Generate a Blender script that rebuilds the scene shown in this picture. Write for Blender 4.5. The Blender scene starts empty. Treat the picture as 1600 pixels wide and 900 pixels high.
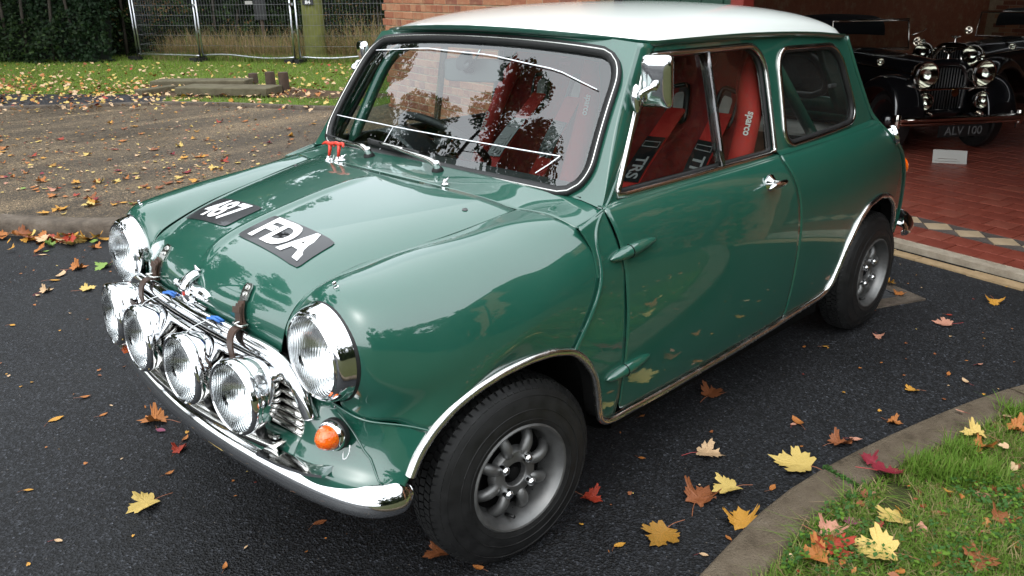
import bpy, bmesh, math, random
import numpy as np
from mathutils import Vector, Matrix

rng = np.random.default_rng(7)
random.seed(7)
scene = bpy.context.scene
COL = scene.collection
pi = math.pi
rad = math.radians

# ------------------------------------------------------------------ camera
CAM_POS = np.array([1.2145, 1.8934, 1.3799])
CAM_AZ, CAM_EL, CAM_ROLL, CAM_F = 3.94278874, -0.354135703, -0.0181385322, 1293.187


def cam_axes():
    az, el, ro = CAM_AZ, CAM_EL, CAM_ROLL
    f = np.array([math.cos(el) * math.cos(az), math.cos(el) * math.sin(az), math.sin(el)])
    r = np.cross(f, [0, 0, 1.0]); r /= np.linalg.norm(r)
    u = np.cross(r, f)
    c, s = math.cos(ro), math.sin(ro)
    return c * r + s * u, -s * r + c * u, f


cr, cu, cf = cam_axes()
cam_data = bpy.data.cameras.new('camera')
cam = bpy.data.objects.new('camera', cam_data)
COL.objects.link(cam)
cam.matrix_world = Matrix(((cr[0], cu[0], -cf[0], CAM_POS[0]), (cr[1], cu[1], -cf[1], CAM_POS[1]),
                           (cr[2], cu[2], -cf[2], CAM_POS[2]), (0, 0, 0, 1)))
cam_data.sensor_width = 36
cam_data.lens = CAM_F / 1600 * 36
cam_data.clip_start = 0.05
cam_data.clip_end = 800
scene.camera = cam

# ------------------------------------------------------------------ sky and sun: an even overcast day
SUN_EL, SUN_AZ = 52, 20          # direction the light comes from, azimuth from +x
world = bpy.data.worlds.new('World')
scene.world = world
world.use_nodes = True
wn = world.node_tree
bg = wn.nodes['Background']
sky = wn.nodes.new('ShaderNodeTexSky')
sky.sky_type = 'NISHITA'
sky.sun_disc = False
sky.sun_elevation = rad(SUN_EL)
sky.sun_rotation = rad(90 - SUN_AZ)
sky.air_density = 1.0
sky.dust_density = 4.0
hsv = wn.nodes.new('ShaderNodeHueSaturation')
hsv.inputs['Saturation'].default_value = 0.18     # a closed cloud cover carries little blue
hsv.inputs['Value'].default_value = 1.0
wn.links.new(sky.outputs[0], hsv.inputs['Color'])
cloud = wn.nodes.new('ShaderNodeMix')             # thin overcast evens the sky out
cloud.data_type = 'RGBA'
cloud.inputs[0].default_value = 0.7
cloud.inputs[7].default_value = (6.1, 6.6, 7.0, 1)
wn.links.new(hsv.outputs[0], cloud.inputs[6])
wn.links.new(cloud.outputs[2], bg.inputs['Color'])
bg.inputs['Strength'].default_value = 0.15

sun_data = bpy.data.lights.new('sun', 'SUN')
sun_data.energy = 0.5
sun_data.angle = rad(170)
sun_data.color = (1.0, 0.98, 0.95)
sun = bpy.data.objects.new('sun', sun_data)
COL.objects.link(sun)
sd = Vector((math.cos(rad(SUN_EL)) * math.cos(rad(SUN_AZ)), math.cos(rad(SUN_EL)) * math.sin(rad(SUN_AZ)), math.sin(rad(SUN_EL))))
sun.rotation_euler = sd.to_track_quat('Z', 'Y').to_euler()
sun.location = (6, 4, 12)

scene.view_settings.view_transform = 'Standard'
scene.view_settings.look = 'None'
scene.view_settings.gamma = 1
scene.view_settings.exposure = 1.42
scene.view_settings.use_curve_mapping = False
scene.cycles.max_bounces = 8
scene.cycles.glossy_bounces = 5
scene.cycles.transparent_max_bounces = 24
scene.cycles.use_denoising = True
scene.cycles.caustics_reflective = False
scene.cycles.caustics_refractive = False


# ------------------------------------------------------------------ materials
def srgb(r, g, b):
    f = lambda c: c / 12.92 if c <= 0.04045 else ((c + 0.055) / 1.055) ** 2.4
    return (f(r / 255), f(g / 255), f(b / 255), 1)


MATS = {}


def new_mat(name):
    m = bpy.data.materials.new(name)
    m.use_nodes = True
    MATS[name] = m
    return m, m.node_tree, m.node_tree.nodes['Principled BSDF']


def noise(nt, scale, detail=4, rough=0.6, coord='Object', dist=0.0, vec=None):
    n = nt.nodes.new('ShaderNodeTexNoise')
    n.inputs['Scale'].default_value = scale
    n.inputs['Detail'].default_value = detail
    n.inputs['Roughness'].default_value = rough
    n.inputs['Distortion'].default_value = dist
    if vec is None:
        tc = nt.nodes.new('ShaderNodeTexCoord')
        nt.links.new(tc.outputs[coord], n.inputs['Vector'])
    else:
        nt.links.new(vec, n.inputs['Vector'])
    return n


def ramp(nt, src, stops, interp='LINEAR'):
    r = nt.nodes.new('ShaderNodeValToRGB')
    r.color_ramp.interpolation = interp
    els = r.color_ramp.elements
    while len(els) < len(stops):
        els.new(0.5)
    for e, (p, c) in zip(els, stops):
        e.position = p
        e.color = c if len(c) == 4 else (*c, 1)
    nt.links.new(src, r.inputs['Fac'])
    return r


def mixc(nt, fac, a, b, mode='MIX'):
    m = nt.nodes.new('ShaderNodeMix')
    m.data_type = 'RGBA'
    m.blend_type = mode
    for sock, v in ((m.inputs[0], fac), (m.inputs[6], a), (m.inputs[7], b)):
        if hasattr(v, 'is_linked') or hasattr(v, 'links'):
            nt.links.new(v, sock)
        elif isinstance(v, (int, float)):
            sock.default_value = v
        else:
            sock.default_value = v if len(v) == 4 else (*v, 1)
    return m.outputs[2]


def bump(nt, bs, height, strength=0.3, dist=0.01, prev=None):
    b = nt.nodes.new('ShaderNodeBump')
    b.inputs['Strength'].default_value = strength
    b.inputs['Distance'].default_value = dist
    nt.links.new(height, b.inputs['Height'])
    if prev is not None:
        nt.links.new(prev, b.inputs['Normal'])
    if bs is not None:
        nt.links.new(b.outputs[0], bs.inputs['Normal'])
    return b.outputs[0]


def plain(name, col, rough=0.5, metal=0.0, spec=0.5, coat=0.0, var=0.0, vscale=20, bmp=0.0, bscale=80, coat_rough=0.03):
    m, nt, bs = new_mat(name)
    col = col if len(col) == 4 else (*col, 1)
    bs.inputs['Base Color'].default_value = col
    bs.inputs['Roughness'].default_value = rough
    bs.inputs['Metallic'].default_value = metal
    bs.inputs['Specular IOR Level'].default_value = spec
    bs.inputs['Coat Weight'].default_value = coat
    bs.inputs['Coat Roughness'].default_value = coat_rough
    if var:
        n = noise(nt, vscale, 5)
        a = tuple(c * (1 - var) for c in col[:3]); b = tuple(min(1, c * (1 + var)) for c in col[:3])
        r = ramp(nt, n.outputs[0], [(0.3, a), (0.7, b)])
        nt.links.new(r.outputs[0], bs.inputs['Base Color'])
        rr = ramp(nt, n.outputs[0], [(0.3, (rough * 0.8,) * 3), (0.7, (min(1, rough * 1.2),) * 3)])
        nt.links.new(rr.outputs[0], bs.inputs['Roughness'])
    if bmp:
        n2 = noise(nt, bscale, 4)
        bump(nt, bs, n2.outputs[0], bmp, 0.004)
    return m


# car paint: deep green with a clear coat, faint dust and swirl variation in its gloss
def paint(name, col, dust=0.06):
    m, nt, bs = new_mat(name)
    n = noise(nt, 3.0, 6, 0.65)
    c = mixc(nt, ramp(nt, n.outputs[0], [(0.35, (0, 0, 0)), (0.75, (dust,) * 3)]).outputs[0], col, (0.30, 0.30, 0.26, 1))
    nt.links.new(c, bs.inputs['Base Color'])
    bs.inputs['Roughness'].default_value = 0.32
    bs.inputs['Specular IOR Level'].default_value = 0.15
    bs.inputs['Coat Weight'].default_value = 1.0
    bs.inputs['Coat IOR'].default_value = 1.85
    r = ramp(nt, noise(nt, 9, 5).outputs[0], [(0.3, (0.006,) * 3), (0.8, (0.035,) * 3)])
    nt.links.new(r.outputs[0], bs.inputs['Coat Roughness'])
    w = noise(nt, 6, 2)
    nb = bump(nt, None, w.outputs[0], 0.05, 0.004)
    nt.links.new(nb, bs.inputs['Coat Normal'])
    return m


paint('green_paint', (0.0110, 0.079, 0.0535, 1), 0.03)
paint('white_paint', (0.76, 0.80, 0.76, 1), 0.03)


def chrome_mat(name, col=(0.78, 0.79, 0.80), r0=0.03, r1=0.16):
    m, nt, bs = new_mat(name)
    bs.inputs['Base Color'].default_value = (*col, 1)
    bs.inputs['Metallic'].default_value = 1
    n = noise(nt, 14, 6, 0.7)
    nt.links.new(ramp(nt, n.outputs[0], [(0.35, (r0,) * 3), (0.8, (r1,) * 3)]).outputs[0], bs.inputs['Roughness'])
    bump(nt, bs, noise(nt, 40, 3).outputs[0], 0.03, 0.002)
    return m


chrome_mat('chrome')
chrome_mat('worn_chrome', (0.62, 0.61, 0.58), 0.10, 0.32)
chrome_mat('trim_alloy', (0.80, 0.80, 0.78), 0.14, 0.40)
chrome_mat('brass', (0.62, 0.42, 0.20), 0.12, 0.35)
chrome_mat('galvanised', (0.50, 0.52, 0.54), 0.25, 0.5)
chrome_mat('warm_chrome', (0.70, 0.66, 0.60), 0.05, 0.2)
plain('black_rubber', (0.011, 0.011, 0.011), 0.52, spec=0.4, var=0.25, vscale=30)
plain('black_plastic', (0.012, 0.012, 0.013), 0.35)
plain('underside_black', (0.006, 0.006, 0.006), 0.9, spec=0.1)
plain('cabin_dark', (0.015, 0.016, 0.016), 0.8, var=0.3)
plain('alloy', (0.17, 0.17, 0.167), 0.46, metal=0.75, var=0.2, vscale=25)
plain('alloy_dark', (0.10, 0.10, 0.10), 0.5, metal=0.7, var=0.2)
plain('sticker_black', (0.012, 0.012, 0.014), 0.35, coat=0.3)
plain('sticker_white', (0.85, 0.85, 0.85), 0.35, coat=0.3)
plain('leather_brown', (0.05, 0.025, 0.015), 0.55, var=0.35, vscale=40, bmp=0.3)
plain('blue_tape', (0.03, 0.15, 0.50), 0.4)
plain('cable_tie_white', (0.72, 0.74, 0.74), 0.4)
plain('red_plastic', (0.60, 0.035, 0.015), 0.35)
plain('seat_red', (0.17, 0.009, 0.008), 0.85, var=0.25, vscale=60, bmp=0.3, bscale=400)
plain('seat_red_bright', (0.33, 0.014, 0.010), 0.8, var=0.15, vscale=60, bmp=0.3, bscale=400)
plain('belt_red', (0.40, 0.016, 0.012), 0.75, bmp=0.3, bscale=600)
plain('patch_grey', (0.28, 0.28, 0.28), 0.7)
plain('embroidery_white', (0.55, 0.54, 0.52), 0.8)
plain('embroidery_red', (0.36, 0.05, 0.05), 0.8)
plain('mirror_back', (0.05, 0.055, 0.05), 0.35)
plain('parcel_grey', (0.30, 0.29, 0.27), 0.8, var=0.2)
plain('window_tape', (0.80, 0.82, 0.84), 0.4)
plain('black_paint', (0.004, 0.004, 0.005), 0.25, coat=1.0)
plain('dark_cloth', (0.006, 0.007, 0.010), 0.9)
plain('plate_black', (0.008, 0.008, 0.008), 0.4)
plain('plate_silver', (0.09, 0.09, 0.09), 0.5)
plain('card_white', (0.36, 0.355, 0.33), 0.6)
plain('card_ink', (0.22, 0.19, 0.17), 0.7)
plain('post_wood', (0.06, 0.038, 0.025), 0.9, var=0.4, vscale=15, bmp=0.6, bscale=40)
plain('bag_plastic', (0.70, 0.71, 0.72), 0.35, bmp=0.5, bscale=30)
plain('iron', (0.10, 0.105, 0.11), 0.55, metal=0.5, var=0.3, vscale=30, bmp=0.5, bscale=120)
plain('olive_post', (0.13, 0.135, 0.035), 0.8, var=0.3, vscale=6, bmp=0.4, bscale=25)
plain('beam_green', (0.012, 0.045, 0.028), 0.5)
plain('beam_red', (0.20, 0.025, 0.018), 0.5)
plain('ceiling_board', (0.05, 0.035, 0.028), 0.9, var=0.3)
plain('bark', (0.035, 0.028, 0.020), 0.95, var=0.4, vscale=12, bmp=0.8, bscale=18)


def glass_mat(name, tint=(0.9, 0.95, 0.93), transp=0.9, rough=0.0, ior=1.45):
    # thin pane: see-through with a Fresnel mirror on top
    m = bpy.data.materials.new(name); m.use_nodes = True; MATS[name] = m
    nt = m.node_tree; nt.nodes.clear()
    out = nt.nodes.new('ShaderNodeOutputMaterial')
    tr = nt.nodes.new('ShaderNodeBsdfTransparent'); tr.inputs[0].default_value = (*[t * transp for t in tint], 1)
    gl = nt.nodes.new('ShaderNodeBsdfGlossy'); gl.inputs['Roughness'].default_value = rough
    lw = nt.nodes.new('ShaderNodeLayerWeight'); lw.inputs['Blend'].default_value = 0.5
    p5 = nt.nodes.new('ShaderNodeMath'); p5.operation = 'POWER'; p5.inputs[1].default_value = 5.0
    nt.links.new(lw.outputs['Facing'], p5.inputs[0])
    f0 = ((ior - 1) / (ior + 1)) ** 2 * 2            # both faces of the pane
    fr = nt.nodes.new('ShaderNodeMath'); fr.operation = 'MULTIPLY_ADD'; fr.inputs[1].default_value = 1 - f0; fr.inputs[2].default_value = f0
    nt.links.new(p5.outputs[0], fr.inputs[0])
    mx = nt.nodes.new('ShaderNodeMixShader')
    nt.links.new(fr.outputs[0], mx.inputs[0]); nt.links.new(tr.outputs[0], mx.inputs[1]); nt.links.new(gl.outputs[0], mx.inputs[2])
    nt.links.new(mx.outputs[0], out.inputs[0])
    return m


glass_mat('glass', (0.86, 0.95, 0.94), 0.90, 0.0, 1.72)
glass_mat('side_glass', (0.88, 0.93, 0.90), 0.86, 0.0, 1.38)


def dusty_glass(name, tint, transp, haze):
    m = glass_mat(name, tint, transp, 0.02, 1.45)
    nt = m.node_tree
    out = nt.nodes['Material Output']; src = out.inputs[0].links[0].from_socket
    df = nt.nodes.new('ShaderNodeBsdfDiffuse'); df.inputs[0].default_value = (0.5, 0.5, 0.47, 1)
    n = noise(nt, 7, 6, 0.7)
    r = ramp(nt, n.outputs[0], [(0.3, (haze * .5,) * 3), (0.75, (haze * 1.6,) * 3)])
    mx = nt.nodes.new('ShaderNodeMixShader')
    nt.links.new(r.outputs[0], mx.inputs[0]); nt.links.new(src, mx.inputs[1]); nt.links.new(df.outputs[0], mx.inputs[2])
    nt.links.new(mx.outputs[0], out.inputs[0])
    return m


dusty_glass('dusty_glass', (0.88, 0.92, 0.90), 0.85, 0.014)
plain('wire_grey', (0.16, 0.165, 0.17), 0.6, metal=0.3)
glass_mat('slider_edge', (0.55, 0.60, 0.58), 0.75, 0.1, 1.7)


def lens_mat(name, col, rough=0.04, flute=260.0):
    # pressed lamp glass with fine vertical flutes
    m, nt, bs = new_mat(name)
    bs.inputs['Base Color'].default_value = (*col, 1)
    bs.inputs['Roughness'].default_value = rough
    bs.inputs['Transmission Weight'].default_value = 1.0
    bs.inputs['IOR'].default_value = 1.33
    tc = nt.nodes.new('ShaderNodeTexCoord')
    w = nt.nodes.new('ShaderNodeTexWave')
    w.bands_direction = 'Y'
    w.inputs['Scale'].default_value = flute / 6.283
    w.inputs['Distortion'].default_value = 0.6
    nt.links.new(tc.outputs['Object'], w.inputs['Vector'])
    bump(nt, bs, w.outputs[0], 0.11, 0.004)
    return m


lens_mat('lamp_lens', (0.93, 0.95, 0.95))
plain('reflector', (0.85, 0.86, 0.87), 0.16, metal=1.0)
m, nt, bs = new_mat('amber_lens')
bs.inputs['Base Color'].default_value = (0.80, 0.13, 0.004, 1)
bs.inputs['Roughness'].default_value = 0.12
bs.inputs['Subsurface Weight'].default_value = 0.4
bs.inputs['Coat Weight'].default_value = 1
tc = nt.nodes.new('ShaderNodeTexCoord')
w = nt.nodes.new('ShaderNodeTexVoronoi'); w.inputs['Scale'].default_value = 160
nt.links.new(tc.outputs['Object'], w.inputs['Vector'])
bump(nt, bs, w.outputs['Distance'], 0.5, 0.004)
plain('red_lens', (0.65, 0.03, 0.01), 0.15, coat=1)


# ------------------------------------------------------------------ mesh helpers
def tag(o, label=None, cat=None, group=None, kind=None):
    if label: o['label'] = label
    if cat: o['category'] = cat
    if group: o['group'] = group
    if kind: o['kind'] = kind
    return o


def empty(name, loc=(0, 0, 0), rz=0.0, label=None, cat=None, group=None, kind=None, parent=None):
    e = bpy.data.objects.new(name, None)
    COL.objects.link(e)
    e.location = loc
    e.rotation_euler = (0, 0, rz)
    e.empty_display_size = 0.1
    if parent is not None: e.parent = parent
    return tag(e, label, cat, group, kind)


def mesh(name, V, F, smooth=True, mats=None, mi=None):
    me = bpy.data.meshes.new(name)
    if isinstance(V, np.ndarray): V = V.reshape(-1, 3).tolist()
    me.from_pydata(V, [], F if isinstance(F, list) else F.tolist())
    if mats:
        for mname in mats: me.materials.append(MATS[mname])
    if mi is not None:
        me.polygons.foreach_set('material_index', np.asarray(mi, dtype=np.int32))
    me.polygons.foreach_set('use_smooth', np.full(len(me.polygons), smooth))
    me.update()
    return me


def obj(name, me, parent=None, loc=None, rot=None, solid=None, offset=-1.0, sharp=None):
    o = bpy.data.objects.new(name, me)
    COL.objects.link(o)
    if loc is not None: o.location = loc
    if rot is not None: o.rotation_euler = rot
    if parent is not None: o.parent = parent
    if solid:
        md = o.modifiers.new('thickness', 'SOLIDIFY'); md.thickness = solid; md.offset = offset
    if sharp:
        me.set_sharp_from_angle(angle=rad(sharp))
    return o


def add(name, V, F, mat, parent=None, smooth=True, solid=None, sharp=None, offset=-1.0, loc=None, rot=None):
    return obj(name, mesh(name, V, F, smooth, [mat]), parent, loc, rot, solid, offset, sharp)


def grid_faces(nu, nv, wrap_u=False, wrap_v=False, off=0, flip=False):
    F = []
    for i in range(nu if wrap_u else nu - 1):
        for j in range(nv if wrap_v else nv - 1):
            a, b = i * nv + j, ((i + 1) % nu) * nv + j
            c, d = ((i + 1) % nu) * nv + (j + 1) % nv, i * nv + (j + 1) % nv
            q = [a + off, b + off, c + off, d + off]
            F.append(q[::-1] if flip else q)
    return F


def spline_matrix(n, m):
    """m x n matrix: natural cubic spline through n uniform knots, sampled m times"""
    A = np.zeros((n, n)); B = np.zeros((n, n))
    A[0, 0] = A[-1, -1] = 1
    for i in range(1, n - 1):
        A[i, i - 1], A[i, i], A[i, i + 1] = 1, 4, 1
        B[i, i - 1], B[i, i], B[i, i + 1] = 6, -12, 6
    M = np.linalg.solve(A, B)
    S = np.zeros((m, n))
    for k, t in enumerate(np.linspace(0, n - 1, m)):
        i = min(int(t), n - 2); s = t - i
        e0 = np.zeros(n); e0[i] = 1; e1 = np.zeros(n); e1[i + 1] = 1
        S[k] = (1 - s) * e0 + s * e1 + ((1 - s) ** 3 - (1 - s)) / 6 * M[i] + (s ** 3 - s) / 6 * M[i + 1]
    return S


def surf(P, mu, mv):
    P = np.array(P, float)
    Q = np.einsum('ai,ijk->ajk', spline_matrix(P.shape[0], mu), P)
    return np.einsum('bj,ajk->abk', spline_matrix(P.shape[1], mv), Q)


def curve(P, m):
    P = np.array(P, float)
    return spline_matrix(len(P), m) @ P


def resample(P, m):
    P = np.array(P, float)
    d = np.concatenate([[0], np.cumsum(np.linalg.norm(np.diff(P, axis=0), axis=1))])
    t = np.linspace(0, d[-1], m)
    return np.stack([np.interp(t, d, P[:, k]) for k in range(P.shape[1])], 1)


def mirror(V):
    V = np.array(V, float).copy(); V[..., 1] *= -1
    return V


def frames(path, closed=False, up=(0, 0, 1)):
    P = np.array(path, float)
    T = (np.roll(P, -1, 0) - np.roll(P, 1, 0)) if closed else np.gradient(P, axis=0)
    T /= np.linalg.norm(T, axis=1)[:, None] + 1e-12
    n = np.cross(T[0], up)
    if np.linalg.norm(n) < 1e-3: n = np.cross(T[0], (1, 0, 0))
    n /= np.linalg.norm(n)
    N = [n]
    for i in range(1, len(P)):
        n = N[-1] - T[i] * (N[-1] @ T[i]); n /= np.linalg.norm(n) + 1e-12
        N.append(n)
    N = np.array(N)
    return P, T, N, np.cross(T, N)


def tube_geo(path, r, n=8, closed=False, prof=None, up=(0, 0, 1), caps=True, off=0):
    """sweep a circle (or a closed profile of (a,b) offsets) along a path"""
    P, T, N, B = frames(path, closed, up)
    k = len(P)
    r = np.broadcast_to(np.asarray(r, float), (k,))
    if prof is None:
        a = np.linspace(0, 2 * pi, n, endpoint=False)
        prof = np.stack([np.cos(a), np.sin(a)], 1)
    else:
        prof = np.array(prof, float); n = len(prof)
    V = P[:, None] + r[:, None, None] * (prof[None, :, 0, None] * N[:, None] + prof[None, :, 1, None] * B[:, None])
    F = grid_faces(k, n, wrap_u=closed, wrap_v=True, off=off)
    if caps and not closed:
        F.append([off + j for j in range(n)]); F.append([off + (k - 1) * n + j for j in range(n)][::-1])
    return V.reshape(-1, 3), F


def tube(name, path, r, mat, parent=None, n=8, closed=False, prof=None, up=(0, 0, 1), sharp=None):
    V, F = tube_geo(path, r, n, closed, prof, up)
    return add(name, V, F, mat, parent, sharp=sharp)


def basis(axis, up=(0, 0, 1)):
    a = np.array(axis, float); a /= np.linalg.norm(a)
    s = np.cross(up, a)
    if np.linalg.norm(s) < 1e-3: s = np.cross((1, 0, 0), a)
    s /= np.linalg.norm(s)
    return a, s, np.cross(a, s)


def lathe_geo(prof, origin, axis, n=32, off=0, close=False):
    """prof: list of (radius, height along axis)"""
    a, s, t = basis(axis)
    ang = np.linspace(0, 2 * pi, n, endpoint=False)
    V = []
    for r, h in prof:
        V.append(np.array(origin) + a * h + r * (np.cos(ang)[:, None] * s + np.sin(ang)[:, None] * t))
    V = np.array(V)
    F = grid_faces(len(prof), n, wrap_u=close, wrap_v=True, off=off, flip=True)
    return V.reshape(-1, 3), F


def lathe(name, prof, origin, axis, mat, parent=None, n=32, sharp=35, close=False):
    V, F = lathe_geo(prof, origin, axis, n, close=close)
    return add(name, V, F, mat, parent, sharp=sharp)


def merge(parts):
    V, F, k = [], [], 0
    for v, f in parts:
        v = np.asarray(v, float).reshape(-1, 3)
        V.append(v); F += [[i + k for i in q] for q in f]; k += len(v)
    return np.concatenate(V), F


def box_geo(c, size, rot=None):
    h = np.array(size, float) / 2
    V = np.array([[x, y, z] for x in (-1, 1) for y in (-1, 1) for z in (-1, 1)], float) * h
    if rot is not None: V = V @ np.array(rot).T
    F = [[0, 1, 3, 2], [4, 6, 7, 5], [0, 4, 5, 1], [2, 3, 7, 6], [0, 2, 6, 4], [1, 5, 7, 3]]
    return V + np.array(c, float), F


def box(name, c, size, mat, parent=None, rot=None, bevel=0.0, segs=2):
    V, F = box_geo((0, 0, 0), size, rot)
    me = mesh(name, V, F, True, [mat])
    o = obj(name, me, parent, loc=tuple(c))
    if bevel:
        md = o.modifiers.new('edge', 'BEVEL'); md.width = bevel; md.segments = segs; md.limit_method = 'ANGLE'
    me.set_sharp_from_angle(angle=rad(35))
    return o


def rotz(a):
    c, s = math.cos(a), math.sin(a)
    return np.array([[c, -s, 0], [s, c, 0], [0, 0, 1]])


def rounded_loop(C, R, n):
    """closed polygon C (k corners) with corner radii R; n samples per side, sample k*n starts mid-corner k"""
    C = np.array(C, float); k = len(C); pts = []
    out = []
    for i in range(k):
        p, q, r = C[i - 1], C[i], C[(i + 1) % k]
        d0 = (p - q) / np.linalg.norm(p - q); d1 = (r - q) / np.linalg.norm(r - q)
        a, b = q + d0 * R[i], q + d1 * R[i]
        t = np.linspace(0, 1, 13)[:, None]
        w = 0.75
        arc = ((1 - t) ** 2 * a + 2 * w * t * (1 - t) * q + t ** 2 * b) / ((1 - t) ** 2 + 2 * w * t * (1 - t) + t ** 2)
        out.append(arc)
    for i in range(k):
        seg = np.concatenate([out[i][6:], out[(i + 1) % k][:7]])
        pts.append(resample(seg, n + 1)[:-1])
    return np.concatenate(pts)


def text_obj(name, body, size, M, mat, parent=None, extrude=0.0004, shear=0.0, bold=0.0, align='CENTER', sx=1.0):
    cu = bpy.data.curves.new(name, 'FONT')
    cu.body = body; cu.size = size; cu.extrude = extrude; cu.shear = shear; cu.offset = bold
    cu.align_x = align; cu.align_y = 'CENTER'
    cu.resolution_u = 4
    tmp = bpy.data.objects.new(name, cu)
    COL.objects.link(tmp)
    dg = bpy.context.evaluated_depsgraph_get()
    me = bpy.data.meshes.new_from_object(tmp.evaluated_get(dg))
    bpy.data.objects.remove(tmp); bpy.data.curves.remove(cu)
    me.name = name
    for v in me.vertices: v.co.x *= sx
    me.materials.clear(); me.materials.append(MATS[mat])
    o = bpy.data.objects.new(name, me); COL.objects.link(o)
    if M is not None: o.matrix_world = M
    if parent is not None: o.parent = parent
    return o


def frame_matrix(o, x, z):
    """matrix with local x along x, local z along z"""
    x = Vector(x).normalized(); z = Vector(z).normalized()
    y = z.cross(x).normalized(); x = y.cross(z)
    return Matrix(((x.x, y.x, z.x, o[0]), (x.y, y.y, z.y, o[1]), (x.z, y.z, z.z, o[2]), (0, 0, 0, 1)))


def copy_tree(o, parent=None):
    c = o.copy(); COL.objects.link(c); c.parent = parent
    for ch in list(o.children): copy_tree(ch, c)
    return c
# ================================================================== ground materials
def asphalt_mat(name, c0, c1, speck, rough=(0.45, 0.75), streak=None):
    m, nt, bs = new_mat(name)
    tc = nt.nodes.new('ShaderNodeTexCoord')
    big = noise(nt, 0.7, 5, 0.6)
    fine = nt.nodes.new('ShaderNodeTexVoronoi'); fine.inputs['Scale'].default_value = 165
    nt.links.new(tc.outputs['Object'], fine.inputs['Vector'])
    med = noise(nt, 45, 5, 0.7)
    c = mixc(nt, ramp(nt, big.outputs[0], [(0.3, (0, 0, 0)), (0.7, (1, 1, 1))]).outputs[0], c0, c1)
    if streak:
        mp = nt.nodes.new('ShaderNodeMapping'); mp.inputs['Rotation'].default_value = (0, 0, rad(-50)); mp.inputs['Scale'].default_value = (0.35, 1.6, 1)
        nt.links.new(tc.outputs['Object'], mp.inputs['Vector'])
        sn = noise(nt, 1.1, 5, 0.6, vec=mp.outputs[0])
        c = mixc(nt, ramp(nt, sn.outputs[0], [(0.42, (0, 0, 0)), (0.66, (1, 1, 1))]).outputs[0], c, streak)
    # pale aggregate showing here and there, one colour per stone
    st = ramp(nt, fine.outputs['Color'], [(0.0, (0.05,) * 3), (0.5, (0.5,) * 3), (0.85, (2.0,) * 3), (1.0, (7.0,) * 3)])
    c = mixc(nt, 1.0, c, st.outputs[0], 'MULTIPLY')
    sp = nt.nodes.new('ShaderNodeTexVoronoi'); sp.inputs['Scale'].default_value = 38
    nt.links.new(tc.outputs['Object'], sp.inputs['Vector'])
    k = ramp(nt, sp.outputs['Distance'], [(0.0, (1, 1, 1)), (0.055, (1, 1, 1)), (0.07, (0, 0, 0))])
    c = mixc(nt, k.outputs[0], c, speck)
    nt.links.new(c, bs.inputs['Base Color'])
    nt.links.new(ramp(nt, big.outputs[0], [(0.35, (rough[0],) * 3), (0.65, (rough[1],) * 3)]).outputs[0], bs.inputs['Roughness'])
    bs.inputs['Specular IOR Level'].default_value = 0.35
    b1 = bump(nt, None, fine.outputs['Distance'], 0.8, 0.004)
    bump(nt, bs, med.outputs[0], 0.25, 0.004, prev=b1)
    return m


asphalt_mat('asphalt', (0.0070, 0.0076, 0.0092), (0.0150, 0.0160, 0.0185), (0.13, 0.11, 0.09), (0.50, 0.88))
asphalt_mat('brown_tarmac', (0.064, 0.046, 0.028), (0.094, 0.068, 0.040), (0.26, 0.20, 0.13), (0.34, 0.70), streak=(0.185, 0.132, 0.075))
asphalt_mat('path_asphalt', (0.018, 0.017, 0.020), (0.035, 0.032, 0.036), (0.10, 0.08, 0.07))


def earth_mat(name, stops, scale=6, rough=0.95, b=0.6):
    m, nt, bs = new_mat(name)
    n = noise(nt, scale, 8, 0.7)
    nt.links.new(ramp(nt, n.outputs[0], stops).outputs[0], bs.inputs['Base Color'])
    bs.inputs['Roughness'].default_value = rough
    bs.inputs['Specular IOR Level'].default_value = 0.2
    bump(nt, bs, noise(nt, scale * 12, 5).outputs[0], b, 0.01)
    return m


earth_mat('lawn_soil', [(0.30, (0.055, 0.085, 0.016)), (0.55, (0.085, 0.130, 0.022)), (0.75, (0.120, 0.120, 0.040))], 3)
earth_mat('verge_soil', [(0.30, (0.030, 0.034, 0.012)), (0.6, (0.060, 0.062, 0.022)), (0.8, (0.085, 0.062, 0.035))], 14)
earth_mat('bare_soil', [(0.30, (0.060, 0.038, 0.024)), (0.7, (0.110, 0.070, 0.042))], 7)
earth_mat('kerb_concrete', [(0.28, (0.060, 0.046, 0.030)), (0.45, (0.125, 0.096, 0.066)), (0.6, (0.155, 0.122, 0.086)), (0.76, (0.23, 0.19, 0.145))], 13, 0.85, 1.0)
earth_mat('kerb_grey', [(0.25, (0.050, 0.040, 0.032)), (0.55, (0.13, 0.105, 0.082)), (0.8, (0.21, 0.18, 0.15))], 11, 0.85, 0.8)
earth_mat('slab_concrete', [(0.25, (0.060, 0.050, 0.030)), (0.6, (0.13, 0.115, 0.075)), (0.8, (0.085, 0.095, 0.045))], 5, 0.9, 0.6)
earth_mat('sill_stone', [(0.25, (0.20, 0.16, 0.115)), (0.6, (0.36, 0.31, 0.24)), (0.85, (0.46, 0.40, 0.32))], 12, 0.8, 0.5)
earth_mat('tan_concrete', [(0.25, (0.25, 0.17, 0.09)), (0.7, (0.42, 0.30, 0.17))], 14, 0.85, 0.6)
earth_mat('mortar', [(0.3, (0.30, 0.225, 0.145)), (0.7, (0.46, 0.36, 0.24))], 20, 0.95, 0.6)
earth_mat('grout', [(0.3, (0.10, 0.05, 0.036)), (0.7, (0.19, 0.115, 0.085))], 20, 0.9, 0.4)
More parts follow.
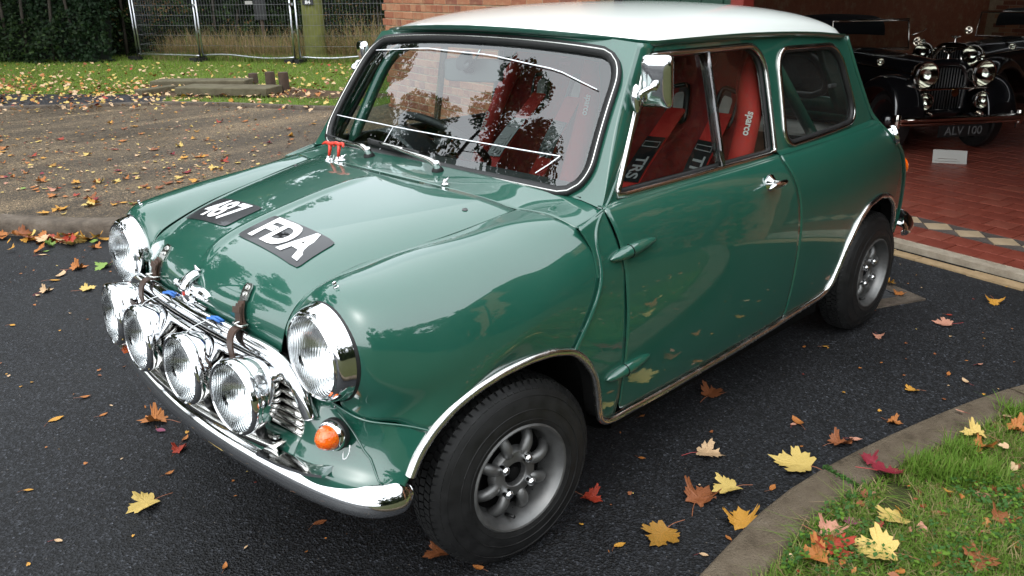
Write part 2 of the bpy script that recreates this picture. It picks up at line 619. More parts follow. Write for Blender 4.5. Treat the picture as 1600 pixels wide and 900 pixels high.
for nm, a, b in (('tile_red', (0.165, 0.036, 0.024), (0.225, 0.056, 0.036)), ('tile_red_dark', (0.150, 0.033, 0.022), (0.205, 0.050, 0.033)), ('tile_red_pale', (0.180, 0.044, 0.029), (0.245, 0.072, 0.048)),
                 ('tile_cream', (0.36, 0.27, 0.17), (0.47, 0.36, 0.24)), ('tile_slate', (0.07, 0.06, 0.055), (0.12, 0.10, 0.09))):
    m_, nt_, bs_ = new_mat(nm)
    n_0 = noise(nt_, 9, 7, 0.7, coord='Object')
    nt_.links.new(ramp(nt_, n_0.outputs[0], [(0.3, a), (0.7, b)]).outputs[0], bs_.inputs['Base Color'])
    nt_.links.new(ramp(nt_, n_0.outputs[0], [(0.3, (.22,) * 3), (0.7, (.5,) * 3)]).outputs[0], bs_.inputs['Roughness'])
    bump(nt_, bs_, noise(nt_, 60, 4).outputs[0], 0.25, 0.003)
for nm, a, b in (('brick_a', (0.22, 0.075, 0.040), (0.34, 0.125, 0.065)), ('brick_b', (0.27, 0.105, 0.055), (0.40, 0.17, 0.085)), ('brick_c', (0.16, 0.055, 0.034), (0.26, 0.095, 0.055)), ('brick_d', (0.32, 0.13, 0.065), (0.42, 0.20, 0.11))):
    m_, nt_, bs_ = new_mat(nm)
    n_0 = noise(nt_, 14, 8, 0.75)
    wear = ramp(nt_, noise(nt_, 5, 7, 0.75).outputs[0], [(0.50, (0, 0, 0)), (0.66, (.75, .75, .75))])
    nt_.links.new(mixc(nt_, wear.outputs[0], ramp(nt_, n_0.outputs[0], [(0.3, a), (0.7, b)]).outputs[0], (0.36, 0.22, 0.125, 1)), bs_.inputs['Base Color'])
    bs_.inputs['Roughness'].default_value = 0.9
    bump(nt_, bs_, noise(nt_, 90, 5).outputs[0], 0.6, 0.004)

# ================================================================== ground sheets
def sheet(name, pts, z, mat, kind='structure', sub=None):
    P = np.array([(x, y, z) for x, y in pts], float)
    o = add(name, P, [list(range(len(P)))], mat, None, smooth=False)
    if o.data.polygons[0].normal.z < 0:
        o.data.flip_normals()
    o['kind'] = kind
    return o


sheet('ground', [(-260, -260), (260, -260), (260, 260), (-260, 260)], 0.0, 'asphalt')
KB = resample(curve([(3.6, -9.2), (1.6, -6.0), (.50, -4.32), (.075, -3.70), (-.165, -3.32), (-.36, -3.12), (-.9, -2.70), (-1.8, -2.30), (-3.05, -2.05), (-3.52, -1.98)], 120), 160)


def offset_line(P, d):
    T = np.gradient(P, axis=0); T /= np.linalg.norm(T, axis=1)[:, None]
    return P + np.stack([T[:, 1], -T[:, 0]], 1) * d


KZ = .098
FD, FN, P0 = np.array([.190, .982]), np.array([-.982, .190]), np.array([-3.255, 0.0])


def FW(a, b, z=0.0):
    p = P0 + FD * a + FN * b
    return np.array([p[0], p[1], z])


kin = offset_line(KB, -.125)
# side test: the raised yard lies away from the car
if kin[80, 1] > KB[80, 1]: kin = offset_line(KB, .125)
yard = [tuple(p) for p in kin] + [tuple(FW(-1.9, .0)[:2]), tuple(FW(-5.95, .0)[:2]), (-4.9, -6.1), (-4.02, -5.85), (-3.62, -6.45), (-3.0, -7.72), (-2.45, -8.32), (-1.4, -9.15), (1.0, -11.2), (4.0, -13.5), (9, -17), (12, -12)]
sheet('yard', yard, KZ - .004, 'brown_tarmac')
sheet('lawn', [(-260, -7.0), (-4.03, -5.80), (-3.60, -6.42), (-2.98, -7.69), (-2.43, -8.29), (-1.38, -9.12), (1.0, -11.15), (4.0, -13.4), (9, -16.9), (260, -150), (260, -255), (-260, -255)], KZ - .010, 'lawn_soil')
# dark path that crosses the grass, and the bare soil round the slabs
sheet('path', [(-1.40, -9.13), (-2.43, -8.31), (-2.78, -8.16), (-3.08, -8.72), (-3.02, -9.25), (-2.6, -9.75), (-1.75, -10.9), (-.3, -12.4), (2.2, -15.3), (1.4, -11.5)], KZ, 'path_asphalt')
sheet('bare_soil', [(-3.05, -8.75), (-3.60, -8.0), (-3.95, -7.6), (-4.3, -7.0), (-4.75, -6.5), (-5.1, -6.6), (-4.75, -7.7), (-4.6, -8.7), (-4.3, -9.7), (-3.5, -10.4), (-3.1, -9.6)], KZ - .003, 'bare_soil')


def kerb_run(name, outer, inner, ztop, zbase, seg, mat, chamfer=.018, gap=.006, tilt=0.0, first=None):
    root = empty(name, (float(outer[0, 0]), float(outer[0, 1]), 0), kind='structure')
    base = np.array(root.location)
    d = np.concatenate([[0], np.cumsum(np.linalg.norm(np.diff(outer, axis=0), axis=1))])
    k = 0
    s0 = 0.0
    while s0 < d[-1] - .05:
        s1 = min(s0 + (first if first and k == 0 else seg), d[-1])
        t = np.linspace(s0 + gap / 2, s1 - gap / 2, 7)
        o = np.stack([np.interp(t, d, outer[:, i]) for i in (0, 1)], 1)
        n = np.stack([np.interp(t, d, inner[:, i]) for i in (0, 1)], 1)
        w = n - o; w /= np.linalg.norm(w, axis=1)[:, None]
        jz = rng.uniform(-.003, .003)
        rows = []
        for (p, z) in ((o, zbase), (o, ztop - chamfer), (o + w * chamfer * .45, ztop - chamfer * .25), (o + w * chamfer, ztop), (n - w * .01, ztop + tilt), (n, ztop - .008 + tilt), (n, zbase)):
            rows.append(np.stack([p[:, 0], p[:, 1], np.full(7, z + (jz if z > zbase else 0))], 1))
        G = np.array(rows)
        V, F = G.reshape(-1, 3) - base, grid_faces(7, 7)
        F = F + [[i * 7 for i in range(7)], [i * 7 + 6 for i in range(7)][::-1]]
        V, F = oriented_(V, F)
        add('kerb_stone', V, F, mat, root, sharp=35)
        s0 = s1; k += 1
    return root


def oriented_(V, F):
    c = V.mean(0); s = 0
    for q in F:
        n = np.cross(V[q[1]] - V[q[0]], V[q[2]] - V[q[0]]); s += n @ (V[q].mean(0) - c)
    return V, (F if s > 0 else [q[::-1] for q in F])


kerb_run('yard_kerb', KB, kin, KZ, -.02, .915, 'kerb_grey', .022)
VK = resample(curve([(1.6, 1.33), (.9, 1.20), (.3, 1.105), (-.16, 1.061), (-.476, 1.036), (-.66, 1.040), (-.842, 1.063), (-1.064, 1.105), (-1.291, 1.158), (-1.511, 1.217), (-1.748, 1.30), (-2.1, 1.46), (-2.5, 1.72), (-2.95, 2.2)], 120), 160)
VK = np.concatenate([VK[-1:], VK[::-1][1:]])
vin = offset_line(VK, .118)
if vin[80, 1] < VK[80, 1]: vin = offset_line(VK, -.118)
dd = np.concatenate([[0], np.cumsum(np.linalg.norm(np.diff(VK, axis=0), axis=1))])
jd = dd[np.argmin(np.hypot(VK[:, 0] + .80, VK[:, 1] - 1.057))]
kerb_run('verge_kerb', VK, vin, .090, -.02, .905, 'kerb_concrete', .014, gap=.012, first=jd % .905)
sheet('verge', [tuple(p) for p in vin[::2]] + [(3, 1.9), (8, 4), (40, 60), (-2.9, 60), (-3.0, 2.3)], .078, 'verge_soil')
LK = resample(curve([(-4.03, -5.80), (-3.60, -6.42), (-2.98, -7.69), (-2.43, -8.29), (-1.38, -9.12), (1.0, -11.15)], 80), 90)
lin = offset_line(LK, .07)
if np.hypot(*(lin[45] - [0, 0])) < np.hypot(*(LK[45] - [0, 0])): lin = offset_line(LK, -.07)
kerb_run('lawn_kerb', LK[:60], lin[:60], KZ + .035, KZ - .03, .915, 'kerb_grey', .012)

# ================================================================== brick building with open garage
bldg = empty('brick_building', tuple(FW(-5.87, 0, 0)), label='red brick garage building with a wide dark doorway behind the car', cat='building')
B0 = FW(-5.87, 0, 0)
ang = math.atan2(FD[1], FD[0])


def b_add(name, V, F, mat, **k):
    return add(name, np.asarray(V, float).reshape(-1, 3) - B0, F, mat, bldg, **k)


# mortar core of the front wall, then the bricks laid in English bond a few mm proud of it
A0, A1 = -5.87, -2.45
WALL_Z0, WALL_Z1 = .06, 3.3


def wall_box(a0, a1, b0, b1, z0, z1):
    P = [FW(a, b, z) for a in (a0, a1) for b in (b0, b1) for z in (z0, z1)]
    V = np.array(P)
    return oriented_(V, [[0, 1, 3, 2], [4, 6, 7, 5], [0, 4, 5, 1], [2, 3, 7, 6], [0, 2, 6, 4], [1, 5, 7, 3]])


V, F = wall_box(A0 + .012, A1 - .012, .0035, .33, 0, WALL_Z1)
wall_core = b_add('wall', V, F, 'mortar', smooth=False)


def brick_mesh(nm, L, H, D, mat):
    b = .004
    ys = (0, b)
    V, F = [], []
    x0, x1, z0, z1 = -L / 2, L / 2, -H / 2, H / 2
    V = [(x0 + b, 0, z0 + b), (x1 - b, 0, z0 + b), (x1 - b, 0, z1 - b), (x0 + b, 0, z1 - b), (x0, b, z0), (x1, b, z0), (x1, b, z1), (x0, b, z1), (x0, D, z0), (x1, D, z0), (x1, D, z1), (x0, D, z1)]
    F = [[0, 1, 2, 3], [0, 4, 5, 1], [1, 5, 6, 2], [2, 6, 7, 3], [3, 7, 4, 0], [4, 8, 9, 5], [5, 9, 10, 6], [6, 10, 11, 7], [7, 11, 8, 4]]
    V = np.array(V) * [1, -1, 1]
    V, F = oriented_(V, F)
    return V, F


BR = ['brick_a', 'brick_b', 'brick_c', 'brick_d']
course = .0755
meshes = {}
for L in (.215, .1025):
    for mn in BR:
        V, F = brick_mesh('brick', L, .0655, .05, mn)
        V = V * [1, -1, 1]
        meshes[(L, mn)] = mesh('brick', V, [q[::-1] for q in F], False, [mn])
cands = []
z = WALL_Z0; ci = 0
while z < WALL_Z1:
    header = ci % 2 == 0
    L = .1025 if header else .215
    a = A0 + (0 if header else 0)
    # every other course starts further out: toothed end of the wall
    proj = -.055 if ci % 2 == 0 else .0
    a = A0 + proj
    while a < A1 - .02:
        cands.append((a + L / 2, z + .0327, L, ci))
        a += L + .010
    z += course; ci += 1
rng_b = np.random.default_rng(3)
near = sorted([c for c in cands if c[1] < 1.42], key=lambda c: -c[0])
single = set(near[:300])
bulk = []
eul = (0, 0, ang)
for c in cands:
    a, zc, L, ci = c
    mn = BR[int(rng_b.choice(4, p=[.38, .27, .2, .15]))]
    out = -rng_b.uniform(0, .004)
    p = FW(a, out, zc) - B0
    # local x along the wall, local +y into the wall
    if c in single:
        o = bpy.data.objects.new('brick', meshes[(L, mn)]); COL.objects.link(o)
        o.parent = bldg; o.location = tuple(p); o.rotation_euler = (0, rng_b.normal(0, .006), ang)
    else:
        me_ = meshes[(L, mn)]
        V = np.array([v.co for v in me_.vertices]) @ rotz(ang).T + p
        bulk.append((V, [list(q.vertices) for q in me_.polygons], BR.index(mn)))
V, F = merge([(v, f) for v, f, m_ in bulk])
mi = np.concatenate([[m_] * len(f) for v, f, m_ in bulk])
o = obj('brickwork', mesh('brickwork', V, F, False, BR, mi), bldg); o['kind'] = 'stuff'

# rest of the shell: return wall, pier beyond the door, side and back walls, roof, lintel
for nm, args, mt in (('return_wall', (A0 + .01, A0 + .33, .33, 12.0, 0, WALL_Z1), 'brick_a'), ('far_wall', (7.0, 7.33, 0, 12.0, 0, WALL_Z1), 'brick_a'),
                     ('lintel', (A1, 1.75, .02, .33, 2.75, WALL_Z1), 'brick_c'), ('garage_ceiling', (A0, 7.3, .02, 5.5, WALL_Z1, WALL_Z1 + .15), 'ceiling_board'), ('garage_ceiling', (A0, 7.3, 5.72, 9.4, WALL_Z1, WALL_Z1 + .15), 'ceiling_board'), ('garage_ceiling', (A0, 7.3, 9.75, 12.0, WALL_Z1, WALL_Z1 + .15), 'ceiling_board'),  # gaps added between the ceiling strips let sky light brighten the garage
                     ('pier', (1.75, 7.0, .0, .33, 0, WALL_Z1), 'brick_b')):
    V, F = wall_box(*args)
    b_add(nm, V, F, mt, smooth=False)
V, F = wall_box(A0 + .33, 7.0, 11.55, 11.9, 0, WALL_Z1)
b_add('back_wall', V, F, 'mortar', smooth=False)
parts_, mi = [], []
z = .03; ci = 0
while z < 2.4:
    a = -5.4 + (.11 if ci % 2 else 0)
    while a < 5.0:
        V, F = wall_box(a, a + .215, 11.535, 11.56, z, z + .0655)
        parts_.append((V[[0, 1, 4, 5]] - B0, [[0, 1, 3, 2]])); mi.append(int(rng_b.choice(4)))
        a += .225
    z += course; ci += 1
V, F = merge(parts_)
o = obj('brickwork', mesh('brickwork', V, F, False, BR, mi), bldg); o['kind'] = 'stuff'
# green sliding door parked inside the jamb, with its red edge post
V, F = wall_box(-2.44, -1.34, .40, .46, .03, 2.6)
door_leaf = b_add('sliding_door', V, F, 'beam_green', smooth=False)
for a in np.arange(-2.40, -1.45, .2):
    V, F = wall_box(a, a + .19, .388, .402, .05, 2.55)
    o = add('board', V - B0, F, 'beam_green', door_leaf, smooth=False)
V, F = wall_box(-1.33, -1.22, .38, .48, .03, 2.7)
b_add('door_post', V, F, 'beam_red', smooth=False)
V, F = wall_box(-2.44, 1.75, .345, .385, 2.62, 2.74)
b_add('door_track', V, F, 'beam_green', smooth=False)

# ---- tiled garage floor
FZ = .030
floor = sheet('garage_floor', [tuple(FW(A1, .03)[:2]), tuple(FW(7, .03)[:2]), tuple(FW(7, 11.6)[:2]), tuple(FW(A0 + .3, 11.6)[:2]), tuple(FW(A0 + .3, .33)[:2]), tuple(FW(A1, .33)[:2])], FZ - .008, 'grout')


def slab_on_wall(name, a0, a1, b0, b1, z0, z1, mat, parent=None):
    V, F = wall_box(a0, a1, b0, b1, z0, z1)
    return add(name, V, F, mat, parent, smooth=False)


thr = empty('threshold', tuple(FW(0, 0, 0)), kind='structure')
T0 = FW(0, 0, 0)
a = A1
while a < 6.9:
    V, F = wall_box(a, min(a + .9, 7.0) - .005, .010, .095, -.02, .036)
    add('sill_stone', V - T0, F, 'sill_stone', thr, smooth=False)
    a += .9
a = A1
while a < 6.9:
    w_ = rng.uniform(.10, .30)
    V, F = wall_box(a, a + w_ - .004, -.075 - rng.uniform(0, .03), -.022, -.02, .006 + rng.uniform(0, .004))
    add('edging_piece', V - T0, F, 'tan_concrete', thr, smooth=False)
    a += w_
V, F = wall_box(A1, 7.0, -.024, .012, -.02, .004)
add('door_channel', V - T0, F, 'underside_black', thr, smooth=False)


def tile_mesh(w, d, mat):
    b = .0035
    V = [(-w / 2, -d / 2, -.01), (w / 2, -d / 2, -.01), (w / 2, d / 2, -.01), (-w / 2, d / 2, -.01),
         (-w / 2, -d / 2, -.002), (w / 2, -d / 2, -.002), (w / 2, d / 2, -.002), (-w / 2, d / 2, -.002),
         (-w / 2 + b, -d / 2 + b, 0), (w / 2 - b, -d / 2 + b, 0), (w / 2 - b, d / 2 - b, 0), (-w / 2 + b, d / 2 - b, 0)]
    F = [[8, 9, 10, 11]]
    for k in range(4):
        j = (k + 1) % 4
        F += [[k, j, 4 + j, 4 + k], [4 + k, 4 + j, 8 + j, 8 + k]]
    return np.array(V), F


TS = .152
TM = ['tile_red', 'tile_red_dark', 'tile_red_pale', 'tile_cream', 'tile_slate']
V_, F_ = tile_mesh(TS - .005, TS - .005, None)
tmesh = {m_: mesh('tile', V_, F_, False, [m_]) for m_ in TM}
rowsb = [.095 + TS * (i + .5) for i in range(2)]
b_start = .095 + 2 * TS
# border of diamonds between the second and third row
D = .184
bm_c = b_start + D / 2 + .004
singles, bulk = [], []


def place_tile(a, b, z, me_, mname, yaw):
    p = FW(a, b, z)
    singles.append((np.hypot(p[0] - CAM_POS[0], p[1] - CAM_POS[1]), p, me_, mname, yaw))


hd = D / 2
dia = np.array([(0, -hd + .003, 0), (hd - .003, 0, 0), (0, hd - .003, 0), (-hd + .003, 0, 0), (0, -hd + .003, -.01), (hd - .003, 0, -.01), (0, hd - .003, -.01), (-hd + .003, 0, -.01)])
dF = [[0, 1, 2, 3]] + [[k, 4 + k, 4 + (k + 1) % 4, (k + 1) % 4] for k in range(4)]
dia_me = mesh('diamond_tile', dia, dF, False, ['tile_cream'])
tri_ = []
for sg in (1, -1):
    t = np.array([(-hd + .003, sg * hd, 0), (hd - .003, sg * hd, 0), (0, sg * .004, 0), (-hd + .003, sg * hd, -.01), (hd - .003, sg * hd, -.01), (0, sg * .004, -.01)])
    f = [[0, 1, 2]] if sg < 0 else [[0, 2, 1]]
    tri_.append(mesh('triangle_tile', t, f + [[0, 1, 4, 3], [1, 2, 5, 4], [2, 0, 3, 5]], False, ['tile_slate']))
a = -1.6
while a < 3.2:
    place_tile(a, bm_c, FZ, dia_me, 'tile_cream', 0)
    for t in tri_: place_tile(a + hd, bm_c, FZ, t, 'tile_slate', 0)
    a += D
bs_rows = rowsb + [b_start + D + .008 + TS * (i + .5) for i in range(34)]
for i, b in enumerate(bs_rows):
    a = -2.3 - b * .1 + (i % 2) * TS / 2
    while a < 3.4 + b * .6:
        mn = TM[int(rng.choice(3, p=[.5, .28, .22]))]
        place_tile(a, b, FZ + rng.uniform(-.001, .001), tmesh[mn], mn, rng.normal(0, .006))
        a += TS
R_ = np.stack([cr, cu, cf])


def in_view(p, mx=0.0):
    q = R_ @ (np.asarray(p) - CAM_POS)
    if q[2] < .1: return False
    u, v = 800 + CAM_F * q[0] / q[2], 450 - CAM_F * q[1] / q[2]
    return -mx < u < 1600 + mx and -mx < v < 900 + mx and u > 1375


singles.sort(key=lambda t: (not in_view(t[1]), t[0]))
n_single = {'tile': 0, 'diamond_tile': 0, 'triangle_tile': 0}
for dist, p, me_, mn, yaw in singles:
    nm = me_.name.split('.')[0]
    if n_single[nm] < 290 and in_view(p):
        n_single[nm] += 1
        o = bpy.data.objects.new(nm, me_); COL.objects.link(o)
        o.parent = floor; o.location = tuple(p); o.rotation_euler = (0, 0, ang - 0 + yaw)
    else:
        V = np.array([v.co for v in me_.vertices]) @ rotz(ang + yaw).T + p
        bulk.append((V, [list(q.vertices) for q in me_.polygons], TM.index(mn)))
V, F = merge([(v, f) for v, f, m_ in bulk])
o = obj('tiling', mesh('tiling', V, F, False, TM, np.concatenate([[m_] * len(f) for v, f, m_ in bulk])), floor); o['kind'] = 'stuff'

# ---- inspection cover let into the asphalt by the rear wheel
dc = np.array([-2.475, .445])
cover = empty('drain_cover', (dc[0], dc[1], 0), rz=ang - rad(14), label='square iron inspection cover in concrete surround behind the rear wheel', cat='drain cover')
V, F = merge([box_geo((0, .165, .002), (.50, .09, .012)), box_geo((0, -.165, .002), (.50, .09, .012)), box_geo((.205, 0, .0015), (.09, .24, .012)), box_geo((-.205, 0, .0015), (.09, .24, .012))])
add('surround', V, F, 'kerb_grey', cover, smooth=False)
V, F = merge([box_geo((0, .112, .0035), (.32, .012, .012)), box_geo((0, -.112, .0035), (.32, .012, .012)), box_geo((.154, 0, .0035), (.012, .236, .012)), box_geo((-.154, 0, .0035), (.012, .236, .012))])
add('frame', V, F, 'iron', cover, smooth=False)
V, F = box_geo((0, 0, .0015), (.288, .204, .010)); lid = add('lid', V, F, 'iron', cover, smooth=False)
cover.scale = (.80, .80, 1)
for i in range(5):
    V, F = box_geo((-.11 + i * .055, 0, .0072), (.016, .17, .003)); add('rib', V, F, 'iron', lid, smooth=False)
# ================================================================== the green saloon
car = empty('car', (0, 0, 0), label='small green two door saloon with white roof and four chrome spot lamps', cat='car')
CC = np.array([-0.9, 0.0, 0.6])


def oriented(V, F, c=CC):
    V = np.asarray(V, float).reshape(-1, 3)
    s = 0.0
    for q in F[::max(1, len(F) // 200)]:
        n = np.cross(V[q[1]] - V[q[0]], V[q[2]] - V[q[0]])
        s += n @ (V[q].mean(0) - c)
    return V, (F if s > 0 else [q[::-1] for q in F])


def panel(name, G, mat='green_paint', parent=None, solid=0.003, c=CC, both=False, sharp=None, wrap=False, sub=None):
    """a grid of points as one sheet-metal panel; both=True adds the mirrored panel as its own object"""
    G = np.array(G, float)
    out = []
    for S in ((G, mirror(G)) if both else (G,)):
        V, F = oriented(S, grid_faces(S.shape[0], S.shape[1], wrap_u=wrap), c)
        out.append(add(name, V, F, mat, parent or car, solid=solid, sharp=sharp))
    return out if both else out[0]


# ---- side of the body: half width as a function of x and z
_Wx = np.array([-2.6, -2.35, -2.2, -2.0, -1.75, -1.5, -1.2, -0.8, -0.4, -0.1, 0.3])
_Wy = np.array([0.52, 0.600, 0.638, 0.668, 0.690, 0.700, 0.705, 0.707, 0.706, 0.702, 0.690])
_Dz = np.array([0.24, 0.28, 0.33, 0.40, 0.50, 0.60, 0.70, 0.76, 0.80, 0.83, 0.850, 0.862, 0.872])
_Dv = np.array([0.046, 0.036, 0.024, 0.013, 0.004, 0.000, 0.002, 0.008, 0.017, 0.029, 0.041, 0.050, 0.060])


def smooth_interp(x, X, Y):
    """cubic Hermite through the samples"""
    x = np.asarray(x, float)
    m = np.gradient(Y, X)
    i = np.clip(np.searchsorted(X, x) - 1, 0, len(X) - 2)
    h = X[i + 1] - X[i]; t = np.clip((x - X[i]) / h, 0, 1)
    return ((2 * t ** 3 - 3 * t ** 2 + 1) * Y[i] + (t ** 3 - 2 * t ** 2 + t) * h * m[i]
            + (-2 * t ** 3 + 3 * t ** 2) * Y[i + 1] + (t ** 3 - t ** 2) * h * m[i + 1])


def side_y(x, z):
    return smooth_interp(x, _Wx, _Wy) - smooth_interp(z, _Dz, _Dv)


def green_y(x, z):
    """outer face of the glasshouse"""
    z = np.asarray(z, float); x = np.asarray(x, float)
    t = np.clip((z - 0.865) / 0.345, -0.1, 1.1)
    y = 0.642 - 0.080 * t - 0.010 * t * t + 0.006 * t
    return y - 0.10 * np.clip(-1.30 - x, 0, None) ** 2 - 0.02 * np.clip(x + 0.7, 0, None)


def coons(top, bot, left, right, nu, nv):
    """2-D Coons patch; top/bot run left to right, left/right run bottom to top"""
    top, bot = resample(top, nu), resample(bot, nu)
    left, right = resample(left, nv), resample(right, nv)
    u = np.linspace(0, 1, nu)[:, None, None]; v = np.linspace(0, 1, nv)[None, :, None]
    return ((1 - v) * bot[:, None] + v * top[:, None] + (1 - u) * left[None] + u * right[None]
            - ((1 - u) * (1 - v) * bot[0] + u * (1 - v) * bot[-1] + (1 - u) * v * top[0] + u * v * top[-1]))


def side_panel(name, top, bot, left, right, nu=40, nv=30, fn=side_y, **k):
    Q = coons(top, bot, left, right, nu, nv)
    y = fn(Q[..., 0], Q[..., 1])
    return panel(name, np.stack([Q[..., 0], y, Q[..., 1]], -1), both=True, **k)


BELT = 0.868
# ---- front wheel arch, from the nose round to the sill (x, y, z)
ARCH_F = np.array([(.352, .668, .385), (.338, .672, .415), (.318, .674, .455), (.275, .677, .500), (.220, .683, .538), (.160, .688, .560),
                   (.085, .692, .574), (.0, .694, .577), (-.075, .695, .570), (-.148, .696, .548)])
ARCH_A = np.array([(-.148, .548), (-.190, .508), (-.225, .455), (-.245, .395), (-.258, .345), (-.275, .305), (-.305, .283), (-.345, .278)])
# ---- wings: from the inner seam over the crown to the arch, front (head lamp) to rear
def ring(r, x, cy, cz, angs):
    return [(x, cy + r * math.cos(rad(a)), cz + r * math.sin(rad(a))) for a in angs]


HLC = np.array([.413, .501, .668])
W = [
    ring(.100, .402, .501, .668, (188, 157, 124, 90, 56, 25, -5, -35, -72)),
    [(.420, .366, .672), (.402, .386, .722), (.388, .434, .774), (.380, .503, .794), (.376, .578, .772), (.374, .619, .722), (.374, .630, .657), (.380, .612, .595), (.402, .548, .551)],
    [(.392, .3715, .729), (.366, .392, .762), (.344, .437, .796), (.330, .505, .809), (.324, .586, .788), (.320, .638, .737), (.318, .658, .667), (.330, .652, .600), (.378, .603, .537)],
    [(.335, .376, .765), (.297, .402, .786), (.266, .448, .809), (.250, .512, .819), (.243, .594, .799), (.240, .651, .747), (.240, .677, .678), (.256, .680, .606), (.328, .644, .524)],
    [(.205, .4025, .7985), (.180, .426, .811), (.160, .467, .825), (.150, .524, .830), (.145, .600, .809), (.143, .660, .758), (.143, .688, .692), (.172, .694, .612), (.275, .677, .500)],
    [(.040, .4445, .8205), (.034, .466, .828), (.028, .502, .837), (.024, .544, .838), (.022, .608, .817), (.025, .663, .768), (.032, .694, .703), (.062, .702, .632), (.160, .688, .560)],
    [(-.075, .466, .838), (-.078, .486, .842), (-.080, .517, .8465), (-.082, .553, .846), (-.083, .613, .824), (-.084, .666, .777), (-.080, .697, .716), (-.055, .704, .650), (.0, .694, .577)],
    [(-.178, .4785, .853), (-.182, .512, .856), (-.186, .553, .856), (-.191, .600, .850), (-.203, .646, .833), (-.232, .684, .783), (-.232, .701, .716), (-.195, .7055, .636), (-.148, .696, .548)],
]
WG = surf(W, 60, 60)
wings = panel('front_wing', WG, both=True)

# ---- bonnet, with its raised centre rib
BC = [(.455, .641), (.461, .681), (.446, .722), (.412, .763), (.345, .805), (.203, .8405), (.050, .867), (-.118, .886)]
BS = [(.431, .354, .627), (.422, .3615, .672), (.405, .3665, .712), (.368, .3695, .7465), (.303, .3763, .772), (.203, .3978, .797), (.040, .4395, .8193), (-.175, .4735, .8515)]
ts = np.array([-1, -.93, -.8, -.6, -.35, -.12, .12, .35, .6, .8, .93, 1.0])
rows = []
for (cx, cz), (sx, sy, sz) in zip(BC, BS):
    a = np.abs(ts)
    gx = a ** 2
    gz = .45 * a ** 2 + .55 * a ** 6
    rows.append(np.stack([cx + (sx - cx) * gx, ts * sy, cz + (sz - cz) * gz], -1))
BG = surf(rows, 70, 161)
yy = BG[..., 1]
along = np.linspace(0, 1, 70)[:, None]
rib_w = np.clip((along - .38) / .10, 0, 1) * np.clip((.97 - along) / .05, 0, 1)
BG[..., 2] += .0075 * np.exp(-(np.abs(yy) / .013) ** 2.6) * rib_w
bonnet = panel('bonnet', BG)


def bonnet_at(s, t):
    """point and normal on the bonnet: s along (0 nose, 1 windscreen), t across (-1..1)"""
    n0, n1 = BG.shape[:2]
    i = min(max(s, 0), .999) * (n0 - 1)
    yr = BG[int(i), :, 1]
    j = np.interp(t * yr[-1], yr, np.arange(n1))
    i0, j0 = int(i), min(int(j), n1 - 2); a, b = i - i0, j - j0
    p = (1 - a) * ((1 - b) * BG[i0, j0] + b * BG[i0, j0 + 1]) + a * ((1 - b) * BG[i0 + 1, j0] + b * BG[i0 + 1, j0 + 1])
    n = np.cross(BG[i0 + 1, j0] - BG[i0, j0], BG[i0, j0 + 1] - BG[i0, j0])
    n /= np.linalg.norm(n)
    return p, (n if n[2] > 0 else -n)


def bonnet_xy(x, y):
    d = (BG[..., 0] - x) ** 2 + (BG[..., 1] - y) ** 2
    d[:12] += 10
    i, j = np.unravel_index(np.argmin(d), d.shape)
    i = min(i, BG.shape[0] - 2); j = min(j, BG.shape[1] - 2)
    e1, e2 = BG[i + 1, j] - BG[i, j], BG[i, j + 1] - BG[i, j]
    n = np.cross(e1, e2); n /= np.linalg.norm(n)
    if n[2] < 0: n = -n
    z = BG[i, j, 2] - (n[0] * (x - BG[i, j, 0]) + n[1] * (y - BG[i, j, 1])) / n[2]
    return np.array([x, y, z]), n


# ---- scuttle between bonnet, wings and windscreen
FE = [(-.122, 0, .886), (-.126, .12, .8845), (-.137, .25, .879), (-.153, .36, .8695), (-.168, .43, .860), (-.181, .4785, .853), (-.188, .553, .8555), (-.194, .600, .8495), (-.206, .648, .832)]
BE = [(-.262, 0, .898), (-.262, .12, .897), (-.264, .25, .8945), (-.268, .36, .891), (-.274, .43, .887), (-.284, .50, .882), (-.296, .555, .875), (-.308, .605, .867), (-.322, .645, .858)]
FE, BE = np.array(FE), np.array(BE)
half = [FE, .68 * FE + .32 * BE + [0, 0, -.002], .34 * FE + .66 * BE + [0, 0, -.0025], BE]
full = [np.concatenate([mirror(r[::-1]), r[1:]]) for r in half]
SG = surf(full, 14, 121)
panel('scuttle', SG)

# ---- A panel between the wing and the door
A_TOP = np.array([(-.196, .836), (-.245, .850), (-.292, .862)])
a_left = np.array([(-.148, .548), (-.19, .636), (-.224, .716), (-.220, .783), (-.196, .836)])
DF = np.array([(-.345, .283), (-.345, .36), (-.343, .46), (-.338, .60), (-.328, .70), (-.312, .79), (-.296, .862)])   # door front edge, sill to belt


def a_fn(x, z):
    y = side_y(x, z)
    return np.minimum(y, .703 - np.clip(z - .70, 0, None) ** 1.7 * 1.05)


A_bot = ARCH_A
side_panel('a_panel', A_TOP, A_bot, a_left, DF + [.0015, 0], 22, 40, fn=a_fn)

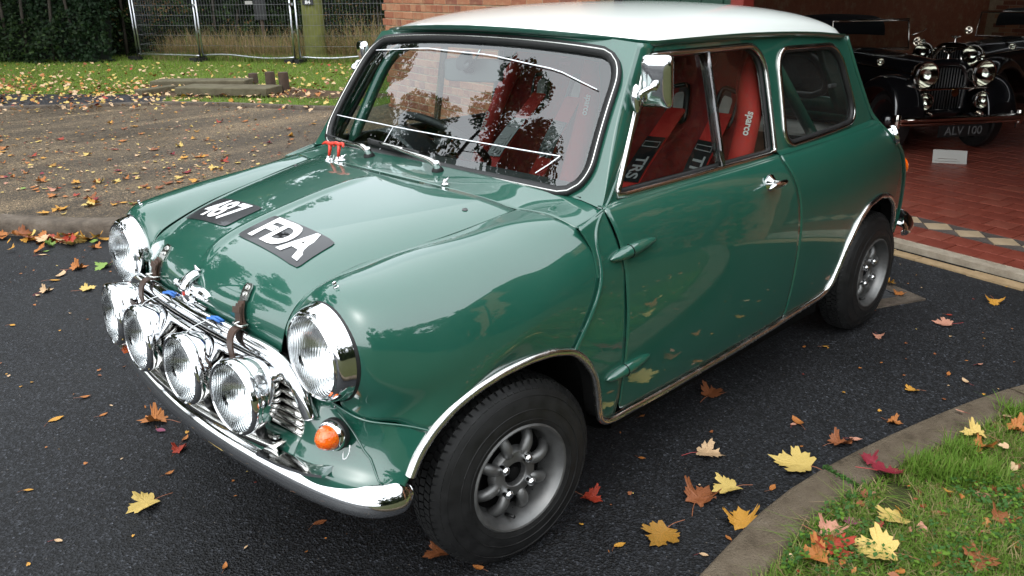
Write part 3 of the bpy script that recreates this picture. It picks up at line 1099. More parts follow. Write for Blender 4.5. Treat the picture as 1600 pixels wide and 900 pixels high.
# welded flange that runs from the gutter down the pillar and the A seam to the arch
FL = np.array([(-.603, .548, 1.222), (-.545, .566, 1.14), (-.478, .588, 1.04), (-.405, .615, .94), (-.335, .640, .872), (-.268, .664, .838), (-.240, .684, .790), (-.237, .703, .716), (-.198, .7085, .634), (-.152, .699, .552)])
FLc = curve(FL, 60)
fl_prof = [(-.005, -.007), (.005, -.007), (.005, .0028), (0.0017, .0055), (-.0017, .0055), (-.005, .0028)]
for s in (1, -1):
    c = FLc * [1, s, 1]
    T = np.gradient(c, axis=0); T /= np.linalg.norm(T, axis=1)[:, None]
    O = np.stack([np.full(60, .25), np.full(60, float(s)), np.linspace(.35, .05, 60)], 1)
    O -= T * (O * T).sum(1)[:, None]; O /= np.linalg.norm(O, axis=1)[:, None]
    S = np.cross(T, O)
    pr = np.array(fl_prof)
    V = c[:, None] + pr[None, :, 0, None] * S[:, None] + pr[None, :, 1, None] * O[:, None]
    add('seam_flange', V.reshape(-1, 3), grid_faces(60, 6, wrap_v=True, flip=(s > 0)), 'green_paint', car, sharp=50)

# ---- doors
DB = np.array([(-.352, .318), (-.362, .299), (-.385, .291), (-.6, .289), (-.9, .292), (-1.20, .300), (-1.223, .305), (-1.229, .325)])
DRr = np.array([(-1.229, .325), (-1.232, .42), (-1.233, .52), (-1.230, .62), (-1.218, .70), (-1.196, .765), (-1.170, .81), (-1.152, .842), (-1.148, .862)])
DT = np.array([(-.2985, .8635), (-.60, .8645), (-.9, .863), (-1.148, .862)])
DL = np.array([(-.352, .318), (-.3475, .36), (-.3455, .46), (-.3405, .60), (-.3305, .70), (-.3145, .79), (-.2985, .8635)])
doors = side_panel('door', DT, DB, DL, DRr, 50, 44)
# the curved waist ledge from door skin in to the glass
for s, d in zip((1, -1), doors):
    xs = np.linspace(-.2985, -1.148, 40)
    zt = np.interp(-xs, -DT[:, 0], DT[:, 1])
    L = []
    for k, (dy, dz) in enumerate(((0, 0), (-.006, .003), (-.014, .0035), (-.020, .002))):
        L.append(np.stack([xs, s * (side_y(xs, zt) + dy), zt + dz], -1))
    V, F = oriented(np.array(L), grid_faces(4, 40), np.array([-.7, 0, 0]))
    add('waist_ledge', V, F, 'green_paint', d)
# strip of body colour between seal and window sill at the belt, behind the doors
# ---- sill under the door, with its chrome strip
SILL_T = np.array([(-.345, .2785), (-.36, .286), (-.385, .2855), (-.6, .284), (-.9, .287), (-1.20, .295), (-1.235, .300), (-1.50, .304)])

# ---- rear quarter panels
ARCH_R = np.array([(-1.50, .303), (-1.545, .310), (-1.580, .338), (-1.606, .395), (-1.640, .470), (-1.700, .542), (-1.79, .588), (-1.90, .600), (-2.02, .578), (-2.11, .530), (-2.17, .465), (-2.21, .390), (-2.23, .320)])
q_bot = np.concatenate([[(-1.236, .303)], [(-1.36, .302)], ARCH_R, [(-2.26, .315), (-2.335, .318)]])
REAR = np.array([(-2.335, .318), (-2.345, .40), (-2.335, .46), (-2.285, .557), (-2.21, .657), (-2.125, .735), (-1.995, .817), (-1.955, .845), (-1.940, .866)])
q_left = DRr + [-.0035, 0]
q_left[0] = (-1.236, .303)
q_top = np.array([(-1.1515, .862), (-1.40, .862), (-1.70, .864), (-1.940, .866)])
side_panel('rear_quarter', q_top, q_bot, q_left, REAR, 70, 36)
# quarter shoulder into the glasshouse
for s in (1, -1):
    xs = np.linspace(-1.148, -1.940, 40)
    y0 = side_y(xs, np.full(40, .8625)); y1 = green_y(xs, np.full(40, .872))
    L = [np.stack([xs, s * ((1 - t) * y0 + t * y1), .863 + .012 * t ** .6 + 0 * xs], -1) for t in (0, .35, .7, 1)]
    V, F = oriented(np.array(L), grid_faces(4, 40), np.array([-1.5, 0, 0]))
    add('shoulder', V, F, 'green_paint', car)

# rear seam flange (gutter to bumper)
RF = np.array([(-1.745, 1.180), (-1.80, 1.06), (-1.87, .95), (-1.945, .862), (-1.998, .817), (-2.128, .735), (-2.214, .657), (-2.289, .557), (-2.339, .46), (-2.349, .40), (-2.339, .318)])
for s in (1, -1):
    c = []
    for x, z in resample(RF, 50):
        y = min(float(side_y(x, min(z, .86))), 9) if z < .862 else float(green_y(x, z))
        if .80 < z < .90:
            y = np.interp(z, [.80, .90], [float(side_y(-2.02, .80)), float(green_y(-1.91, .90))])
        c.append((x - .004, s * (y + .001), z))
    tube('rear_flange', curve(np.array(c)[::3], 60), .0075, 'green_paint', car, n=8)

# ---- glasshouse sides: rings of sheet metal around the window openings
def ring_panel(name, outer, inner, n, fn, mat='green_paint', nr=6, inset=0.012, both=True):
    """outer: 4 polylines (one per side, corner to corner) matching inner rounded loop corner order"""
    O = np.concatenate([resample(s, n + 1)[:-1] for s in outer])
    k = np.linspace(0, 1, nr)[:, None, None]
    Q = (1 - k) * O[None] + k * inner[None]
    G = np.stack([Q[..., 0], fn(Q[..., 0], Q[..., 1]), Q[..., 1]], -1)
    lip = G[-1:].copy(); lip[..., 1] -= inset
    G = np.concatenate([G, lip])
    res = []
    for S in ((G, mirror(G)) if both else (G,)):
        V, F = oriented(S, grid_faces(S.shape[0], S.shape[1], wrap_v=True))
        res.append(add(name, V, F, mat, car, sharp=40))
    return res


def gz(x):
    """height of the gutter along the side"""
    return np.interp(-np.asarray(x), [.60, 1.0, 1.4, 1.745], [1.224, 1.222, 1.208, 1.180])


DW = rounded_loop([(-.372, .874), (-1.142, .870), (-1.146, 1.190), (-.572, 1.196)], [.012, .015, .085, .03], 24)
d_outer = [[(-.322, .862), (-1.160, .862)], [(-1.160, .862), (-1.170, 1.00), (-1.172, 1.2165)],
           [(x, float(gz(x))) for x in (-1.172, -1.0, -.8, -.605)], [(-.605, 1.224), (-.48, 1.040), (-.322, .862)]]
ring_panel('door_pillar_frame', d_outer, DW, 24, green_y)
QW = rounded_loop([(-1.205, .856 + .022), (-1.770, .890), (-1.665, 1.160), (-1.225, 1.172)], [.055, .085, .085, .06], 24)
q_outer = [[(-1.160, .862), (-1.40, .864), (-1.70, .866), (-1.940, .868)], [(-1.940, .868), (-1.865, .955), (-1.80, 1.06), (-1.745, 1.180)],
           [(x, float(gz(x))) for x in (-1.745, -1.5, -1.3, -1.172)], [(-1.172, 1.2165), (-1.170, 1.0), (-1.160, .862)]]
ring_panel('quarter_frame', q_outer, QW, 24, green_y)


def on_green(Q, dy=0.0):
    return np.stack([Q[..., 0], green_y(Q[..., 0], Q[..., 1]) + dy, Q[..., 1]], -1)


def poly_fill(name, loop, mat, parent, c=CC):
    loop = np.asarray(loop)
    V, F = oriented(loop, [list(range(len(loop)))], c)
    return add(name, V, F, mat, parent, smooth=False)


def pane(name, loop, mat, parent, ctr=None, nr=8):
    """a pane as concentric rings so that it keeps its curvature"""
    loop = np.asarray(loop); c = loop.mean(0) if ctr is None else ctr
    k = np.linspace(0, 1, nr)[:-1, None, None]
    G = (1 - k) * loop[None] + k * c
    n = loop.shape[0]
    F = grid_faces(nr - 1, n, wrap_v=True)
    V = np.concatenate([G.reshape(-1, 3), [c]])
    V, F = oriented(V, F)
    flip = F[0] != grid_faces(2, n, wrap_v=True)[0]
    F = F + [([(nr - 2) * n + j, (nr - 2) * n + (j + 1) % n, len(V) - 1][::(1 if flip else -1)]) for j in range(n)]
    return add(name, V, F, mat, parent)


for s, d in zip((1, -1), doors):
    m = np.array([1, s, 1])
    L = on_green(DW, .001)
    tube('window_frame', L * m, 1, 'worn_chrome', d, closed=True, prof=[(-.0075, -.006), (.0075, -.006), (.0075, .004), (.004, .008), (-.004, .008), (-.0075, .004)], up=(0, 1, 0))
    pane('window_glass', on_green(.985 * DW + .015 * DW.mean(0), -.012) * m, 'side_glass', d)
    # sliding pane edge and its catch
    xs = [(-.775, .876), (-.805, .876), (-.815, 1.188), (-.775, 1.188)]
    tube('slider_edge', np.array([(-.842, float(green_y(-.842, z)) - .006, z) for z in np.linspace(.876, 1.186, 8)]) * m, 1, 'slider_edge', d, prof=[(-.017, -.002), (.017, -.002), (.017, .003), (-.017, .003)], up=(1, 0, 0))
    # dark channel behind frame
    tube('window_channel', on_green(.975 * DW + .025 * DW.mean(0), -.016) * m, .009, 'black_rubber', d, closed=True, n=6)
    # quarter window
    qf = tube('quarter_window', on_green(QW, .001) * m, 1, 'worn_chrome', car, closed=True, prof=[(-.006, -.006), (.006, -.006), (.007, .003), (.003, .007), (-.003, .007), (-.007, .003)], up=(0, 1, 0))
    pane('glass', on_green(.97 * QW + .03 * QW.mean(0), -.008) * m, 'dusty_glass', qf)
    tube('rubber', on_green(.965 * QW + .035 * QW.mean(0), -.004) * m, .010, 'black_rubber', qf, closed=True, n=6)
    box('catch', (-1.655, s * (float(green_y(-1.655, 1.02)) - .035), 1.02), (.05, .012, .014), 'iron', qf, bevel=.003)

# ---- windscreen: surround, seal, chrome insert, glass
def ws(y, z):
    """x of the windscreen face"""
    y = np.asarray(y, float)
    t = (z - .89) / .335
    return -.268 - .222 * t - .012 * np.sin(np.clip(t, 0, 1) * pi) * -1 - (.135 + .06 * t) * y * y


def on_ws(L, d=0.0):
    L = np.asarray(L, float)
    p = np.stack([ws(L[..., 0], L[..., 1]), L[..., 0], L[..., 1]], -1)
    return p + np.array([.83, 0, .55]) * d


WS = rounded_loop([(.598, .874), (-.598, .874), (-.545, 1.196), (.545, 1.196)], [.085, .085, .075, .075], 40)
# lift the middle of the top and bottom edges
WS[:, 1] += np.where(WS[:, 1] > 1.05, .030, .010) * np.clip(1 - (np.abs(WS[:, 0]) / .57) ** 2.2, 0, 1)
wo_bot = np.array([(.648, .858), (.60, .868), (.5, .882), (.3, .892), (0, .897), (-.3, .892), (-.5, .882), (-.60, .868), (-.648, .858)])
yt = np.linspace(-.548, .548, 21)
wo_top = np.stack([yt, 1.228 + .030 * (1 - (yt / .548) ** 2)], 1)
wo = [wo_bot, [(-.648, .858), (-.60, 1.02), (-.548, 1.228)], wo_top, [(.548, 1.228), (.60, 1.02), (.648, .858)]]
O = np.concatenate([resample(s_, 41)[:-1] for s_ in wo])
k = np.linspace(0, 1, 6)[:, None, None]
Q = (1 - k) * O[None] + k * WS[None]
G = on_ws(Q, .002)
V, F = oriented(G, grid_faces(6, 160, wrap_v=True), np.array([-1.5, 0, .9]))
add('windscreen_surround', V, F, 'green_paint', car, sharp=40)
zs_ = np.linspace(0, 1, 14)
pw = on_ws(resample([(.648, .858), (.60, 1.02), (.548, 1.228)], 14), .002)
pd_ = resample([(-.322, .862), (-.48, 1.040), (-.605, 1.224)], 14)
pd_ = np.stack([pd_[:, 0], green_y(pd_[:, 0], pd_[:, 1]), pd_[:, 1]], 1)
AP = np.array([pw, .66 * pw + .34 * pd_ + [.006, .004, 0], .33 * pw + .67 * pd_ + [.005, .005, 0], pd_ + [-.02, 0, 0]])
panel('a_pillar', surf(AP, 8, 30), both=True)
ct = resample(A_TOP, 14); ct = np.stack([ct[:, 0], a_fn(ct[:, 0], ct[:, 1]) + .001, ct[:, 1] - .002], 1)
panel('scuttle_corner', np.array([SG[:, -1], .5 * (SG[:, -1] + ct) + [0, .003, .004], ct]), both=True)
windscreen = pane('windscreen', on_ws(.97 * WS + .03 * WS.mean(0), .0), 'glass', car, nr=14)
# make the pane follow the curved face
me = windscreen.data
for v in me.vertices:
    v.co.x = float(ws(v.co.y, v.co.z)) + .002
tube('seal', on_ws(.985 * WS + .015 * WS.mean(0), .006), 1, 'black_rubber', windscreen, closed=True, prof=[(-.0125, -.008), (.0125, -.008), (.013, .002), (.0075, .008), (-.0075, .008), (-.013, .002)], up=(.83, 0, .55))
tube('seal_insert', on_ws(.994 * WS + .006 * WS.mean(0), .0140), .0026, 'worn_chrome', windscreen, closed=True, n=6)


def ws_strip(name, pts, w):
    pts = resample(np.array(pts), 24)
    p = on_ws(pts, .007)
    tube(name, p, 1, 'window_tape', windscreen, prof=[(-w, -.0008), (w, -.0008), (w, .0008), (-w, .0008)], up=(.83, 0, .55))


ws_strip('tape_line', [(.505, 1.115), (.36, 1.155), (.10, 1.182), (-.2, 1.188), (-.50, 1.168)], .0015)
ws_strip('tape_line', [(.480, .958), (.25, .963), (0, .966), (-.3, .966), (-.56, .962)], .0014)
ws_strip('tape_line', [(.480, .958), (.455, .935), (.425, .912)], .0014)
ws_strip('tape_line', [(-.19, .966), (-.205, .925), (-.222, .890)], .0012)

# ---- roof and gutter
def roof_edge(s):
    """perimeter of the roof; s in 0..1 from front centre round the left side to rear centre"""
    E = np.array([(-.480, 0, 1.260), (-.492, .2, 1.256), (-.525, .38, 1.246), (-.565, .49, 1.236), (-.600, .540, 1.229), (-.66, .551, 1.228), (-.85, .558, 1.228), (-1.1, .560, 1.224),
                  (-1.4, .558, 1.211), (-1.6, .554, 1.196), (-1.70, .546, 1.187), (-1.760, .515, 1.183), (-1.80, .42, 1.183), (-1.83, .22, 1.185), (-1.84, 0, 1.186)])
    return resample(curve(E, 200), s)


E_ = roof_edge(121)
Ef = np.concatenate([E_, mirror(E_[1:-1][::-1])])
ctr = np.array([-1.15, 0, 0])
nr = 34
RG = []
for r in np.linspace(0, 1, nr):
    p = ctr + (Ef - ctr) * [r, r, 0]
    x = p[:, 0]
    base = Ef[:, 2]
    # crown over the whole roof
    crown = 1.314 - .040 * np.clip((x + 1.05) / .54, 0, 1.2) ** 2 - .075 * np.clip((-1.05 - x) / .80, 0, 1.2) ** 2.4 - .030 * (p[:, 1] / .55) ** 2
    w = np.clip(1 - r ** 9.0, 0, 1) ** .60
    z = base + (crown - base) * w
    RG.append(np.stack([p[:, 0], p[:, 1], z], 1))
RG = np.array(RG)
RG[-1] = Ef
V, F = oriented(RG[1:], grid_faces(nr - 1, len(Ef), wrap_v=True), np.array([-1.1, 0, .5]))
V = np.concatenate([V, [RG[0].mean(0)]])
n_ = len(Ef)
F2 = [[j, (j + 1) % n_, len(V) - 1] for j in range(n_)]
V2, F2 = oriented(V, F2, np.array([-1.1, 0, .5]))
roof = add('roof', V, F + F2, 'white_paint', car)
gut = [(-.010, -.012), (.004, -.012), (.016, -.004), (.018, .006), (.013, .006), (.004, -.004), (-.010, -.003)]
dirs = Ef - np.roll(Ef, 1, 0); dirs = np.roll(Ef, -1, 0) - np.roll(Ef, 1, 0)
nrm = np.stack([dirs[:, 1], -dirs[:, 0], 0 * dirs[:, 0]], 1); nrm /= np.linalg.norm(nrm, axis=1)[:, None]
if (nrm * (Ef - ctr)).sum() < 0: nrm = -nrm
pr = np.array(gut)
V = (Ef - [0, 0, .002])[:, None] + pr[None, :, 0, None] * nrm[:, None] + pr[None, :, 1, None] * np.array([0, 0, 1.0])
V, F = oriented(V, grid_faces(n_, len(gut), wrap_u=True, wrap_v=True), np.array([-1.1, 0, 1.2]))
add('gutter', V, F, 'green_paint', car, sharp=50)

# ---- tail: rear panel, boot lid, rear window
def tail_side(z):
    return np.interp(z, RF[::-1, 1], RF[::-1, 0])


zz = np.concatenate([np.linspace(.30, .86, 16), np.linspace(.88, 1.183, 10)])
tg = []
for z in zz:
    x0 = tail_side(z)
    y0 = float(side_y(x0, z)) if z < .85 else float(green_y(x0, z))
    a = np.linspace(-1, 1, 33)
    bul = .075 if z < .85 else .060
    tg.append(np.stack([x0 - bul * (1 - np.abs(a) ** 2.4), a * y0, np.full(33, z)], 1))
tg = np.array(tg)
panel('rear_panel', tg[:17])
# rear window opening above: pillars, header, glass
top = tg[16:]
nz = len(top)
left = top[:, :5]; right = top[:, -5:]
panel('rear_pillar', left); panel('rear_pillar', right)
panel('rear_header', top[-3:, 4:-4]); panel('rear_sill', top[:3, 4:-4])
rw = panel('rear_window', top[2:-2, 4:-4] + [.006, 0, 0], 'side_glass', solid=None)
loop = np.concatenate([top[2, 4:-4], top[2:-2, -5], top[-3, 4:-4][::-1], top[2:-2, 4][::-1]])
loop = rounded_loop([top[2, 4], top[2, -5], top[-3, -5], top[-3, 4]], [.08] * 4, 16)
tube('rubber', loop, .014, 'black_rubber', rw, closed=True, n=6)
bl = tg[3:15, 7:-7] - [.006, 0, 0]
panel('boot_lid', bl)

# ---- front panel below the lamps, either side of the grille
FP = [
    [(.418, .372, .640), (.414, .398, .600), (.408, .445, .567), (.402, .548, .549), (.378, .603, .535), (.328, .644, .522), (.277, .676, .499)],
    [(.428, .380, .590), (.426, .425, .565), (.416, .485, .532), (.398, .560, .512), (.372, .610, .500), (.338, .648, .489), (.300, .675, .476)],
    [(.442, .440, .520), (.440, .470, .505), (.428, .520, .485), (.404, .575, .470), (.378, .618, .460), (.352, .648, .452), (.320, .674, .450)],
    [(.452, .440, .462), (.452, .480, .455), (.442, .530, .442), (.418, .585, .432), (.392, .625, .424), (.365, .650, .420), (.336, .672, .416)],
    [(.476, .440, .425), (.474, .485, .420), (.462, .540, .414), (.437, .595, .408), (.408, .632, .402), (.378, .654, .398), (.350, .669, .392)],
    [(.478, .440, .385), (.476, .485, .380), (.464, .540, .376), (.440, .595, .374), (.412, .632, .372), (.384, .654, .370), (.354, .668, .368)],
]
FPG = surf(FP, 34, 40)
front_panels = panel('front_panel', FPG, both=True)
# apron between them under the grille
ap = []
for yk in np.linspace(-.44, .44, 21):
    t = 1 - (yk / .44) ** 2
    ap.append([(.452 + .012 * t, yk, .462 - .018 * t), (.476 + .016 * t, yk, .425 - .012 * t), (.480 + .016 * t, yk, .385 - .008 * t), (.44, yk, .33), (.36, yk, .285)])
panel('apron', surf(ap, 41, 14))
# pressed seams on the front panel
for s in (1, -1):
    m = np.array([1, s, 1])
    e = FPG[0, 6:] + [.0005, .0015, -.001]
    tube('panel_seam', e * m, .0028, 'green_paint', car, n=6)
    e2 = np.array([FPG[int(a), int(b)] for a, b in zip(np.linspace(3, 25, 12), np.linspace(17, 30, 12))]) + [.001, .0005, .001]
    tube('panel_seam', e2 * m, .0025, 'green_paint', car, n=6)

# ---- chrome arch and sill strips
arch_path = np.concatenate([ARCH_F[1:], [(x, float(a_fn(x, z)), z) for x, z in ARCH_A[1:]],
                            [(x, float(side_y(x, z)), z) for x, z in SILL_T[2:-1] - [0, .006]],
                            [(x, float(side_y(x, z)), z) for x, z in ARCH_R]])
arch_path = resample(arch_path, 260)
for _ in range(3):
    arch_path[1:-1] = .25 * arch_path[:-2] + .5 * arch_path[1:-1] + .25 * arch_path[2:]
for s in (1, -1):
    c = arch_path * [1, s, 1] + [0, .002 * s, 0]
    T = np.gradient(c, axis=0); T /= np.linalg.norm(T, axis=1)[:, None]
    O = np.array([0, s, 0.0]) + np.array([0, 0, 1.0]) * (.30 + .75 * np.clip((np.abs(T[:, :1]) - .9) / .1, 0, 1)); O = O - T * (O * T).sum(1)[:, None]; O /= np.linalg.norm(O, axis=1)[:, None]
    S = np.cross(T, O) * s
    pr = np.array([(-.010, -.006), (.009, -.006), (.0115, .001), (.008, .0075), (.001, .0105), (-.006, .008), (-.010, .002)])
    V = c[:, None] + pr[None, :, 0, None] * S[:, None] + pr[None, :, 1, None] * O[:, None]
    F = grid_faces(len(c), 7, wrap_v=True, flip=(s < 0))
    add('arch_trim', V.reshape(-1, 3), F, 'trim_alloy', car, sharp=60)
    # black inner flange below the sill strip and inside the arches
    inner = c + np.array([0, -.03 * s, 0])
    dwn = S * -1
    V = np.stack([c - [0, .004 * s, 0], c + [0, -.05 * s, 0]], 1)
    V, F = V.reshape(-1, 3), grid_faces(len(c), 2)
    add('arch_lip', V, F, 'underside_black', car)
    Vs = np.array([[(x, s * (float(side_y(x, .283)) - .006), .284), (x, s * .655, .235), (x, s * .60, .215), (x, s * .3, .215)] for x in np.linspace(-.35, -1.52, 12)])
    add('sill', Vs.reshape(-1, 3), grid_faces(12, 4), 'underside_black', car)

# ---- dark inner structure: floor, bulkhead, wheel wells, inner doors
box('floor_pan', (-1.15, 0, .235), (2.3, 1.16, .03), 'underside_black', car)
box('bulkhead', (-.30, 0, .55), (.02, 1.20, .58), 'underside_black', car)
box('rear_bulkhead', (-1.95, 0, .55), (.02, 1.05, .60), 'underside_black', car)
box('engine_bay', (.05, 0, .52), (.60, .80, .44), 'underside_black', car)
for s in (1, -1):
    for cx, yo in ((0.02, .65), (-1.93, .57)):
        a = np.linspace(rad(14), rad(172), 24)
        V = np.array([[(cx + .36 * math.cos(t), s * y, .26 + .325 * math.sin(t)) for y in (.40, yo)] for t in a])
        add('wheel_well', V.reshape(-1, 3), grid_faces(24, 2), 'underside_black', car, solid=.004)
        V = np.array([(cx + .37 * math.cos(t), s * .41, .26 + .33 * math.sin(t)) for t in a])
        add('wheel_well', V, [list(range(24))], 'underside_black', car)
    # inner door skin closes the gaps
    xs = np.linspace(-.33, -1.32, 20); zs = np.linspace(.30, .835, 12)
    V = np.array([[(x, s * (float(side_y(x, z)) - .022), z) for z in zs] for x in xs])
    add('inner_door', V.reshape(-1, 3), grid_faces(20, 12), 'cabin_dark', car)
    xs = np.linspace(-1.28, -1.90, 20)
    V = np.array([[(x, s * (float(side_y(x, z)) - .06), z) for z in np.linspace(.62, .85, 8)] for x in xs])
    add('inner_quarter', V.reshape(-1, 3), grid_faces(20, 8), 'cabin_dark', car)

# ---- hinges, handles, mirrors, filler, rear lamp
def teardrop(name, p0, p1, w, h, parent, mat='green_paint', out=(0, 1, 0)):
    p0, p1 = np.array(p0), np.array(p1)
    t = np.linspace(0, 1, 17)
    r = np.array([.05, .45, .68, .82, .9, .96, 1, 1, .98, .95, .9, .85, .78, .68, .55, .38, .06])
    path = p0 + (p1 - p0) * t[:, None]
    prof = [(math.cos(a) * w, math.sin(a) * h) for a in np.linspace(0, 2 * pi, 12, endpoint=False)]
    V, F = tube_geo(path, r, prof=prof, up=out)
    return add(name, V, F, mat, parent)


for s, d in zip((1, -1), doors):
    for z in (.752, .428):
        y = float(side_y(-.34, z)) + .010
        h = teardrop('hinge', (-.272, s * (y - .008), z - .004), (-.452, s * (y - .004), z + .012), .0165, .0185, d)
        tube('hinge_joint', [(-.3415, s * (y + math.sin(t_) * .0188 - .006), z + .002 + math.cos(t_) * .0168) for t_ in np.linspace(-.3, 3.4, 12)], .0012, 'underside_black', h, n=5)
    # door handle on its escutcheon
    hy = float(side_y(-1.03, .80))
    hb = lathe('handle', [(0, 0), (.026, 0), (.026, .006), (.020, .012), (.012, .020), (.011, .034), (0, .036)], (-1.035, s * (hy - .003), .802), (0, s, 0), 'chrome', d, n=20)
    teardrop('lever', (-1.085, s * (hy + .032), .806), (-.985, s * (hy + .028), .797), .010, .012, hb, 'chrome', out=(0, 1, 0))
    # wing mirror clamped to the front edge of the door frame
    mp = np.array([-.500, .615, 1.115])
    mir = empty('door_mirror', parent=car)
    if s > 0:
        Mc = np.array([-.515, .640, 1.140])
    else:
        Mc = np.array([-.535, .640, 1.128])
    a_, s_, u_ = basis((.86, .34, -.16))
    loop = []
    for k_, (dep, sc) in enumerate(((-.014, .97), (-.010, 1.0), (.0, 1.0), (.008, .96), (.013, .82), (.0155, .45), (.016, .02))):
        q = rounded_loop([(-.040, -.066), (.040, -.066), (.040, .066), (-.040, .066)], [.012] * 4, 8) * sc
        loop.append(Mc + a_ * dep + q[:, :1] * s_ + q[:, 1:] * u_)
    V = (np.array(loop) * [1, s, 1]).reshape(-1, 3)
    V, F = oriented(V, grid_faces(7, 32, wrap_v=True), Mc * [1, s, 1])
    add('housing', V, F, 'chrome', mir)
    bk = rounded_loop([(-.038, -.064), (.038, -.064), (.038, .064), (-.038, .064)], [.012] * 4, 8)
    V = (Mc + a_ * -.0135 + bk[:, :1] * s_ + bk[:, 1:] * u_) * [1, s, 1]
    add('mirror_glass', V, [list(range(32))], 'black_plastic', mir, smooth=False)
    base = np.array([-.487, .600, 1.105]) if s > 0 else np.array([-.505, .602, 1.105])
    arm = curve([base, base + [.028, .030, .002], .5 * (base + Mc) + ([.045, .02, -.002] if s > 0 else [.03, .012, 0]), Mc + a_ * .028 + [0, -.002, -.004], Mc + a_ * .012], 14)
    tube('arm', arm * [1, s, 1], np.linspace(.0085, .0065, 14), 'chrome', mir, n=10)
    lathe('ball', [(.0005, -.013), (.008, -.010), (.0125, 0), (.008, .010), (.0005, .013)], (Mc + a_ * .026 + [0, -.002, -.004]) * [1, s, 1], (1, 0, 0), 'chrome', mir, n=14, sharp=None)
    teardrop('clamp', (base + [.010, .004, .032]) * [1, s, 1], (base + [.012, .010, -.042]) * [1, s, 1], .013, .016, mir, 'chrome', out=(1, 0, 0))

fc = np.array([-2.045, .625, .800])
fa = np.array([-.55, .78, .35])
filler = lathe('fuel_filler', [(.030, -.03), (.030, .012), (.038, .014), (.040, .020), (.038, .028), (.030, .033), (0, .034)], fc, fa, 'chrome', car, n=28)
rl = np.array([-2.268, .585, .64])
for s in (1, -1):
    a = np.array([-.8, s * .55, .1])
    lamp = lathe('rear_lamp', [(.045, -.02), (.045, .012), (.040, .018)], rl * [1, s, 1], a, 'chrome', car, n=24)
    lathe('lens', [(.040, .014), (.034, .034), (.018, .046), (0, .048)], rl * [1, s, 1], a, 'amber_lens', lamp, n=24)

# ---- bumpers
bprof = [(-.002, -.042), (.014, -.037), (.024, -.027), (.027, -.013), (.024, .003), (.015, .020), (.002, .032), (-.010, .038), (-.006, .031), (.006, .014), (.012, -.004), (.013, -.018), (.008, -.028), (.000, -.034)]


def bumper(name, path, mat='chrome', flip=1):
    P = curve(np.array(path), 90)
    T = np.gradient(P, axis=0); T /= np.linalg.norm(T, axis=1)[:, None]
    N = np.cross(T, [0, 0, 1.0]) * flip; N /= np.linalg.norm(N, axis=1)[:, None]
    pr = np.array(bprof)
    e = np.minimum(np.arange(90), np.arange(90)[::-1]) / 5.0
    sc = np.where(e < 1, np.sqrt(np.clip(1 - (1 - e) ** 2, 0.12, 1)), 1.0)
    V = P[:, None] + sc[:, None, None] * (pr[None, :, 0, None] * N[:, None] + pr[None, :, 1, None] * np.array([0, 0, 1.0]))
    F = grid_faces(90, len(pr), wrap_v=True)
    F.append(list(range(len(pr)))[::-1]); F.append([89 * len(pr) + j for j in range(len(pr))])
    V, F = V.reshape(-1, 3), F
    return add(name, V, F, mat, car)


fb = bumper('front_bumper', [(.330, .662, .372), (.385, .650, .372), (.428, .600, .372), (.462, .48, .372), (.486, .30, .370), (.500, .10, .369), (.500, -.10, .369), (.486, -.30, .370), (.462, -.48, .372), (.428, -.600, .372), (.385, -.650, .372), (.330, -.662, .372)], flip=-1)
rb = bumper('rear_bumper', [(-2.24, .655, .395), (-2.33, .640, .395), (-2.415, .58, .395), (-2.45, .40, .395), (-2.46, .15, .395), (-2.46, -.15, .395), (-2.45, -.40, .395), (-2.415, -.58, .395), (-2.33, -.640, .395), (-2.24, -.655, .395)], flip=1)
for s in (1, -1):
    ov = curve([(-2.45, s * .46, .30), (-2.475, s * .46, .33), (-2.482, s * .46, .40), (-2.475, s * .46, .47), (-2.44, s * .46, .50)], 16)
    tube('overrider', ov, 1, 'chrome', rb, prof=[(math.cos(t) * .022, math.sin(t) * .014) for t in np.linspace(0, 2 * pi, 10, endpoint=False)])

# ---- head lamps
for s in (1, -1):
    c = HLC * [1, s, 1]
    ax = (1, 0, .02)
    hl = lathe('head_lamp', [(.1065, -.018), (.107, -.010), (.1045, -.005), (.104, .003), (.1015, .014), (.097, .0225), (.094, .0245), (.0905, .0225), (.0885, .016)], c, ax, 'chrome', car, n=64)
    lathe('rim', [(.092, .020), (.0915, .027), (.0885, .0305), (.0855, .028), (.085, .020)], c, ax, 'chrome', hl, n=64)
    lathe('reflector', [(.087, .019), (.080, -.006), (.066, -.030), (.045, -.048), (.02, -.056), (0.0005, -.057)], c, ax, 'reflector', hl, n=48, sharp=None)
    prof = [(.0862, .025)] + [(.086 * math.cos(t), .025 + .024 * math.sin(t)) for t in np.linspace(.15, pi / 2 - .02, 9)]
    prof2 = [(r * .975, h - .003) for r, h in prof[::-1]]
    lathe('lens', prof + prof2, c, ax, 'lamp_lens', hl, n=64, sharp=None)
    lathe('bulb', [(.0005, -.05), (.010, -.05), (.011, -.03), (.008, -.016), (.0005, -.013)], c, ax, 'cable_tie_white', hl, n=14, sharp=None)
    lathe('screw', [(0, .0), (.004, 0), (.004, .004), (0, .005)], c + [-.012, .012 * s, -.124], (1, 0, 0), 'chrome', hl, n=10)
    lathe('gasket', [(.1085, -.022), (.1105, -.017), (.1075, -.011)], c, ax, 'black_rubber', hl, n=48)

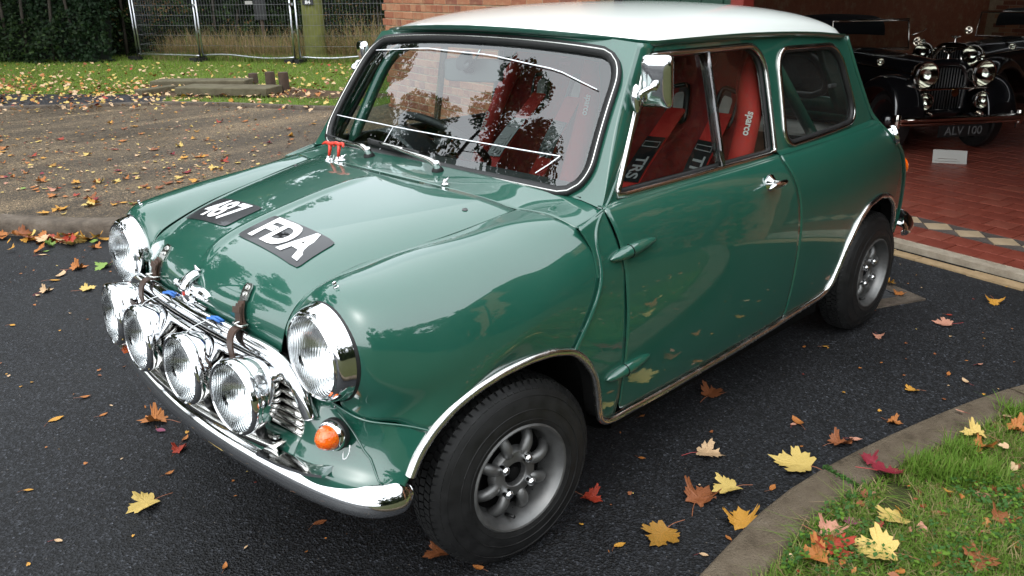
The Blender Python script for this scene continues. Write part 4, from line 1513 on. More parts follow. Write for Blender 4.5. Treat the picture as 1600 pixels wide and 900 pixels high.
# ---- spot lamps on their bar
lamp_bar = empty('lamp_bar', parent=car)
barp = np.array([(.470, -.40, .438), (.505, -.2, .438), (.515, 0, .438), (.505, .2, .438), (.470, .40, .438)])
tube('bar', curve(barp, 30), 1, 'worn_chrome', lamp_bar, prof=[(-.024, -.003), (.024, -.003), (.024, .012), (.021, .012), (.021, .0), (-.021, 0), (-.021, .012), (-.024, .012)], up=(0, 0, 1))
for s in (1, -1):
    lathe('bolt', [(.013, 0), (.013, .003), (.008, .003), (.008, .010), (0, .011)], (.476, s * .375, .438), (0, 0, 1), 'chrome', lamp_bar, n=12)
LY = [(.342, .545, 6), (.126, .562, 2), (-.126, .562, -2), (-.342, .545, -6)]
for y, x, yaw in LY:
    c = np.array([x - .012, y, .558])
    ax = np.array([math.cos(rad(yaw)), math.sin(rad(yaw)), .05])
    lp = lathe('spot_lamp', [(.083, -.004), (.085, .002), (.0855, .012), (.083, .018), (.079, .021), (.076, .019)], c, ax, 'chrome', car, n=56)
    lathe('bowl', [(.083, -.003), (.0835, -.012), (.082, -.024), (.078, -.040), (.070, -.056), (.055, -.070), (.034, -.079), (.015, -.082), (.0005, -.0825)], c, ax, 'chrome', lp, n=56, sharp=None)
    lathe('reflector', [(.078, .014), (.070, -.012), (.054, -.038), (.030, -.055), (.0005, -.060)], c, ax, 'reflector', lp, n=40, sharp=None)
    prof = [(.0775, .016)] + [(.077 * math.cos(t), .016 + .014 * math.sin(t)) for t in np.linspace(.15, pi / 2 - .02, 8)]
    lathe('lens', prof + [(r * .975, h - .003) for r, h in prof[::-1]], c, ax, 'lamp_lens', lp, n=56, sharp=None)
    lathe('bulb', [(.0005, -.055), (.008, -.055), (.009, -.03), (.006, -.02), (.0005, -.018)], c, ax, 'cable_tie_white', lp, n=12, sharp=None)
    tube('bracket', [c + [-.035, 0, -.078], c + [-.038, 0, -.10], c + [-.042, 0, -.118]], .012, 'black_plastic', lp, n=10)
# cable ties with blue tape from the inner lamps to the grille bar
for s in (1, -1):
    a = np.array([.530, s * .126, .648]); b = np.array([.484, .143 if s > 0 else -.10, .666])
    tie = tube('cable_tie', curve([a + [.012, -.012, -.022], a, .5 * (a + b) + [0, 0, .002], b], 10), 1, 'cable_tie_white', lamp_bar, prof=[(-.0045, -.001), (.0045, -.001), (.0045, .001), (-.0045, .001)])
    for o_ in (-.004, .005):
        tube('tape', [b + [.002 + o_, -.004, .002], b + [-.006 + o_, .012, .003], b + [-.012 + o_, .030, -.003]], .0035, 'blue_tape', tie, n=6)

# ---- grille: moustache, slats, side trims
grille = empty('grille', parent=car)
mou = curve([(.452, .470, .515), (.456, .452, .560), (.458, .425, .595), (.462, .385, .622), (.470, .32, .636), (.480, .2, .643), (.487, 0, .646),
             (.480, -.2, .643), (.470, -.32, .636), (.462, -.385, .622), (.458, -.425, .595), (.456, -.452, .560), (.452, -.470, .515)], 120)
mou = mou - [.012, 0, 0]
tube('moustache', mou, 1, 'chrome', grille, prof=[(math.cos(t) * .015, math.sin(t) * .019) for t in np.linspace(0, 2 * pi, 16, endpoint=False)])
low_bar = curve([(.462, .40, .600), (.480, .2, .606), (.486, 0, .608), (.480, -.2, .606), (.462, -.40, .600)], 40)
tube('cross_bar', low_bar, .012, 'chrome', grille, n=10)
for k_ in range(7):
    z = .600 - k_ * .0222
    hw = [.395, .420, .438, .446, .448, .446, .440][k_]
    p = curve([(.443, hw, z), (.458, hw * .5, z + .002), (.463, 0, z + .003), (.458, -hw * .5, z + .002), (.443, -hw, z)], 30)
    tube('slat', p, 1, 'worn_chrome', grille, prof=[(math.cos(t) * .0105, math.sin(t) * .0088) for t in np.linspace(0, 2 * pi, 12, endpoint=False)])
panel('backing', np.array([[(.425, y, z) for z in (.40, .50, .63)] for y in np.linspace(-.44, .44, 9)]), 'underside_black', grille, solid=None)
tube('grille_bolt', [(.452, .335, .515), (.478, .337, .516)], .011, 'brass', grille, n=8)
for s in (1, -1):
    V, F = merge([box_geo((.505, s * .462, .432), (.030, .150, .006), rotz(s * rad(12))), box_geo((.500, s * .535, .440), (.034, .02, .022), rotz(s * rad(12)))])
    bar = tube('bumper_bar', [(.508, s * .37, .424), (.498, s * .44, .424), (.478, s * .515, .425), (.462, s * .555, .430)], 1, 'chrome', fb, prof=[(-.020, -.004), (.020, -.004), (.020, .003), (.015, .006), (-.015, .006), (-.020, .003)], sharp=40)

# ---- front indicators
for s in (1, -1):
    c = np.array([.446, .552, .506]) * [1, s, 1]
    ax = (.90, .30 * s, .10)
    ind = lathe('indicator', [(.033, -.020), (.033, -.004), (.031, .002), (.028, .005), (.0255, .005)], c, ax, 'chrome', car, n=32)
    lathe('lens', [(.0275, .002), (.0265, .010), (.0225, .021), (.0155, .030), (.0075, .034), (.0005, .035)], c, ax, 'amber_lens', ind, n=32, sharp=None)
    lathe('gasket', [(.035, -.022), (.0355, -.010), (.032, -.006)], c, ax, 'black_rubber', ind, n=32)
    tube('wire', curve([c + [-.01, .030 * s, -.028], c + [.004, .052 * s, -.030], c + [.0, .066 * s, -.014], c + [-.006, .064 * s, .004]], 10), .0014, 'cable_tie_white', ind, n=5)

# ---- bonnet furniture: number stickers, straps, badge, release hook
def sticker(name, x0, x1, y0, y1, text, size, sx):
    cs = rounded_loop([(x0, y0), (x1, y0), (x1, y1), (x0, y1)], [.012] * 4, 10)
    k = np.linspace(0, 1, 9)[:-1]
    c0 = cs.mean(0)
    V, F = [], []
    for kk in k:
        for q in (1 - kk) * cs + kk * c0:
            p, n = bonnet_xy(*q); V.append(p + n * .0025)
    p, n = bonnet_xy(*c0); V.append(p + n * .0025)
    V = np.array(V)
    F = grid_faces(8, 40, wrap_v=True) + [[7 * 40 + j, 7 * 40 + (j + 1) % 40, 320] for j in range(40)]
    V, F = oriented(V, F, np.array([.1, 0, 0]))
    st = add(name, V, F, 'sticker_black', car)
    # lettering: read from the front of the car, so its baseline runs along +y and its top points to the windscreen
    t = text_obj('lettering', text, size, None, 'sticker_white', st, extrude=.0, bold=.0050 if text == 'FDA' else .0034, sx=sx)
    for v in t.data.vertices:
        p, n = bonnet_xy(c0[0] - v.co.y, c0[1] + v.co.x)
        v.co = Vector(p + n * .0042)
    t.data.update()
    return st


sticker('number_sticker', .228, .338, .022, .296, 'FDA', .118, 1.0)
sticker('number_sticker', .216, .328, -.308, -.060, '487', .118, .90)

def ribbon(name, path, w, t, mat, parent, wdir=(0, 1, 0)):
    """flat strip: width along wdir, thickness across the path"""
    P = np.array(path, float); T = np.gradient(P, axis=0); T /= np.linalg.norm(T, axis=1)[:, None]
    Wd = np.array(wdir, float); Wd = Wd - T * (T @ Wd)[:, None]; Wd /= np.linalg.norm(Wd, axis=1)[:, None]
    N = np.cross(T, Wd); N *= np.where(N[:, :1] + .5 * N[:, 2:] < 0, -1, 1)
    w = np.broadcast_to(np.asarray(w, float), (len(P),))[:, None]
    V = np.stack([P - Wd * w, P - Wd * w + N * t, P + Wd * w + N * t, P + Wd * w], 1)
    F = grid_faces(len(P), 4, wrap_v=True) + [[0, 1, 2, 3], [(len(P) - 1) * 4 + q for q in (3, 2, 1, 0)]]
    return add(name, V.reshape(-1, 3), F, mat, parent, sharp=40), P, T, N


for sg in (1, -1):
    st = empty('bonnet_strap', parent=car)
    bq = []
    for s_, y_ in ((.385, .2155), (.35, .217), (.31, .219), (.27, .222), (.21, .226), (.14, .231), (.07, .236), (.02, .239)):
        p_, n_ = bonnet_at(s_, sg * y_ / np.interp(s_, np.linspace(0, 1, 8), [b[1] for b in BS]))
        bq.append(p_ + n_ * .003)
    bq = np.array(bq)
    pl = resample(bq[:4], 9)
    _, P_, T_, N_ = ribbon('plate', pl, [.010, .0145, .016, .016, .016, .016, .016, .016, .015], .003, 'worn_chrome', st)
    for k_ in (2, 5):
        lathe('rivet', [(.0062, 0), (.0055, .003), (.0005, .0045)], P_[k_] + N_[k_] * .003, N_[k_], 'worn_chrome', st, n=10)
    path = resample(np.concatenate([bq[3:7] + [.004, 0, .001], [(.478, sg * .242, .668), (.4905, sg * .246, .650), (.494, sg * .249, .630), (.492, sg * .251, .605), (.484, sg * .252, .580)]]), 30)
    for _ in range(4): path[1:-1] = .25 * path[:-2] + .5 * path[1:-1] + .25 * path[2:]
    _, P_, T_, N_ = ribbon('strap', path, .0125, .004, 'leather_brown', st)
    ribbon('strap_tongue', path[1:13] + N_[1:13] * np.linspace(.004, .010, 12)[:, None], .0125, .004, 'leather_brown', st)
    ribbon('keeper', path[2:5] + N_[2:5] * .009, .016, .005, 'leather_brown', st)
    b = path[12]; T = T_[12]; Nn = N_[12]
    q = rounded_loop([(-.018, -.012), (.018, -.012), (.018, .012), (-.018, .012)], [.004] * 4, 6)
    tube('buckle', b + Nn * .010 + q[:, :1] * np.array([0, 1, 0]) + q[:, 1:] * T, .0026, 'worn_chrome', st, closed=True, n=6)
    tube('prong', [b + Nn * .014 - T * .016 + [0, .002, 0], b + Nn * .016, b + Nn * .012 + T * .016], .0022, 'worn_chrome', st, n=6)

badge = empty('bonnet_badge', parent=car)
bc, bn = bonnet_at(.175, 0)
bc = bc + bn * .004
lathe('roundel', [(.024, -.006), (.0245, .008), (.021, .014), (.012, .018), (.0005, .019)], bc + [0, 0, -.006], bn, 'chrome', badge, n=28)
lathe('enamel', [(.008, .0175), (.006, .0200), (.0005, .0205)], bc + [0, 0, -.004], bn, 'red_plastic', badge, n=16, sharp=None)
ct_ = np.array([-.35, 0, .94])
tube('crest', curve([bc + [.016, 0, .008], bc + [.012, 0, .020], bc + [-.004, 0, .034], bc + [-.022, 0, .040]], 10), 1, 'chrome', badge, prof=[(math.cos(t) * .018, math.sin(t) * .011) for t in np.linspace(0, 2 * pi, 14, endpoint=False)], up=(0, 1, 0) if False else (0, 0, 1))
for s in (1, -1):
    rows_ = []
    for y_, h_, d_ in ((.020, .012, .014), (.045, .0115, .013), (.072, .0105, .012), (.086, .0075, .011), (.090, .004, .006)):
        c_ = bc + [-.004 - .25 * y_ * y_, s * y_, .012 - .10 * y_]
        rows_.append([c_ + [-.006, 0, -h_], c_ + [d_ * .8, 0, -h_], c_ + [d_, 0, -h_ * .6], c_ + [d_, 0, h_ * .4], c_ + [d_ * .6, 0, h_], c_ + [-.006, 0, h_]])
    V, F = oriented(np.array(rows_), grid_faces(5, 6, wrap_v=True) + [[0, 1, 2, 3, 4, 5], [29, 28, 27, 26, 25, 24]], bc + [0, s * .05, .01])
    add('badge_bar', V, F, 'chrome', badge, sharp=30)
V, F = oriented(np.array([[bc + [.004, y_, -.030], bc + [.010, y_, -.026], bc + [.002, y_, -.019]] for y_ in np.linspace(-.085, .085, 7)]), grid_faces(7, 3), bc)
add('plinth', V, F, 'chrome', badge)
p, n = bonnet_at(.335, 0)
tube('release_hook', curve([p + [0, .010, .002], p + [.006, .002, .010], p + [.004, -.008, .012], p + [.006, -.002, .004], p + [.012, .006, 0], p + [.014, -.004, -.006], p + [.013, -.012, -.004]], 18), .0028, 'chrome', car, n=6)
for s in (1, -1):
    p, n = np.array([.366, s * .502, .7995]), np.array([.35, 0, .93])
    lathe('wing_stud', [(.006, -.002), (.006, .003), (.0035, .004), (.0035, .009), (.005, .011), (.004, .015), (0, .016)], p, n, 'chrome', car, n=12)
    p, n = bonnet_xy(.29, .20 * s) if False else bonnet_at(.945, .86 * s)
    lathe('bonnet_stud', [(.007, -.001), (.007, .002), (.003, .003), (0, .006)], p, n, 'alloy_dark', car, n=10)

# ---- scuttle furniture: wipers, washer jets, pull knobs
def on_scuttle(x, y):
    d = (SG[..., 0] - x) ** 2 + (SG[..., 1] - y) ** 2
    i, j = np.unravel_index(np.argmin(d), d.shape)
    return np.array([x, y, SG[i, j, 2]])


for y, ey, ez in ((.123, -.145, .922), (-.203, -.427, .903)):
    wp = empty('wiper', parent=car)
    b = on_scuttle(-.222, y)
    lathe('boot', [(.017, -.002), (.017, .003), (.013, .010), (.010, .015), (.009, .016)], b, (.35, .25, 1), 'black_rubber', wp, n=18)
    lathe('spindle', [(.0105, .010), (.0105, .024), (.008, .030), (0, .031)], b, (.35, .25, 1), 'chrome', wp, n=14)
    e = np.array([b[0] - .085, ey, ez])
    e[0] = float(ws(e[1], e[2])) + .030
    arm = curve([b + [.008, .006, .018], b + [.002, -.040, .028], .5 * (b + e) + [.010, 0, .016], e], 16)
    tube('arm', arm, np.concatenate([np.linspace(.0100, .0095, 5), np.linspace(.008, .0032, 11)]), 'worn_chrome', wp, n=8)
    bl = np.array([(float(ws(yy_, ez - .006)) + .014, yy_, ez - .008 - .02 * (yy_ - e[1])) for yy_ in np.linspace(e[1] - .14, e[1] + .13, 12)])
    tube('blade', bl, 1, 'black_rubber', wp, prof=[(-.004, -.010), (.004, -.010), (.004, .006), (.001, .010), (-.004, .006)])
    tube('blade_spine', bl[3:9] + [.006, 0, .008], .0035, 'worn_chrome', wp, n=6)
for y in (.24, -.24):
    b = on_scuttle(-.150, y)
    jet = lathe('washer_jet', [(.011, -.001), (.011, .004), (.007, .008), (.0065, .014), (.004, .017), (0, .0175)], b, (0, 0, 1), 'chrome', car, n=14)
    tube('nozzle', [b + [0, 0, .012], b + [-.014, 0, .018]], .003, 'chrome', jet, n=6)
for y in (-.255, -.305):
    b = on_scuttle(-.145, y)
    kn = lathe('pull_knob', [(.014, -.001), (.014, .004), (.009, .008), (.008, .014), (.006, .015)], b, (0, 0, 1), 'chrome', car, n=18)
    tube('stem', [b + [0, 0, .010], b + [-.003, 0, .025], b + [-.006, .003, .048]], [.0045, .005, .0065], 'red_plastic', kn, n=10)
    tp = b + [-.006, .003, .050]
    tube('grip', curve([tp + [.010, -.030, -.003], tp + [.002, -.015, .003], tp, tp + [-.002, .015, .003], tp + [.006, .029, -.004]], 14), [.002, .004, .005, .0055, .006, .006, .0065, .0065, .006, .006, .0055, .005, .004, .002], 'red_plastic', kn, n=8)

# ---- wheels
def wheel(cx, cy, s, steer=0.0):
    w = empty('wheel', (cx, cy, .247), rz=rad(steer) + (0 if s > 0 else pi), parent=car)
    R, hw = .247, .078                     # axis +y outward; cy is the outer rim face
    y0 = -.056
    # tyre carcass
    prof = [(.139, .010), (.150, .016), (.170, .0145), (.195, .010), (.214, .004), (.226, -.004), (.2345, -.010)]
    inner = [(r, 2 * y0 - h) for r, h in prof[::-1]]
    tread = [(.240, -.018), (.2415, -.040), (.242, y0), (.2415, 2 * y0 + .040), (.240, 2 * y0 + .018)]
    tyre = lathe('tyre', prof + tread + inner, (0, 0, 0), (0, 1, 0), 'black_rubber', w, n=72, sharp=None)
    tv, tf, k = [], [], 0
    # tread lugs in rows, chamfered on to the shoulder
    nl = 76
    lugs = []
    for row, (h0, h1, r0, r1, ph) in enumerate(((-.004, -.020, .2255, .2425, 0), (-.023, -.040, .2435, .2452, .5), (-.043, -.060, .245, .247, 0), (-.064, -.081, .247, .245, .5), (-.082, -.094, .2452, .2435, 0), (-.096, -.108, .2425, .2255, .5))):
        for i in range(nl):
            a0 = (i + ph) / nl * 2 * pi; da = 2 * pi / nl * (.36 if row in (0, 5) else .40)
            skew = .014 * (1 if row % 2 else -1)
            P = []
            for (h, r) in ((h0, r0), (h1, r1)):
                for sg in (-1, 1):
                    for dr in (-.006, .0022):
                        a = a0 + sg * da + (skew if h == h1 else 0)
                        P.append((math.cos(a) * (r + dr), h, math.sin(a) * (r + dr)))
            lugs.append((np.array(P), [[1, 3, 7, 5], [0, 1, 5, 4], [2, 6, 7, 3], [0, 2, 3, 1], [4, 5, 7, 6]]))
    V, F = merge(lugs)
    o = add('tread', V, F, 'black_rubber', tyre, smooth=False); o['kind'] = 'stuff'
    for rr, hh in ((.2135, .0052), (.181, .0135), (.156, .0162)):
        lathe('sidewall_rib', [(rr - .0012, hh - .001), (rr, hh + .0012), (rr + .0012, hh - .001)], (0, 0, 0), (0, 1, 0), 'black_rubber', tyre, n=72, sharp=None)
    # alloy rim: lip, dished barrel, hub face with eight petals
    rim = lathe('rim', [(.138, .000), (.1435, .006), (.1435, .013), (.139, .016), (.1345, .014), (.130, .006), (.1235, -.004), (.1205, -.022), (.117, -.045), (.112, -.058)], (0, 0, 0), (0, 1, 0), 'alloy', w, n=64)
    yv = np.array([0, 1.0, 0])
    lathe('barrel', [(.118, -.040), (.116, -.056), (.06, -.060), (.0005, -.060)], (0, 0, 0), (0, 1, 0), 'underside_black', rim, n=40)
    lathe('hub_face', [(.070, -.034), (.066, -.022), (.060, -.0145), (.052, -.0125), (.034, -.0125), (.0315, -.015), (.031, -.040)], (0, 0, 0), (0, 1, 0), 'alloy', rim, n=48)
    lathe('hub_centre', [(.031, -.030), (.024, -.034), (.017, -.032), (.016, -.020), (.011, -.017), (.0005, -.017)], (0, 0, 0), (0, 1, 0), 'underside_black', rim, n=24)
    for i in range(8):
        a = (i + .5) / 8 * 2 * pi + .10
        d = np.array([math.cos(a), 0, math.sin(a)])
        path = curve([d * .054 + yv * -.024, d * .066 + yv * -.0185, d * .084 + yv * -.0175, d * .102 + yv * -.027, d * .121 + yv * -.046], 12)
        V, F = tube_geo(path, [.010, .0125, .014, .0148, .015, .015, .0148, .0145, .0142, .014, .014, .0145], n=12, up=tuple(np.cross(d, yv)))
        add('petal', V, F, 'alloy', rim)
    for i in range(4):
        a = rad(38) + i * pi / 2
        d = np.array([math.cos(a), 0, math.sin(a)])
        lathe('wheel_nut', [(.0120, -.020), (.0120, .000), (.0105, .004), (.006, .008), (.0005, .0085)], d * .0500, (0, 1, 0), 'chrome', rim, n=12)
    tube('valve', [np.array([.02, -.03, -.116]), np.array([.02, .004, -.106])], .0045, 'black_rubber', rim, n=8)
    lathe('brake_drum', [(.0005, -.07), (.105, -.07), (.108, -.10)], (0, 0, 0), (0, 1, 0), 'underside_black', w, n=24)
    return w


wheel(0, .652, 1, -6.5)
wheel(0, -.652, -1, -6.5)
wheel(-2.036, .630, 1)
wheel(-2.036, -.630, -1)

# ---- cabin: seats, harness, steering wheel, dash, roll cage, mirror
def seat(yc, s_label):
    st = empty('seat', parent=car)
    # shell section: rows up the back, columns across
    rows = []
    zs = [.40, .55, .70, .85, .98, 1.08, 1.16, 1.20]
    hw = [.235, .240, .245, .240, .225, .190, .165, .130]
    for z, h in zip(zs, hw):
        xb = -1.045 - (z - .40) * .30
        wing = np.interp(z, [.40, .60, .80, .95, 1.10, 1.20], [.14, .16, .13, .10, .085, .03])
        cols = [(-1.0, wing), (-.97, wing + .012), (-.85, wing * .85), (-.68, wing * .35), (-.4, .01), (0, 0), (.4, .01), (.68, wing * .35), (.85, wing * .85), (.97, wing + .012), (1.0, wing)]
        rows.append([(xb + dx, yc + t * h, z) for t, dx in cols])
    G = surf(rows, 40, 56)
    V, F = oriented(G, grid_faces(40, 56), np.array([-2.5, yc, .8]))
    shell = add('seat_back', V, F, 'seat_red', st, solid=.045)
    # outer bolster covers
    for sg in (1, -1):
        c_ = np.array([(-1.045 - (z - .40) * .30 + np.interp(z, [.40, .60, .80, .95, 1.10, 1.20], [.14, .16, .13, .10, .085, .03]) - .012, yc + sg * np.interp(z, zs, hw) * .985, z) for z in np.linspace(.5, 1.15, 16)])
        V, F = tube_geo(curve(c_, 30), np.concatenate([np.linspace(.02, .036, 6), np.full(18, .037), np.linspace(.036, .016, 6)]), n=14)
        add('bolster', V, F, 'seat_red_bright', st)
    sq = [[(x, yc + t * .22, .36 + .10 * abs(t) ** 3 + (x + 1.0) * .12) for t in np.linspace(-1, 1, 9)] for x in (-1.02, -.9, -.75, -.62, -.55)]
    V, F = oriented(surf(sq, 16, 24), grid_faces(16, 24), np.array([-.8, yc, -1]))
    add('seat_base', V, F, 'seat_red', st, solid=.06)

    def back_x(z): return -1.045 - (z - .40) * .30
    nrm = np.array([.958, 0, .287])
    for sg in (1, -1):
        # belt slot, then webbing with its black patch
        zc = .985
        q = rounded_loop([(-.040, -.062), (.040, -.062), (.050, .045), (-.022, .062)], [.02] * 4, 6) * [sg, 1]
        V = np.array([(back_x(zc + b) + .014, yc + sg * .088 + a, zc + b) for a, b in q])
        slot = add('belt_slot', V, [list(range(24))], 'black_plastic', st, smooth=False)
        tube('slot_rim', V + [.004, 0, 0], .008, 'black_plastic', st, closed=True, n=8)
        q2 = q * .52 + [0, .004]
        V2 = np.array([(back_x(zc + b) + .018, yc + sg * .088 + a, zc + b) for a, b in q2])
        add('slot_light_patch', V2, [list(range(24))], 'parcel_grey', st, smooth=False)  # grey patch painted for the rear window light showing through the slot
        fwd = 1.0 if sg < 0 else .30
        path = curve([(back_x(.965) + .022, yc + sg * .088, .965), (back_x(.90) + .035 + .05 * fwd, yc + sg * .086, .90), (back_x(.80) + .05 + .14 * fwd, yc + sg * .078, .80), (back_x(.70) + .05 + .22 * fwd, yc + sg * .065, .70), (back_x(.55) + .12 + .25 * fwd, yc + sg * .03, .55)], 30)
        V, F = tube_geo(path, 1, prof=[(-.002, -.030), (.002, -.030), (.002, .030), (-.002, .030)], up=(0, 1, 0))
        V, F = tube_geo(path, 1, prof=[(-.037, -.002), (.037, -.002), (.037, .002), (-.037, .002)], up=(0, 1, 0) if False else (1, 0, .2))
        belt = add('harness_belt', V, F, 'belt_red', st, sharp=40)
        P, T, N, B = frames(path, up=(1, 0, .2))
        # patch with lettering
        i0, i1 = 9, 19
        o_ = B if (B[14] @ np.array([1, 0, .3])) > 0 else -B
        V = np.stack([P[i0:i1] + o_[i0:i1] * .006 - N[i0:i1] * .036, P[i0:i1] + o_[i0:i1] * .006 + N[i0:i1] * .036], 1)
        add('belt_patch', V.reshape(-1, 3), grid_faces(i1 - i0, 2), 'sticker_black', belt, smooth=False, solid=.002)
        Mx = frame_matrix(P[15] + o_[15] * .0085, T[14] * -1 if False else T[14], o_[14])
        text_obj('patch_lettering', 'TRS', .060, Mx, 'patch_grey', belt, extrude=.0003, bold=.0012)
        fr = np.array([P[10] - N[10] * .030, P[10] + N[10] * .030, P[11] + N[11] * .030, P[11] - N[11] * .030])
        tube('patch_box', [fr[0] + o_[10] * .009, fr[1] + o_[10] * .009, fr[2] + o_[11] * .009, fr[3] + o_[11] * .009], .0016, 'patch_grey', belt, closed=True, n=4)
    # maker's name on the bolsters and emblem on the head rest
    zt = .86
    for sg, up_ in ((1, 1), (-1, 1)):
        wv = .165
        p = np.array([back_x(zt) + .150, yc + sg * .232, zt]) if sg < 0 else np.array([back_x(.945) + .102, yc + .222, .945])
        n_ = np.array([.80, -.45 * sg * 0 + .5 * (1 if sg > 0 else .75), .25])
        xd = np.array([-.28 * -1, 0, -1.0]) if sg > 0 else np.array([.25, .35, .9])
        if sg > 0:
            n_ = np.array([.84, .50, .22]); n_ /= np.linalg.norm(n_)
            p = np.array([back_x(.955) + .099 - .012, yc + .2265, .950]) + n_ * .0285; xd = np.array([.09, .012, -.2])
        text_obj('embroidery', 'sparco', .036 if sg < 0 else .032, frame_matrix(p + n_ / np.linalg.norm(n_) * .020, xd, n_), 'embroidery_white', st, extrude=.0003, bold=.0008, sx=.85)
    e0 = np.array([back_x(1.125) + .012, yc, 1.125])
    text_obj('emblem_text', 'SPARCO', .016, frame_matrix(e0 + [.010, 0, -.045], (0, 1, 0), nrm), 'embroidery_red', st, extrude=.0003)
    a_ = np.linspace(0, 2 * pi, 20, endpoint=False)
    tube('emblem_ring', e0 + nrm * .008 + np.stack([-.287 * .026 * np.sin(a_), .026 * np.cos(a_), .958 * .026 * np.sin(a_)], 1), .0018, 'embroidery_red', st, closed=True, n=5)
    text_obj('emblem', 'S', .046, frame_matrix(e0 + nrm * .008, (0, 1, 0), nrm), 'embroidery_red', st, extrude=.0003)


seat(.325, 'left')
seat(-.325, 'right')

dash = panel('dashboard', surf([[(-.30, y, .878), (-.40, y, .872), (-.47, y, .852), (-.49, y, .78), (-.46, y, .70)] for y in (-.58, -.3, 0, .3, .58)], 20, 16), 'cabin_dark', c=np.array([-.3, 0, .5]), solid=.004)
for yb in np.linspace(-.34, -.16, 2):
    lathe('gauge', [(.048, 0), (.05, .006), (.046, .008), (.045, .002), (.0005, .002)], (-.492, yb, .80), (-1, 0, .1), 'black_plastic', dash, n=20)
binn = surf([[(-.36, -.33 + y, .88 + .055 * (1 - (y / .17) ** 2)), (-.47, -.33 + y, .875 + .065 * (1 - (y / .17) ** 2))] for y in np.linspace(-.17, .17, 9)], 17, 6)
panel('instrument_hood', binn, 'black_plastic', dash, c=np.array([-.4, -.33, .7]))
sw_c = np.array([-.62, -.32, .865]); sw_ax = np.array([-.62, 0, .78])
a0_, s0_, t0_ = basis(sw_ax)
sw = empty('steering_wheel', parent=car)
t_ = np.linspace(0, 2 * pi, 40, endpoint=False)
tube('wheel_rim', sw_c + .165 * (np.cos(t_)[:, None] * s0_ + np.sin(t_)[:, None] * t0_), .0135, 'black_rubber', sw, closed=True, n=10)
for k_ in range(3):
    a = rad(-90 + 120 * k_)
    d = math.cos(a) * s0_ + math.sin(a) * t0_
    tube('spoke', [sw_c - a0_ * .02 + d * .02, sw_c + d * .16], .008, 'worn_chrome', sw, n=6)
lathe('boss', [(.035, -.03), (.035, -.005), (.02, 0), (0, 0)], sw_c, sw_ax, 'black_plastic', sw, n=18)
tube('column', [sw_c, sw_c - a0_ * .40], .022, 'black_plastic', sw, n=10)

cage = empty('roll_cage', parent=car)
for s in (1, -1):
    m = np.array([1, s, 1])
    tube('cage_tube', curve(np.array([(-.42, .555, .40), (-.40, .560, .80), (-.44, .545, .95), (-.53, .510, 1.12), (-.60, .47, 1.185), (-.75, .45, 1.215), (-1.25, .45, 1.222)]) * m, 40), .0195, 'green_paint', cage, n=12)
    tube('cage_tube', curve(np.array([(-1.262, .585, .36), (-1.262, .590, .80), (-1.262, .560, 1.02), (-1.262, .50, 1.175), (-1.262, .40, 1.222), (-1.262, .2, 1.232), (-1.262, 0, 1.234)]) * m, 40), .0195, 'green_paint', cage, n=12)
    tube('cage_tube', np.array([(-1.262, .535, 1.135), (-1.45, .52, 1.00), (-1.66, .50, .85), (-1.85, .49, .70)]) * m, .0205, 'green_paint', cage, n=12)
tube('cage_tube', curve([(-.585, -.478, 1.178), (-.545, -.3, 1.205), (-.53, 0, 1.212), (-.545, .3, 1.205), (-.585, .478, 1.178)], 30), .0195, 'cabin_dark', cage, n=12)
tube('cage_tube', [(-1.262, -.56, .72), (-1.262, .56, .72)], .0195, 'green_paint', cage, n=10)

rv = empty('interior_mirror', parent=car)
mc = np.array([-.492, -.02, 1.133])
q = rounded_loop([(-.098, -.034), (.098, -.034), (.098, .034), (-.098, .034)], [.014] * 4, 8)
fx, fy_, fz_ = basis((.93, .34, .10))
V = np.array([[mc + fx * d_ + a_ * sc_ * fy_ + b_ * sc_ * fz_ for a_, b_ in q] for d_, sc_ in ((-.012, 1), (0, 1), (.006, .93))])
V, F = oriented(V, grid_faces(3, 32, wrap_v=True) + [list(range(64, 96)), list(range(32))], mc)
add('mirror_shell', V, F, 'mirror_back', rv, sharp=40)
lathe('suction_cup', [(.033, 0), (.026, .008), (.012, .014), (.010, .028), (0, .03)], (float(ws(-.01, 1.165)) - .006, -.01, 1.165), (-.83, 0, -.55), 'black_rubber', rv, n=20)
tube('stalk', curve([(float(ws(-.01, 1.165)) - .03, -.01, 1.155), mc + [.03, 0, .005], mc], 8), .010, 'black_plastic', rv, n=8)
tube('mirror_bracket', [(-.51, .015, 1.215), mc + [.01, .012, .02]], .004, 'worn_chrome', rv, n=6)

panel('parcel_shelf', np.array([[(x, y, .845 - .015 * (x + 1.9)) for y in np.linspace(-.54, .54, 9)] for x in (-1.92, -1.75, -1.62)]), 'parcel_grey', c=np.array([-1.7, 0, 0]))
panel('rear_seat_panel', np.array([[(-1.62 + .12 * (.84 - z), y, z) for y in np.linspace(-.52, .52, 7)] for z in (.40, .62, .84)]), 'cabin_dark', c=np.array([-2.5, 0, .5]))
hl_ = np.array([[ (x, y, 1.243 - .10 * (y / .5) ** 2 * .35) for y in np.linspace(-.50, .50, 9)] for x in np.linspace(-.60, -1.75, 6)])
panel('headlining', hl_, 'cabin_dark', c=np.array([-1.1, 0, 1.6]), solid=None)
